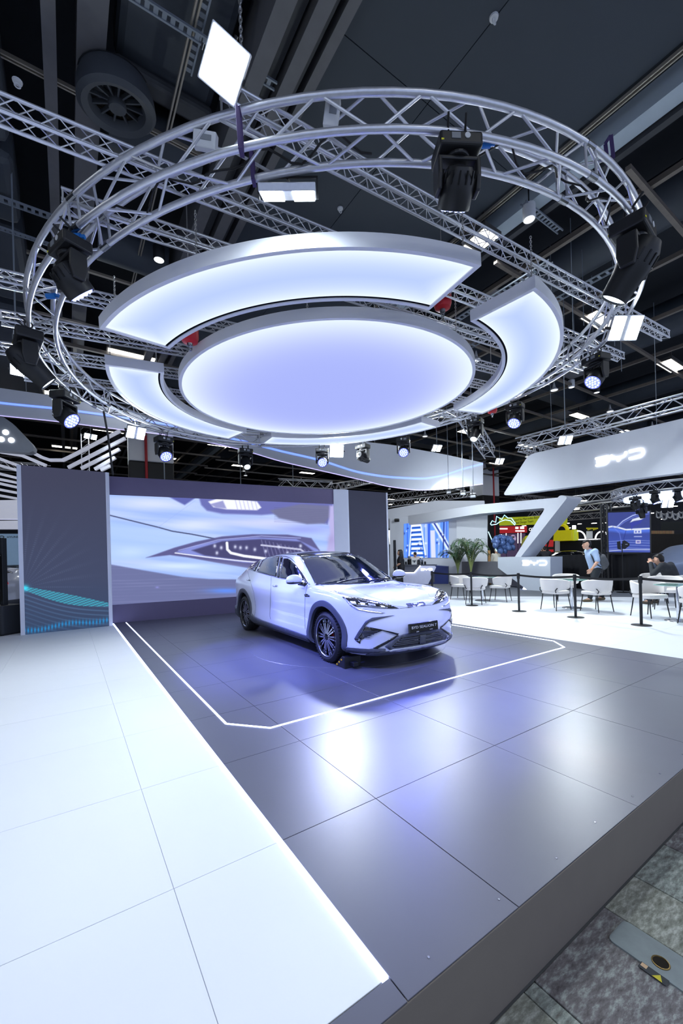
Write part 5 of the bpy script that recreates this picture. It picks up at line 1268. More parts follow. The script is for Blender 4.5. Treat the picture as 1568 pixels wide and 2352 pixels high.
# chock under the near front wheel
wc = CAR_M @ Vector((XF + 0.33, -0.80, 0)); ck = empty('wheel_chock', wc, (0, 0, R(-91.2)), label='black wheel chock with yellow studs in front of the near front wheel', cat='wheel chock')
MB().prism([(-0.14, 0.0), (0.12, 0.0), (0.12, 0.15), (0.06, 0.16), (-0.06, 0.06)], lambda a, c, d: (a, d, c), -0.14, 0.12).build('block', m_black, ck, bevel=0.01)
for k in range(3): MB().box((0.05 - 0.055 * k, -0.143, 0.11 - 0.04 * k), (0.022, 0.008, 0.018)).build('yellow_stud', m_yel if 'm_yel' in globals() else m_tagy, ck)
MB().box((0.17, -0.02, 0.06), (0.09, 0.08, 0.06)).build('stop', m_black, ck, bevel=0.01)
# shallow turntable under the car
tt = empty('turntable', (3.93, 5.75, 0.0), label='thin round dark turntable plate under the car', cat='turntable')
MB().lathe([(0.001, 0.0035), (1.62, 0.0035), (1.625, 0.0)], 96).build('plate', m_dark, tt)
# ------------------------------------------------------------------ lounge: chairs, tables, barrier posts
m_seat = mat('white_upholstery', (236, 232, 228), 0.6, var=0.02); m_leg = mat('chair_leg_black', (34, 35, 38), 0.4, 0.3)
m_glasst = mat('table_glass', (150, 190, 184), 0.05, spec=0.6)
def rsq(w, d, r, n=5): return [(p.x, p.y) for p in rpoly([(-w / 2, -d / 2, 0), (w / 2, -d / 2, 0), (w / 2, d / 2, 0), (-w / 2, d / 2, 0)], r, n)]
def make_chair():
    """faces +x"""
    t = empty('lounge_chair', cat='chair', group='white lounge chairs')
    MB().prism(rsq(0.52, 0.50, 0.14), lambda a, c, d: (a + 0.02, c, d), 0.405, 0.485).build('seat', m_seat, t, bevel=0.025, bseg=3)
    AN = np.linspace(R(72), R(288), 25); P = []
    for i, a in enumerate(AN):
        s = abs(i - 12) / 12; lo = 0.475 + 0.05 * s ** 2; hi = 0.79 - 0.06 * s ** 2.5 - 0.05 * max(0, s - 0.75) * 4 * 0.25
        for r, z in ((0.285, lo), (0.325, lo + 0.02), (0.345, (lo + hi) / 2), (0.355, hi - 0.02), (0.33, hi), (0.30, hi - 0.02), (0.285, (lo + hi) / 2)): P.append((0.02 + r * 0.98 * math.cos(a), r * math.sin(a), z))
    b = MB(); n = 7; F_ = [(i * n + k, i * n + (k + 1) % n, (i + 1) * n + (k + 1) % n, (i + 1) * n + k) for i in range(24) for k in range(n)] + [tuple(range(n - 1, -1, -1)), tuple(24 * n + k for k in range(n))]
    b.add(P, F_); b.build('backrest', m_seat, t, smooth=True)
    for x, y in ((0.20, 0.20), (0.20, -0.20), (-0.19, 0.19), (-0.19, -0.19)):
        o = MB().tube([(x, y, 0.44), (x * 1.12, y * 1.10, 0.22), (x * 1.3, y * 1.18, 0.0)], [0.013, 0.012, 0.010], 8).build('leg', m_leg, t, smooth=True)
    for s in (-1, 1): MB().tube([(-0.19, s * 0.19, 0.42), (-0.26, s * 0.22, 0.5), (-0.22, s * 0.25, 0.56)], 0.011, 6).build('back_support', m_leg, t)
    MB().tube([(0.2, 0.2, 0.41), (0.2, -0.2, 0.41), (-0.19, -0.19, 0.41), (-0.19, 0.19, 0.41)], 0.010, 6, closed=True).build('seat_frame', m_leg, t)
    return t
def make_table():
    t = empty('round_table', cat='table', group='round glass lounge tables')
    MB().lathe([(0.001, 0.012), (0.06, 0.02), (0.22, 0.012), (0.23, 0.0)], 32).build('base', m_steel, t, smooth=True); MB().cyl((0, 0, 0.01), (0, 0, 0.71), 0.032, n=16).build('pedestal', m_chrome, t, smooth=True)
    MB().lathe([(0.001, 0.70), (0.12, 0.70), (0.12, 0.715), (0.001, 0.715)], 20).build('plate', m_steel, t); MB().lathe([(0.001, 0.716), (0.39, 0.716), (0.395, 0.722), (0.39, 0.728), (0.001, 0.728)], 40).build('glass_top', m_glasst, t, smooth=True)
    return t
ch0, tb0 = make_chair(), make_table(); first = [True, True]
SETS = [((1108, 1379), 'table beyond the car bonnet', [((1058, 1376), 'white lounge chair on the left of the table beyond the car bonnet'), ((1092, 1387), 'white lounge chair turned back-on at the table beyond the car bonnet'), ((1150, 1381), 'white lounge chair on the right of the table beyond the car bonnet')]),
        ((1313, 1396), 'middle table', [((1275, 1400), 'white lounge chair left of the middle table, seen from behind its arm'), ((1300, 1380), 'white lounge chair behind the middle table'), ((1371, 1404), 'white lounge chair right of the middle table, in front of the walking man')]),
        ((1558, 1426), 'table at the right edge', [((1491, 1416), 'white lounge chair behind the rightmost barrier post'), ((1528, 1398), 'white lounge chair behind the table at the right edge'), ((1590, 1432), 'white lounge chair cut by the right edge of the picture'), ((1506, 1383), 'white lounge chair furthest back, beside the seated man')])]
for (tp, tl, chs) in SETS:
    T = at(*tp)
    t = tb0 if first[1] else copy_tree(tb0); first[1] = False; put(t, T, 0, 'round glass table on a steel pedestal, the ' + tl)
    for cpx, lab in chs:
        C = at(*cpx); d = T - C; c = ch0 if first[0] else copy_tree(ch0); first[0] = False
        if d.length < 0.5: C = T - d.normalized() * 0.52
        put(c, C, math.atan2(d.y, d.x), lab)
# barrier posts with belts
POSTS = [(9.5, 9.1), (9.39, 7.51), (9.26, 5.98), (9.23, 4.61), (9.11, 3.33), (9.05, 2.0)]
PL = ['barrier post just right of the reception desk', 'barrier post in front of the table beyond the car bonnet', 'barrier post left of the middle table', 'barrier post right of the middle table', 'rightmost barrier post in view', 'barrier post outside the right edge']
for i, (x, y) in enumerate(POSTS):
    t = empty('barrier_post', (x, y, 0), label='black ' + PL[i], cat='barrier post', group='black belt barrier posts')
    MB().lathe([(0.001, 0.014), (0.10, 0.014), (0.165, 0.008), (0.17, 0.0)], 28).build('base', m_black, t, smooth=True); MB().cyl((0, 0, 0.01), (0, 0, 0.86), 0.026, n=16).build('pole', m_black, t, smooth=True); MB().lathe([(0.03, 0.80), (0.036, 0.82), (0.036, 0.93), (0.03, 0.945), (0.001, 0.945)], 16).build('head', m_black, t, smooth=True)
    if i < len(POSTS) - 1:
        q = Vector((POSTS[i + 1][0] - x, POSTS[i + 1][1] - y, 0)); sag = [q * s + Vector((0, 0, 0.895 - 0.035 * math.sin(PI * s))) for s in np.linspace(0.02, 0.98, 14)]
        b = MB()
        for a, c in zip(sag[:-1], sag[1:]): b.beam(a, c, 0.003, 0.048)
        b.build('belt', m_cable, t)
# column loudspeakers
m_spk = mat('speaker_black', (36, 40, 46), 0.55, var=0.1)
def column_speaker(p, label, rz):
    t = empty('column_speaker', p, (0, 0, rz), label=label, cat='loudspeaker', group='slim column loudspeakers')
    MB().prism(rsq(0.40, 0.44, 0.07), lambda a, c, d: (a, c, d), 0.0, 0.62).build('bass_box', m_spk, t, bevel=0.015); MB().box((0, 0, 0.014), (0.42, 0.46, 0.028)).build('foot', m_black, t, bevel=0.01)
    MB().box((0, -0.02, 1.33), (0.092, 0.10, 1.42)).build('column', m_spk, t, bevel=0.008); MB().box((0, -0.072, 1.2), (0.07, 0.006, 1.0)).build('grille', m_blackm, t); MB().box((0, -0.075, 0.62 + 1.05), (0.02, 0.004, 0.006)).build('badge', m_tagw, t)
column_speaker(at(14, 1456), 'black slim column loudspeaker at the left edge of the picture', -YAW - 0.3)
p_ = atD(907, 1300, 15.3); column_speaker(Vector((p_.x, p_.y, 0)), 'black slim column loudspeaker behind the car bonnet', -YAW)
# ------------------------------------------------------------------ people
def blob(name, caps, vox, mt, parent, smooth=3):
    b = MB()
    for p0, r0, p1, r1 in caps:
        p0, p1 = Vector(p0), Vector(p1); n = 12
        if (p1 - p0).length > 1e-4: b.cyl(p0, p1, r0, r1, n)
        b.ball(p0, r0, n, 8); b.ball(p1, r1, n, 8)
    o = b.build(name, mt, parent); m = o.modifiers.new('r', 'REMESH'); m.mode = 'VOXEL'; m.voxel_size = vox; m.use_smooth_shade = True
    if smooth: s = o.modifiers.new('s', 'SMOOTH'); s.iterations = smooth; s.factor = 0.5
    return o
SKIN = mat('skin', (214, 168, 142), 0.55, var=0.04)
m_hair = mat('black_hair', (26, 22, 22), 0.4, var=0.2, nscale=40); m_eye = mat('eye_dark', (24, 20, 20), 0.3); m_lip = mat('lips', (176, 110, 100), 0.5)
def hand(caps, wr, d, side, s=1.0):
    """palm and five bent fingers hanging from wrist wr along d; side = thumb direction"""
    d = Vector(d).normalized(); side = Vector(side); side = (side - d * side.dot(d)).normalized(); nrm = d.cross(side); wr = Vector(wr)
    for k, (o, L) in enumerate(((0.033, 0.062), (0.011, 0.072), (-0.011, 0.067), (-0.032, 0.052))):
        a = wr + d * 0.085 * s + side * o * s; m = a + (d * 0.9 + nrm * 0.25).normalized() * L * 0.5 * s; e = m + (d * 0.75 + nrm * 0.7).normalized() * L * 0.5 * s
        caps += [(wr + d * 0.02 * s + side * o * 0.6 * s, 0.017 * s, a, 0.013 * s), (a, 0.0105 * s, m, 0.0095 * s), (m, 0.0095 * s, e, 0.008 * s)]
    t0 = wr + d * 0.03 * s + side * 0.03 * s; t1 = t0 + (d * 0.6 + side * 0.7).normalized() * 0.04 * s; t2 = t1 + (d * 0.9 + side * 0.1 + nrm * 0.2).normalized() * 0.032 * s
    caps += [(t0, 0.014 * s, t1, 0.011 * s), (t1, 0.011 * s, t2, 0.009 * s)]
def person(loc, face, J, label, shirt, trousers, sleeve=0.5, hair='short', vox=0.014, shoe=(60, 52, 44), scale=1.0, long_top=False, trousers_on=True):
    """J: joints in a frame facing +x, left +y. face: heading angle"""
    t = empty('person', loc, (0, 0, face), label=label, cat='person'); t.scale = (scale,) * 3
    g = {k: Vector(v) for k, v in J.items()}
    lerp = lambda a, b_, k: a + (b_ - a) * k
    ms, mtr, msh = mat('shirt', shirt, 0.75, var=0.08), mat('trousers', trousers, 0.8, var=0.1), mat('shoes', shoe, 0.6)
    hd, nk, chst, pel = g['head'], g['neck'], g['chest'], g['pelvis']
    fw = g.get('look', Vector((1, 0, 0))).normalized(); lf = Vector((0, 0, 1)).cross(fw).normalized(); upv = fw.cross(lf)
    body = [(pel, 0.135, chst, 0.14), (chst, 0.13, nk, 0.062), (nk, 0.055, hd - upv * 0.05, 0.056),
            (hd + upv * 0.035 - fw * 0.012, 0.092, hd - upv * 0.02 + fw * 0.01, 0.082), (hd - upv * 0.07 + fw * 0.035, 0.052, hd - upv * 0.03 + fw * 0.02, 0.07),
            (hd + fw * 0.085 + upv * 0.0, 0.012, hd + fw * 0.103 - upv * 0.022, 0.014)]
    for s in (-1, 1): body.append((hd + lf * s * 0.086 + upv * 0.01, 0.017, hd + lf * s * 0.086 - upv * 0.025, 0.012))
    for S in ('l', 'r'):
        sh_, el, wr = g[S + 'sh'], g[S + 'el'], g[S + 'wr']; hp2, kn, an = g[S + 'hip'], g[S + 'kn'], g[S + 'an']; sd = 1 if S == 'l' else -1
        body += [(chst + Vector((0, sd * 0.07, 0.03)), 0.10, sh_, 0.062), (sh_, 0.054, el, 0.043), (el, 0.042, lerp(el, wr, 0.35), 0.042), (lerp(el, wr, 0.35), 0.041, wr, 0.027), (wr, 0.027, wr + (wr - el).normalized() * 0.03, 0.03)]
        hand(body, wr, wr - el, g.get(S + 'th', Vector((1, 0, 0))))
        body += [(pel + Vector((0, sd * 0.05, -0.02)), 0.12, hp2, 0.095), (hp2, 0.088, kn, 0.06), (kn, 0.058, lerp(kn, an, 0.35), 0.056), (lerp(kn, an, 0.35), 0.055, an, 0.038), (an, 0.04, an + g.get(S + 'toe', Vector((1, 0, 0))) * 0.12 + Vector((0, 0, -0.045)), 0.034)]
    blob('body', body, vox, SKIN, t)
    top = [(pel + Vector((0, 0, 0.03 if not long_top else -0.12)), 0.16, chst, 0.165), (chst, 0.155, lerp(chst, nk, 0.75), 0.085), (pel + Vector((0, 0.03, 0.02)), 0.15, pel + Vector((0, -0.03, 0.02)), 0.15)]
    for S in ('l', 'r'):
        sh_, el, wr = g[S + 'sh'], g[S + 'el'], g[S + 'wr']; sd = 1 if S == 'l' else -1
        top += [(chst + Vector((0, sd * 0.08, 0.03)), 0.125, sh_, 0.082)]
        if sleeve <= 0.5: top += [(sh_, 0.076, lerp(sh_, el, sleeve * 2), 0.066)]
        else: top += [(sh_, 0.076, el, 0.06), (el, 0.06, lerp(el, wr, (sleeve - 0.5) * 2), 0.046)]
    sh_o = blob('shirt', top, vox, ms, t)
    tr = [(pel + Vector((0, 0, 0.03)), 0.148, pel + Vector((0, 0, -0.04)), 0.15)]
    for S in ('l', 'r'):
        hp2, kn, an = g[S + 'hip'], g[S + 'kn'], g[S + 'an']; sd = 1 if S == 'l' else -1
        tr += [(pel + Vector((0, sd * 0.05, -0.03)), 0.132, hp2, 0.108), (hp2, 0.104, kn, 0.078), (kn, 0.076, lerp(kn, an, 0.92), 0.060)]
        toe = g.get(S + 'toe', Vector((1, 0, 0))); blob('shoe', [(an + Vector((-0.03, 0, -0.04)), 0.045, an + toe * 0.06 + Vector((0, 0, -0.045)), 0.047), (an + toe * 0.06 + Vector((0, 0, -0.045)), 0.047, an + toe * 0.16 + Vector((0, 0, -0.055)), 0.036)], vox, msh, t)
    blob('trousers', tr, vox, mtr, t)
    hc = [(hd + upv * 0.06 - fw * 0.04, 0.090, hd + upv * 0.072 + fw * 0.012, 0.074), (hd - fw * 0.055 + upv * 0.02, 0.082, hd - fw * 0.05 - upv * 0.03, 0.068)]
    if hair == 'long': hc += [(hd - fw * 0.05, 0.085, hd - fw * 0.085 - upv * 0.2, 0.075), (hd - fw * 0.085 - upv * 0.2, 0.075, hd - fw * 0.07 - upv * 0.36, 0.05)] + [(hd + lf * s * 0.075 - fw * 0.02 + upv * 0.03, 0.035, hd + lf * s * 0.07 - fw * 0.05 - upv * 0.2, 0.035) for s in (-1, 1)]
    blob('hair', hc, vox, m_hair, t, 2)
    for s in (-1, 1):
        MB().ball(hd + fw * 0.088 + lf * s * 0.034 + upv * 0.012, 0.010, 8, 6).build('eye', m_eye, t); MB().beam(hd + fw * 0.092 + lf * s * 0.018 + upv * 0.036, hd + fw * 0.082 + lf * s * 0.052 + upv * 0.034, 0.008, 0.008).build('eyebrow', m_hair, t)
    MB().beam(hd + fw * 0.088 + lf * 0.022 - upv * 0.058, hd + fw * 0.088 - lf * 0.022 - upv * 0.058, 0.012, 0.010).build('mouth', m_lip, t)
    return t, g
STAND = dict(pelvis=(0, 0, 0.92), chest=(0.01, 0, 1.26), neck=(0.02, 0, 1.44), head=(0.05, 0, 1.575), lsh=(0.01, 0.19, 1.38), rsh=(0.01, -0.19, 1.38), lel=(-0.02, 0.25, 1.12), rel=(-0.02, -0.25, 1.12), lwr=(0.08, 0.25, 0.90), rwr=(0.08, -0.25, 0.90), lhip=(0, 0.10, 0.86), rhip=(0, -0.10, 0.86), lkn=(0.02, 0.10, 0.49), rkn=(0.02, -0.10, 0.49), lan=(-0.02, 0.10, 0.085), ran=(-0.02, -0.10, 0.085))
HEAD_L = math.atan2(-_r.y, -_r.x)      # heading to the left of the picture
HEAD_A = math.atan2(-_f.y, -_f.x)      # towards the camera
HEAD_B = math.atan2(_f.y, _f.x)
# walking man with a backpack
J = dict(STAND, pelvis=(-0.03, 0, 0.92), chest=(0.06, 0, 1.26), neck=(0.13, 0, 1.44), head=(0.20, 0, 1.56), lsh=(0.07, 0.19, 1.38), rsh=(0.07, -0.19, 1.38), lel=(0.05, 0.27, 1.11), lwr=(0.22, 0.28, 0.90), rel=(-0.10, -0.25, 1.12), rwr=(-0.02, -0.25, 0.88), lhip=(-0.02, 0.10, 0.86), rhip=(-0.03, -0.10, 0.86), lkn=(0.12, 0.10, 0.48), rkn=(-0.08, -0.10, 0.47), lan=(0.19, 0.10, 0.085), ran=(-0.26, -0.10, 0.10))
man, g = person(at(1366, 1381), HEAD_L - 0.05, J, 'man walking left in a pale blue polo shirt with a grey backpack', (176, 200, 232), (40, 46, 52), 0.45, 'short', 0.010, (96, 84, 62), 1.04)
bp = empty('backpack', man.location, (0, 0, HEAD_L - 0.05), label='slouched grey backpack on the shoulder of the walking man', cat='backpack'); m_bag = mat('grey_fabric', (92, 94, 98), 0.85, var=0.12, nscale=20, bump=0.2)
blob('bag', [((-0.17, 0.10, 1.24), 0.11, (-0.20, 0.06, 1.02), 0.13), ((-0.17, -0.10, 1.24), 0.10, (-0.20, -0.08, 1.02), 0.12), ((-0.20, 0.0, 1.24), 0.12, (-0.24, 0.0, 1.02), 0.13), ((-0.29, 0.05, 1.2), 0.05, (-0.33, 0.05, 1.06), 0.06)], 0.014, m_bag, bp)
MB().tube([(-0.14, 0.13, 1.31), (-0.03, 0.15, 1.475), (0.08, 0.15, 1.47), (0.16, 0.15, 1.36), (0.10, 0.19, 1.12), (-0.10, 0.17, 0.98)], 0.017, 6).build('shoulder_strap', mat('strap_dark', (58, 60, 64), 0.8), bp, smooth=True); MB().tube([(-0.27, 0.02, 1.27), (-0.30, 0.02, 1.33), (-0.24, 0.02, 1.34)], 0.012, 6).build('handle', m_bag, bp)
MB().tube([(-0.20, 0.12, 0.95), (-0.14, 0.14, 0.80), (-0.06, 0.15, 0.86)], 0.008, 5).build('loose_strap', m_bag, bp)
wb = MB(); wrp = g['lwr']; wb.tube([wrp + Vector((0.03 * math.cos(a), 0.03 * math.sin(a), 0.01 * math.cos(a))) for a in np.linspace(0, 2 * PI, 14, endpoint=False)], 0.009, 6, closed=True); wb.build('wristband', mat('wristband_orange', (224, 150, 60), 0.5), man)
MB().tube([Vector((0.10, 0.07 * math.cos(a), 1.45 + 0.05 * math.sin(a))) + Vector((0.05 * math.sin(a), 0, 0)) for a in np.linspace(0, 2 * PI, 16, endpoint=False)], 0.008, 6, closed=True).build('collar', mat('collar_red', (150, 70, 80), 0.7), man)
# woman in black behind the bonnet, facing left to the desk
J = dict(STAND, lel=(0.02, 0.24, 1.12), lwr=(0.2, 0.2, 1.0), rel=(0.02, -0.24, 1.12), rwr=(0.2, -0.2, 1.02), chest=(0.02, 0, 1.24))
pw = atD(921, 1300, 17.5); person(Vector((pw.x, pw.y, 0)), HEAD_L - 0.3, J, 'woman with long black hair in black clothes beside the reception desk', (24, 25, 32), (20, 20, 26), 0.4, 'long', 0.018, (30, 30, 32), 1.0)
# barista behind the desk
J = dict(STAND, chest=(0.06, 0, 1.22), neck=(0.14, 0, 1.38), head=(0.21, 0, 1.47), look=(1, 0, -0.6), lel=(0.16, 0.25, 1.08), lwr=(0.34, 0.16, 1.02), rel=(0.16, -0.25, 1.08), rwr=(0.34, -0.16, 1.02), lsh=(0.08, 0.19, 1.33), rsh=(0.08, -0.19, 1.33))
pw = atD(952, 1300, 21.4); person(Vector((pw.x, pw.y, 0)), HEAD_A, J, 'barista in a pale shirt bending behind the reception desk', (222, 210, 206), (40, 40, 44), 0.45, 'short', 0.02)
# visitor beside the balloons
pw = atD(1139, 1300, 19.5); person(Vector((pw.x, pw.y, 0)), HEAD_A + 0.4, STAND, 'standing visitor in a cream top and black trousers below the balloons', (226, 220, 206), (26, 26, 30), 0.9, 'short', 0.02)
# seated people
SIT = dict(pelvis=(0, 0, 0.52), chest=(0.05, 0, 0.86), neck=(0.12, 0, 1.03), head=(0.18, 0, 1.15), lsh=(0.07, 0.19, 0.98), rsh=(0.07, -0.19, 0.98), lel=(0.22, 0.27, 0.78), rel=(0.22, -0.27, 0.78), lwr=(0.36, 0.12, 1.02), rwr=(0.36, -0.12, 1.02), lhip=(0.06, 0.11, 0.50), rhip=(0.06, -0.11, 0.50), lkn=(0.46, 0.14, 0.50), rkn=(0.46, -0.14, 0.50), lan=(0.44, 0.14, 0.09), ran=(0.44, -0.14, 0.09), look=(1, 0, -0.5))
J = dict(SIT, chest=(0.10, 0, 0.84), neck=(0.22, 0, 0.98), head=(0.30, 0, 1.08), lsh=(0.14, 0.20, 0.95), rsh=(0.14, -0.20, 0.95), lel=(0.28, 0.32, 0.74), rel=(0.28, -0.32, 0.74), lwr=(0.40, 0.14, 1.00), rwr=(0.40, -0.14, 1.00))
pw = at(1548, 1391); sman, _g = person(pw, HEAD_B + 0.5, J, 'man in a dark long-sleeved shirt hunched forward, seen from behind at right', (46, 50, 56), (38, 40, 46), 1.0, 'short', 0.012, (70, 60, 50), 1.08)
c = copy_tree(ch0); put(c, pw + Vector((0, 0, 0)), HEAD_B + 0.5, 'white lounge chair the hunched man in dark clothes sits on')
for px, D, lab, shc, hr, py in ((1227, 20.5, 'woman raising a hand to her face behind the black table', (60, 54, 60), 'long', 1300), (1253, 20.0, 'man in a dark suit, seen from behind beyond the black table', (48, 48, 54), 'short', 1300), (1536, 24, 'far seated woman in white pointing sideways', (220, 214, 210), 'long', 1290), (1558, 24, 'far seated woman facing forward with long hair', (214, 200, 196), 'long', 1290)):
    pw = atD(px, py, D); st = empty('stool', (pw.x, pw.y, 0), label='low dark stool under the ' + ('woman behind the black table' if px == 1227 else 'man in the dark suit' if px == 1253 else 'left far seated woman' if px == 1536 else 'right far seated woman'), cat='stool')
    dz = 0.35 if D > 21 else 0.45
    MB().lathe([(0.001, 0.40 + dz), (0.19, 0.40 + dz), (0.20, 0.38 + dz), (0.19, 0.36 + dz), (0.001, 0.36 + dz)], 20).build('seat', m_black, st); MB().cyl((0, 0, 0), (0, 0, 0.37 + dz), 0.03, n=10).build('stem', m_black, st); MB().lathe([(0.001, 0.02), (0.2, 0.02), (0.2, 0)], 20).build('foot', m_black, st)
    person(Vector((pw.x, pw.y, dz)), HEAD_B - 0.2 if 'behind beyond' in lab else HEAD_A + 0.3, SIT, lab, shc, (40, 40, 46), 0.9, hr, 0.022)
# ------------------------------------------------------------------ further stands and things behind
def card(name, label, cat, pl, pts, mt, th=0.12, part='board', group=None):
    t = empty(name, label=label, cat=cat, group=group); pslab(MB(), pl, pts, th).build(part, mt, t); return t
def vtext(parent, pl, px, py, body, h_px, mt, wscale=1.0, off=0.01):
    p = pl(px, py, off); s = (pl(px, py, off) - pl(px, py + h_px, off)).length * 1.35
    o = link('lettering', text_mesh('lettering', body, s, mt, 0.004), parent); o.matrix_local = facing(p, pl.n); o.scale = (wscale, 1, 1); return o
m_txtw = glow('letter_white', (245, 248, 255), 1.2); m_txtd = mat('letter_dark', (60, 66, 40), 0.6)
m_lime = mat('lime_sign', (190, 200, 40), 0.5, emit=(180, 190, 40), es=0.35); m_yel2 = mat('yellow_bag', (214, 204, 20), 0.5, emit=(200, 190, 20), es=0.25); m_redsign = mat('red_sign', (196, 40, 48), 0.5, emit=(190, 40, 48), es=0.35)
m_drape = mat('black_drape', (24, 25, 30), 0.9, var=0.1)
# black draped table run behind the lounge
dp = vplane(1263, 16.8, 1498, 13.7)
dt = empty('draped_table', label='long table covered to the floor in black pleated cloth', cat='table')
def drape(parent, pl, x0, x1, y0f, depth, name):
    A, B = pl(x0, y0f(x0)), pl(x1, y0f(x1)); zt = (A.z + B.z) / 2; L = B - A; L.z = 0; n = 140; V = []; F_ = []
    for i in range(n + 1):
        s = i / n; base = A + L * s; w = 0.035 * math.sin(s * 95) + 0.03 * math.sin(s * 41 + 1)
        for z, k in ((zt, 0.15), (zt * 0.6, 0.7), (0.012, 1.0)): p = base + pl.n * (w * k + 0.03 * k); V.append((p.x, p.y, z))
    for i in range(n):
        for k in range(2): a = i * 3 + k; F_.append((a, a + 3, a + 4, a + 1))
    b = MB(); b.add(V, F_); o = b.build(name, m_drape, parent, smooth=True); so = o.modifiers.new('s', 'SOLIDIFY'); so.thickness = 0.01; return zt
zt = drape(dt, dp, 1263, 1498, lambda x: 1274, 0.7, 'cloth_front')
A, B = dp(1263, 1274), dp(1498, 1274)
b = MB(); c = [A, B, B - dp.n * 0.8, A - dp.n * 0.8]; b.add([(p.x, p.y, zt) for p in c] + [(p.x, p.y, zt - 0.03) for p in c], [(0, 1, 2, 3), (7, 6, 5, 4), (0, 4, 5, 1), (1, 5, 6, 2), (2, 6, 7, 3), (3, 7, 4, 0)]); b.build('cloth_top', m_drape, dt)
# see-through LED screen
tp = vplane(1385, 14.6, 1495, 13.9)
ts = empty('transparent_screen', label='blue see-through LED screen showing the glowing outline of a car', cat='screen')
q = [tp(x, y, 0.0) for x, y in ((1393, 1270), (1494, 1271), (1393, 1176), (1493, 1173))]
def tled(u, v):
    x, y = u * 100, (1 - v) * 96; p = Paint(x, y, (64, 76, 150)); p.mix(np.clip((y - 30) / 40, 0, 1) * 0.5, (60, 90, 200)); p.mix(np.clip((y - 60) / 40, 0, 1) * 0.35, (96, 104, 190))
    p.line([(0, 40), (20, 42), (40, 46), (100, 44)], 9, (90, 130, 250), 0.8, 6); p.line([(0, 36), (12, 34), (25, 36), (45, 42), (100, 40)], 3.5, (235, 242, 255)); p.line([(23, 36), (38, 22), (60, 10), (80, 4), (100, 2)], 2.6, (180, 196, 255)); p.line([(26, 36), (42, 24), (64, 13), (100, 6)], 1.2, (120, 140, 240))
    p.poly([(54, 26), (60, 18), (74, 14), (86, 16), (80, 20), (64, 22)], (230, 238, 255), 2); p.poly([(54, 26), (70, 24), (84, 18), (78, 28), (62, 34), (58, 42)], (60, 70, 170), 2); p.line([(14, 34), (30, 50), (34, 70)], 2, (120, 140, 240), 0.6); p.line([(45, 44), (38, 70)], 1.2, (40, 50, 130), 0.8)
    for k, yy in enumerate((66, 71, 77, 84, 88)): p.line([(0, yy + 4), (50, yy), (100, yy + 2)], 1.1, (170, 190, 255), 0.7)
    p.poly([(63, 43), (80, 42), (80, 51), (63, 51)], (230, 236, 255), 1.5, 0.9); p.poly([(66, 45), (69, 45), (69, 49), (66, 49)], (70, 90, 200), 1); p.poly([(73, 45), (76, 45), (76, 49), (73, 49)], (70, 90, 200), 1); p.line([(64, 58), (80, 58)], 2.2, (200, 210, 255), 0.8); p.poly([(67, 66), (78, 66), (78, 74), (67, 74)], (220, 214, 240), 1.2); p.poly([(69, 68), (76, 68), (76, 72), (69, 72)], (110, 110, 190), 1)
    p.line([(0, 92), (40, 88), (100, 87)], 1.6, (225, 235, 255), 0.8); return p.c
picture('display', q[0], q[1], q[2], q[3], 130, 120, tled, 0.8, ts, 0.05)
b = MB(); b.beam(q[0], q[1], 0.06, 0.06); b.build('bottom_bar', m_black, ts); b = MB(); b.beam(q[1], q[3], 0.03, 0.03); b.build('side_bar', m_black, ts); MB().beam(q[2], q[3], 0.03, 0.05).build('top_bar', m_black, ts)
# black lattice tower beside it
tw = empty('lattice_tower', label='black lattice tower at the left of the see-through screen', cat='tower'); c0 = tp(1389, 1272, 0.0)
for dx, dy in ((-0.09, 0), (0.09, 0), (0.0, 0.16), (0.2, 0.1)): MB().beam(Vector((c0.x, c0.y, 0)) + tp.u * dx - tp.n * dy, Vector((c0.x, c0.y, 3.1)) + tp.u * dx - tp.n * dy, 0.05, 0.05).build('upright', m_black, tw)
b = MB()
for k in range(24): z = 0.1 + k * 0.125; b.beam(Vector((c0.x, c0.y, z)) + tp.u * (-0.09 if k % 2 else 0.09), Vector((c0.x, c0.y, z + 0.125)) + tp.u * (0.09 if k % 2 else -0.09), 0.02, 0.02)
b.build('lattice', m_blackm, tw)['kind'] = 'stuff'
# paddle antenna on a stand
pa = tp(1428, 1252, 0.5); an = empty('paddle_antenna', (pa.x, pa.y, 0), (0, 0, -YAW), label='black paddle antenna on a stand in front of the see-through screen', cat='antenna')
MB().cyl((0, 0, 0), (0, 0, pa.z + 0.05), 0.015, n=8).build('pole', m_black, an); MB().prism([(0.02, -0.12), (0.09, -0.14), (0.25, -0.02), (0.25, 0.05), (0.09, 0.16), (0.02, 0.13)], lambda a, c, d: (a, d, pa.z + c), -0.01, 0.015).build('paddle', m_black, an); MB().prism([(-0.04, -0.16), (-0.15, -0.12), (-0.16, 0.12), (-0.06, 0.14)], lambda a, c, d: (a, d, pa.z + c), -0.01, 0.015).build('paddle', m_black, an); MB().lathe([(0.001, 0.02), (0.2, 0.02), (0.2, 0)], 16).build('foot', m_black, an); MB().box((0.14, -0.016, pa.z + 0.02), (0.08, 0.003, 0.02)).build('label_plate', m_tagw, an)
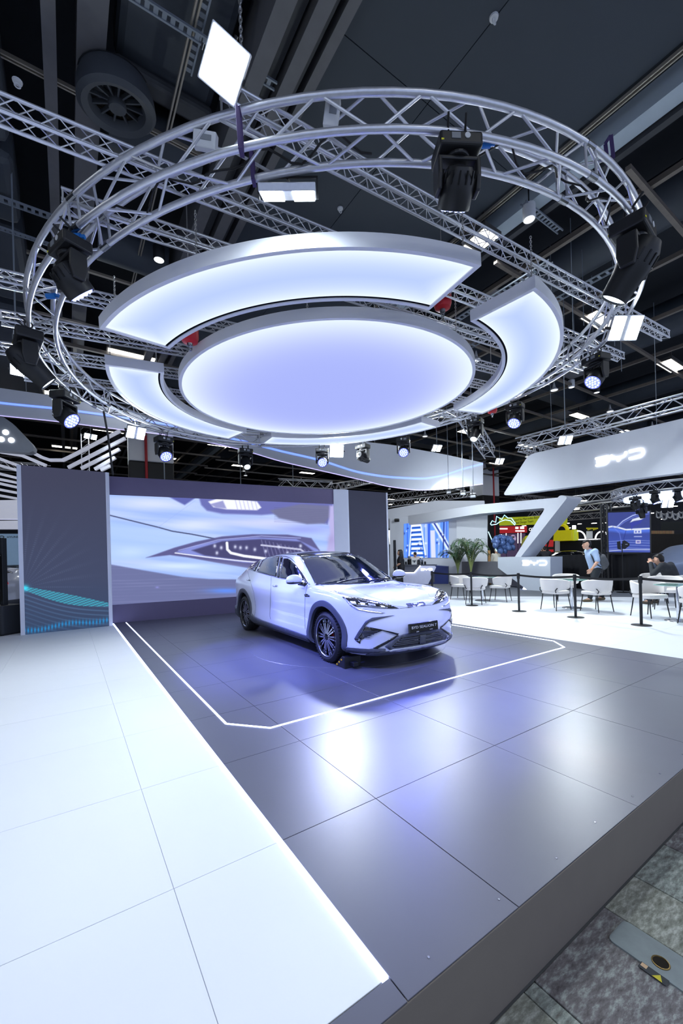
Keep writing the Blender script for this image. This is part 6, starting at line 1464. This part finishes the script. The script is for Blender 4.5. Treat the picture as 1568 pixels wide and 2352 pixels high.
# balloons
m_bal = mat('navy_balloon', (78, 104, 156), 0.12, 0.3, var=0.1, coat=0.6); r_ = np.random.default_rng(11); bc = [(1157, 1250), (1182, 1266), (1140, 1270)]
bme = MB().lathe([(0.004, -0.155), (0.012, -0.145), (0.03, -0.135), (0.085, -0.095), (0.122, -0.03), (0.13, 0.03), (0.105, 0.095), (0.055, 0.128), (0.003, 0.138)], 16).mesh('balloon', m_bal, True)
bxy = []
for k in range(400):
    if len(bxy) >= 38: break
    a, rr = r_.uniform(0, 2 * PI), math.sqrt(r_.uniform(0, 1)); px, py = 1157 + 24 * rr * math.cos(a), 1249 + 18 * rr * math.sin(a)
    if len(bxy) > 26: px, py = r_.uniform(1134, 1196), r_.uniform(1262, 1275)
    if all((px - q[0]) ** 2 + (py - q[1]) ** 2 > 42 for q in bxy): bxy.append((px, py))
for k, (px, py) in enumerate(bxy):
    o = link('balloon', bme); o.location = atD(px, py, 17.8 + r_.uniform(-0.25, 0.25)); o.rotation_euler = (r_.uniform(-0.6, 0.6), r_.uniform(-0.6, 0.6), r_.uniform(0, 6)); tag(o, 'shiny navy blue balloon in the cluster beside the white portal', 'balloon', 'navy balloons in a cluster')
# neon squiggle and neon bar
m_neon = glow('neon_cyan', (150, 226, 240), 1.6)
sq = [(1126, 1203), (1130, 1196), (1138, 1200), (1140, 1186), (1152, 1193), (1158, 1183), (1166, 1190), (1174, 1190), (1183, 1202), (1182, 1206), (1172, 1196), (1160, 1194), (1148, 1198), (1140, 1204), (1128, 1206), (1126, 1203)]
tag(MB().tube([atD(x, y, 19.0) for x, y in sq], 0.022, 6).build('neon_squiggle', m_neon, smooth=True), 'looping cyan neon line hanging inside the white portal', 'neon light')
tag(MB().cyl(atD(1121, 1221, 18.5), atD(1140, 1266, 18.5), 0.02, n=8).build('neon_bar', m_neon), 'slanted straight cyan neon bar beside the balloons', 'neon light')
# lime sign with two lines of lettering
lp = vplane(1145, 30, 1245, 27)
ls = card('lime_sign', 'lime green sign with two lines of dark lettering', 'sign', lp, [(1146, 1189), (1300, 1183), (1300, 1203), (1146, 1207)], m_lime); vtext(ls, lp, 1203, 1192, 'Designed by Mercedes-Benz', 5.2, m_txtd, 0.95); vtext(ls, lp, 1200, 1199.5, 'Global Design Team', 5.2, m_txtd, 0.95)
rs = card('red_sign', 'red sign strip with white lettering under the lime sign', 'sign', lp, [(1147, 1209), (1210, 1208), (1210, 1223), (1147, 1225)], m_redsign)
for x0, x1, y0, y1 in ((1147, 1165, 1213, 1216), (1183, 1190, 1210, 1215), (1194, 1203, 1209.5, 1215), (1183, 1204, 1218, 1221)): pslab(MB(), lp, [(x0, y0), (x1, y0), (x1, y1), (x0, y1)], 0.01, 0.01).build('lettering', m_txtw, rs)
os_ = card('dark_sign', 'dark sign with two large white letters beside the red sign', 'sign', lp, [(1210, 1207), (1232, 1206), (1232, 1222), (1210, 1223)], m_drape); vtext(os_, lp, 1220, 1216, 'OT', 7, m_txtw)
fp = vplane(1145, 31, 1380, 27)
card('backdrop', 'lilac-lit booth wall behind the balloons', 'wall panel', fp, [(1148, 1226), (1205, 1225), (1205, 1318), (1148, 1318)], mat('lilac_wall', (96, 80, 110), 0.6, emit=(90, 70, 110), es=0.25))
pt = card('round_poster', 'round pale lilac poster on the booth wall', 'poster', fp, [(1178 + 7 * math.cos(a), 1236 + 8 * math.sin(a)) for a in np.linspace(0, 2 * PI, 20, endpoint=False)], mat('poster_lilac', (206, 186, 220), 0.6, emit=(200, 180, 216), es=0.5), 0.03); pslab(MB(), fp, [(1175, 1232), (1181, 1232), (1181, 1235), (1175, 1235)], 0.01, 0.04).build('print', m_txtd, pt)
for k, px in enumerate((1162, 1189, 1196)): t = empty('light_tube', label='upright white light tube number %s from the red pipe' % ('one', 'two', 'three')[k], cat='light tube'); MB().cyl(fp(px, 1222, 1.0), fp(px, 1248, 1.0), 0.03, n=8).build('tube', m_txtw, t); MB().cyl(fp(px, 1248, 1.0), fp(px, 1249, 1.0), 0.05, n=8).build('cap', m_black, t); q3 = fp(px, 1249, 1.0); MB().cyl((q3.x, q3.y, 0), q3, 0.02, n=6).build('stand', m_black, t)
card('lime_arch', 'lime half-round panel behind the portal leg', 'panel', fp, [(1196, 1258)] + [(1212 + 15 * math.cos(a), 1248 + 18 * math.sin(a)) for a in np.linspace(PI, 2 * PI, 10)] + [(1228, 1258)], m_lime)
# red and black display frame
rf = card('display_frame', 'black display frame with red and yellow slanted stripes', 'display', fp, [(1228, 1222), (1272, 1220), (1272, 1312), (1228, 1314)], m_black)
for k in range(5): pslab(MB(), fp, [(1246 + k * 5, 1226), (1249 + k * 5, 1226), (1246 + k * 5, 1234), (1243 + k * 5, 1234)], 0.02, 0.03).build('stripe', m_redsign, rf)
for pts in (((1240, 1238), (1252, 1238), (1250, 1246), (1238, 1246)), ((1262, 1240), (1271, 1240), (1270, 1256), (1258, 1256)), ((1244, 1250), (1256, 1250), (1252, 1260), (1240, 1260)), ((1260, 1262), (1271, 1262), (1270, 1272), (1262, 1272))): pslab(MB(), fp, list(pts), 0.02, 0.03).build('stripe', m_redsign, rf)
pslab(MB(), fp, [(1234, 1238), (1240, 1238), (1236, 1262), (1230, 1262)], 0.02, 0.03).build('stripe', m_yel2, rf)
# giant yellow bag
bg = empty('giant_bag', label='giant yellow handbag-shaped display', cat='display'); bp_ = vplane(1268, 28, 1315, 27)
pslab(MB(), bp_, rnd([(1272, 1219), (1311, 1217), (1312, 1241), (1270, 1243)], 2), 1.2).build('body', m_yel2, bg); b = MB(); b.tube([bp_(1290 + 13 * math.cos(a), 1219 + 14 * math.sin(a), -0.5) for a in np.linspace(PI, 2 * PI, 16)], 0.12, 8); b.build('handle', m_yel2, bg, smooth=True)
pslab(MB(), bp_, [(1312, 1217), (1318, 1216), (1318, 1241), (1312, 1242)], 0.6, -0.3).build('side', m_lime, bg)
card('white_post', 'white square post under the giant yellow bag', 'post', bp_, [(1274, 1242), (1281, 1242), (1281, 1273), (1274, 1273)], m_whitewall, 0.3)
card('black_wall', 'low black booth wall right of the giant bag', 'wall panel', fp, [(1281, 1240), (1382, 1238), (1382, 1276), (1281, 1276)], m_drape)
ct = card('white_counter_top', 'thin white lit counter edge above the low black wall', 'counter', fp, [(1311, 1238.5), (1382, 1237), (1382, 1240), (1311, 1241)], m_txtw, 0.5)
for k, (cx, rr) in enumerate(((1328, 16), (1382, 15))):
    b = MB(); b.tube([fp(cx + rr * math.cos(a), 1238 + rr * 1.15 * math.sin(a), 0.3) for a in np.linspace(PI, 2 * PI, 20)], 0.05, 8); tag(b.build('neon_arch', m_txtw, smooth=True), 'glowing white neon arch %s' % ('beside the giant bag' if k == 0 else 'beside the black tower'), 'neon light')
card('white_machine', 'white panel display between the two neon arches', 'display', fp, [(1346, 1220), (1360, 1220), (1360, 1236), (1346, 1236)], m_whitewall)
ys_ = card('yellow_lettering', 'row of small yellow hanging letters between the neon arches', 'sign', fp, [(1345, 1211), (1374, 1211), (1374, 1212), (1345, 1212)], m_black, 0.05)
for k in range(9): pslab(MB(), fp, [(1346 + k * 3.1, 1212), (1348 + k * 3.1, 1212), (1348 + k * 3.1, 1215 + (k * 7) % 4), (1346 + k * 3.1, 1215 + (k * 7) % 4)], 0.02, 0.01).build('letter', m_yel2, ys_)
flood(atD(1318, 1211, 24), -_f, 0.22, 0.22, 'small dazzling star-like lamp beyond the giant bag', 0, False)
# far dark cars at the next stand reuse the car body
def far_car(D, px, head, label, paint, sc=0.9, lamp=True):
    p = atD(px, 1300, D); t = empty('car', (p.x, p.y, 0), (0, 0, head), label=label, cat='car'); t.scale = (sc, sc, sc)
    me = me2.copy(); me.materials.clear(); me.materials.append(paint); me.materials.append(m_under); link('body', me, t)
    for ch in list(car.children):
        n_ = ch.name.split('.')[0]
        if n_ in ('rear_side_window', 'quarter_window', 'front_side_window', 'windscreen', 'roof_glass', 'sill_cladding', 'rear_skirt', 'wheel_arch_cladding', 'headlight', 'window_trim') and ch.type == 'MESH':
            c = ch.copy(); COL.objects.link(c); c.parent = t
        if n_ == 'wheel': copy_tree(ch, t)
    return t
fc = far_car(12.6, 0, HEAD_L + 0.25, 'white car with a red tail lamp cut by the left edge', m_paint, 0.95)
fc.location = fc.location - _r * 2.02 + _f * 0.3; fc.location.z = 0
m_tail = mat('tail_red', (200, 24, 40), 0.2, emit=(200, 20, 40), es=0.4)
for s in (-1, 1):
    b = MB(); P = []
    for a, z in ((-2.655, 0.97), (-2.22, 1.0), (-2.24, 0.93), (-2.64, 0.80)):
        h_ = cast((a, s * 3, z), (0, -s, 0)); P.append((h_[0] if h_[0] else Vector((a, s * 0.7, z))) + Vector((0, s * 0.01, 0)))
    b.add(P + [p - Vector((0, s * 0.02, 0)) for p in P], [(0, 1, 2, 3), (7, 6, 5, 4), (0, 4, 5, 1), (1, 5, 6, 2), (2, 6, 7, 3), (3, 7, 4, 0)]); b.build('tail_lamp', m_tail, fc)
far_car(19, 10, HEAD_L + 0.9, 'dark blue car behind the white car at the left edge', mat('dark_paint', (46, 56, 72), 0.2, 0.3, coat=1.0), 0.95)
far_car(24.5, 1322, HEAD_A + 1.0, 'black car with a lit windscreen edge beyond the low black wall', mat('black_paint', (20, 21, 24), 0.2, 0.3, coat=1.0), 0.95)
m_strip = mat('strip_white_glow', (220, 222, 230), 0.5, emit=(210, 214, 236), es=0.32)  # slight emission stands in for light falling on the fascia and slats
# left neighbour stand: blue wall with lettering
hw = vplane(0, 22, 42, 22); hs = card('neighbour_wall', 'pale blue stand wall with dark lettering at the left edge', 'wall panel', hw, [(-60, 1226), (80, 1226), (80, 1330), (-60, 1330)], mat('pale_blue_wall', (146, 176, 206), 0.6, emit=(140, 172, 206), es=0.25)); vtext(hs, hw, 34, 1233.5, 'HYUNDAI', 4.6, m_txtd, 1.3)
b = MB(); b.tube([hw(4 + 5 * math.cos(a), 1233.5 + 2.6 * math.sin(a), 0.02) for a in np.linspace(0, 2 * PI, 16, endpoint=False)], 0.02, 5, closed=True); b.build('emblem', m_txtd, hs)
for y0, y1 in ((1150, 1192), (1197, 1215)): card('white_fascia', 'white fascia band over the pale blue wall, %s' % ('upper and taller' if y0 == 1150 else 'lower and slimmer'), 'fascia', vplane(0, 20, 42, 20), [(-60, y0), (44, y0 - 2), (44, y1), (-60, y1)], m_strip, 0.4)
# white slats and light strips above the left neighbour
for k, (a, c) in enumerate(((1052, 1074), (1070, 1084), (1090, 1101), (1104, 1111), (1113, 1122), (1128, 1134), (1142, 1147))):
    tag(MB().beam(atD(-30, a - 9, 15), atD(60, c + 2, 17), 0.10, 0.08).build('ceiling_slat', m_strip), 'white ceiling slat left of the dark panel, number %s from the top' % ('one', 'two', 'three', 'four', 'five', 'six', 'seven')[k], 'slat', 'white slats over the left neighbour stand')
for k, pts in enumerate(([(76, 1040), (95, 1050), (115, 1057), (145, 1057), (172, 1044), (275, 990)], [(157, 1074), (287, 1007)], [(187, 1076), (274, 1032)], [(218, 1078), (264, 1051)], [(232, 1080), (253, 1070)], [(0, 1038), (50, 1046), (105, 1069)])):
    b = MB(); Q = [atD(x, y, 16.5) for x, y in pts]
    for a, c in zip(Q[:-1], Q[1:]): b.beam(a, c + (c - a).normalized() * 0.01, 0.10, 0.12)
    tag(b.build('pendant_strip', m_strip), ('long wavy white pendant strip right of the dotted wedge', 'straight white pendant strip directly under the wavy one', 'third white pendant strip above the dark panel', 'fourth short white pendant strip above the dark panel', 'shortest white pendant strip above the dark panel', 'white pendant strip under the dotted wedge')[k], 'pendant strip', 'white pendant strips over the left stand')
wd = vplane(-20, 15.0, 80, 15.5); wg = card('dotted_wedge', 'grey-white wedge-shaped hanging sign with three glowing dots', 'sign', wd, [(-60, 950), (8, 958), (28, 972), (72, 1018)] + [(78, 1028), (76, 1036), (66, 1040)] + [(-60, 1030)], mat('wedge_grey', (190, 198, 210), 0.5), 0.4)
for px, py in ((13, 993), (3, 1009), (26, 1011)): b = MB(); p = wd(px, py, 0.005); b.cyl(p, p + wd.n * 0.02, 0.095, n=20); b.build('glowing_dot', m_logo, wg)
# upright truss mast far left and a leaning black cable
mp_ = empty('truss_mast', label='upright silver truss mast behind the left pendant strips', cat='truss')
p = atD(186, 1010, 19); q2 = Vector((p.x, p.y, 0))
for dx, dy in ((0, 0), (0.3, 0), (0, 0.3), (0.3, 0.3)): MB().cyl(q2 + Vector((dx, dy, 0.0)), q2 + Vector((dx, dy, 7.5)), 0.025, n=8).build('chord', m_alu, mp_)
b = MB()
for k in range(18): z = 2.6 + k * 0.3; b.cyl(q2 + Vector((0, 0, z)), q2 + Vector((0.3, 0, z + 0.3)), 0.012, n=5); b.cyl(q2 + Vector((0, 0, z + 0.3)), q2 + Vector((0, 0.3, z)), 0.012, n=5)
b.build('lacing', m_alu, mp_)['kind'] = 'stuff'
tag(MB().tube([atD(238, 945, 6.3), atD(248, 1000, 6.6), atD(259, 1090, 7.2)], 0.016, 6).build('drop_cable', m_cable), 'thick black cable dropping from the ring to the left panel', 'cable')
# letters of a far sign between the panels
wv = vplane(890, 30, 915, 30); vs_ = empty('far_sign', label='white zigzag letter of a far stand beside the right dark panel', cat='sign')
for a, c in (((893, 1218), (896, 1250)), ((896, 1250), (900, 1218)), ((900, 1218), (905, 1250)), ((905, 1250), (909, 1218))): MB().beam(wv(*a), wv(*c), 0.08, 0.1).build('stroke', m_txtw, vs_)
# truss pieces hanging over the middle background
def truss_seg(p0, p1, label, s=0.32, r=0.024):
    t = empty('background_truss', label=label, cat='truss'); p0, p1 = Vector(p0), Vector(p1); d = (p1 - p0).normalized(); sd = d.cross(Vector((0, 0, 1))).normalized()
    for a in (-1, 1):
        for h in (0, 1): MB().cyl(p0 + sd * a * s / 2 + Vector((0, 0, h * s)), p1 + sd * a * s / 2 + Vector((0, 0, h * s)), r, n=8).build('chord', m_alu, t, smooth=True)
    n = int((p1 - p0).length / s); b = MB()
    for k in range(n):
        q0, q1 = p0 + (p1 - p0) * k / n, p0 + (p1 - p0) * (k + 1) / n; e = k % 2
        for a in (-1, 1): b.cyl(q0 + sd * a * s / 2 + Vector((0, 0, e * s)), q1 + sd * a * s / 2 + Vector((0, 0, (1 - e) * s)), r * 0.5, n=5)
        for h in (0, 1): b.cyl(q0 + sd * (e - 0.5) * s + Vector((0, 0, h * s)), q1 - sd * (e - 0.5) * s + Vector((0, 0, h * s)), r * 0.5, n=5)
    b.build('lacing', m_alu, t)['kind'] = 'stuff'; return t
truss_seg(atD(1190, 1030, 14.0), atD(1700, 905, 9.5), 'silver truss running above the logo header'); truss_seg(atD(1060, 955, 12.0), atD(1125, 1052, 15.5), 'silver truss behind the end of the curved banner', 0.36)
truss_seg(atD(1200, 1035, 14.2), atD(1270, 1052, 16.5), 'short silver truss returning behind the logo header'); truss_seg(atD(640, 1118, 19), atD(764, 1124, 19), 'far silver truss just above the LED wall', 0.35); truss_seg(atD(764, 1128, 20), atD(860, 1108, 26), 'far silver truss leading away above the white return', 0.35)
truss_seg(atD(893, 1150, 26), atD(1060, 1125, 30), 'far silver truss above the reception wall', 0.4); truss_seg(atD(893, 1165, 30), atD(1090, 1140, 34), 'furthest silver truss above the reception wall', 0.4); truss_seg(atD(-40, 1075, 19), atD(110, 1085, 19), 'silver truss behind the left white slats', 0.35)
# second ring of the far stand with its light panel
r2 = empty('far_ring_truss', label='smaller far ring truss at the right edge', cat='truss'); cc = atD(1560, 1135, 13.5)
for rr, z in ((1.9, 0), (1.65, 0), (1.9, 0.25), (1.65, 0.25)): MB().tube([cc + Vector((rr * math.cos(a), rr * math.sin(a), z)) for a in np.linspace(0, 2 * PI, 64, endpoint=False)], 0.022, 8, closed=True).build('chord', m_alu, r2, smooth=True)
b = MB()
for k in range(48):
    a0, a1 = 2 * PI * k / 48, 2 * PI * (k + 1) / 48; e = k % 2
    for (ra, za), (rb, zb) in (((1.9, 0), (1.9, 0.25)), ((1.65, 0), (1.65, 0.25)), ((1.9, 0), (1.65, 0)), ((1.9, 0.25), (1.65, 0.25))):
        if e: ra, za, rb, zb = rb, zb, ra, za
        b.cyl(cc + Vector((ra * math.cos(a0), ra * math.sin(a0), za)), cc + Vector((rb * math.cos(a1), rb * math.sin(a1), zb)), 0.010, n=5, cap=False)
b.build('lacing', m_alu, r2)['kind'] = 'stuff'
fp2 = empty('far_light_panel', cc + Vector((0.1, 0.2, -0.12)), label='far oval glowing light panel inside the smaller ring', cat='light panel'); MB().lathe([(0.001, 0), (1.35, 0), (1.38, 0.02), (1.38, 0.14), (0.001, 0.14)], 48).build('panel', glow('far_panel', (200, 220, 255), 1.4), fp2)
for k, (px, py, lab) in enumerate(((1503, 1131, 'far black moving head at the left of the far oval panel'), (1555, 1126, 'far black moving head at the right of the far oval panel'), (1458, 1145, 'far black moving head at the left end of the smaller ring'), (1472, 1160, 'far black moving head with a red lens'))):
    moving_head(atD(px, py - 8, 12.2), 'wash' if k != 3 else 'beam', 0.5 * k, -0.4, lab, 0.8)
flood(atD(1534, 1157, 14), -_f + Vector((0, 0, -0.3)), 0.4, 0.28, 'bright floodlight below the smaller ring at right', 0)
# right neighbour: dark sign wall with lettering, wood slats, covered car
lx = vplane(1500, 22, 1568, 20); lw = card('dark_sign_wall', 'dark stand fascia with two white brand letterings at right', 'sign', lx, [(1523, 1199), (1640, 1196), (1640, 1216), (1523, 1219)], mat('navy_sign', (34, 42, 52), 0.5)); vtext(lw, lx, 1538, 1208.5, 'LEXUS', 4.6, m_txtw, 1.2); vtext(lw, lx, 1566, 1207.5, 'LEXUS', 4.6, m_txtw, 1.2)
for cx in (1530, 1558): b = MB(); b.tube([lx(cx + 3.2 * math.cos(a), 1208 + 2.4 * math.sin(a), 0.02) for a in np.linspace(0, 2 * PI, 14, endpoint=False)], 0.02, 5, closed=True); b.build('emblem', m_txtw, lw)
ww = empty('slatted_wall', label='wall of upright pale wood slats at right', cat='wall panel')
for k in range(20): x = 1496 + k * 2.6; pslab(MB(), lx, [(x, 1219), (x + 2.2, 1219), (x + 2.2, 1226), (x, 1226)], 0.1, -0.1).build('slat', mat('wood_%d' % k, (176 + (k * 13) % 20, 140 + (k * 7) % 18, 112), 0.6), ww)
card('dark_wall', 'dark patterned wall behind the far seated women', 'wall panel', lx, [(1495, 1226), (1640, 1226), (1640, 1276), (1495, 1276)], mat('charcoal_wall', (44, 42, 46), 0.7, var=0.2), 0.2)
for k in range(5):
    b = MB(); P = []; x0 = 1506 + k * 13; y0 = 1173 + (k % 2) * 4
    for i in range(7):
        for j in range(5): u, v = i / 6, j / 4; P.append(lx(x0 + 13 * u, y0 + 15 * v + 3 * math.sin(PI * u), 0.5 + 0.45 * math.sin(PI * u) * math.sin(PI * v)))
    b.add(P, [(i * 5 + j, (i + 1) * 5 + j, (i + 1) * 5 + j + 1, i * 5 + j + 1) for i in range(6) for j in range(4)]); o = b.build('fabric_shell', m_whitewall, smooth=True); so = o.modifiers.new('s', 'SOLIDIFY'); so.thickness = 0.03
    tag(o, 'white billowing fabric shell at right, number %s from the left' % ('one', 'two', 'three', 'four', 'five')[k], 'fabric shell', 'white fabric shells')
# covered car
m_cover2 = mat('grey_car_cover', (128, 140, 164), 0.6, var=0.08, nscale=4, bump=0.4, bscale=5)
cv2 = empty('covered_car', at(1590, 1349), (0, 0, HEAD_L + 0.25), label='car under a grey cloth cover at the right edge', cat='car'); vs2 = [(x, y * 1.04, max(0.0, z * 1.03) if z > 0.35 else 0.0) for x, y, z in V]
me = mesh_clean('cover', vs2, Fc, m_cover2); me.shade_smooth(); link('cover', me, cv2)
b = MB()
for k in range(14): a = (CAR_M.to_3x3() @ Vector((1, 0, 0))); x = -2.2 + k * 0.33; b.tube([(x, -0.97, 0.9), (x + 0.05, -1.02, 0.45), (x - 0.02, -1.06, 0.0)], 0.02, 6)
b.build('cloth_folds', m_cover2, cv2)['kind'] = 'stuff'
# wooden post beside the visitor
pw = atD(1124, 1300, 19.0); tag(MB().box((pw.x, pw.y, 0.8), (0.08, 0.08, 1.6)).build('wooden_post', mat('light_wood', (196, 150, 96), 0.6)), 'light wooden post left of the standing visitor', 'post')

# small floodlights lighting the portal and the reception
for px, py, D, d, lab in ((1063, 1133, 13.0, (0.75, 0.55, -0.25), 'small bright lamp left of the far column, over the portal'), (1030, 1130, 15.5, (0.7, 0.7, -0.35), 'small bright lamp above the reception screen'), (1087, 1139, 12.5, (0.85, 0.3, -0.25), 'small bright lamp nearest the far column')):
    flood(atD(px, py, D), d, 0.16, 0.14, lab, 45, False, rod=True, spread=130)
# rigging and lamps in the depth of the hall
rq = np.random.default_rng(21)
for k in range(11):
    x0, y0, z = rq.uniform(17, 34), rq.uniform(3, 30), rq.uniform(3.6, 6.6); L = rq.uniform(5, 9); a = (k % 2) * PI / 2 + rq.uniform(-0.1, 0.1)
    truss_seg((x0, y0, z), (x0 + L * math.cos(a), y0 + L * math.sin(a), z), 'distant hanging truss, %s in the hall depth' % (ORD[k] if k < 9 else ('tenth', 'eleventh')[k - 9]), 0.4, 0.03)
m_fl = glow('far_lamp', (255, 252, 244), 5.0)
for k in range(44):
    p = atD(rq.uniform(1180, 1568) if k % 4 else rq.uniform(893, 1110), rq.uniform(1148, 1226), rq.uniform(26, 40))
    if p.z < 2.2 or p.y > 46 or p.x > 45: continue
    t = empty('far_spotlight', p, (0, 0, -YAW), label='tiny distant hanging spotlight in the hall depth', cat='spotlight', group='tiny distant spotlights')
    MB().box((0, 0, 0.03), (0.34, 0.2, 0.05)).build('case', m_black, t); MB().box((0, -0.03, -0.01), (0.30, 0.18, 0.04)).build('lens', m_fl, t); MB().cyl((0, 0, 0.05), (0, 0, 7.62 - p.z), 0.01, n=4).build('rod', m_black, t)
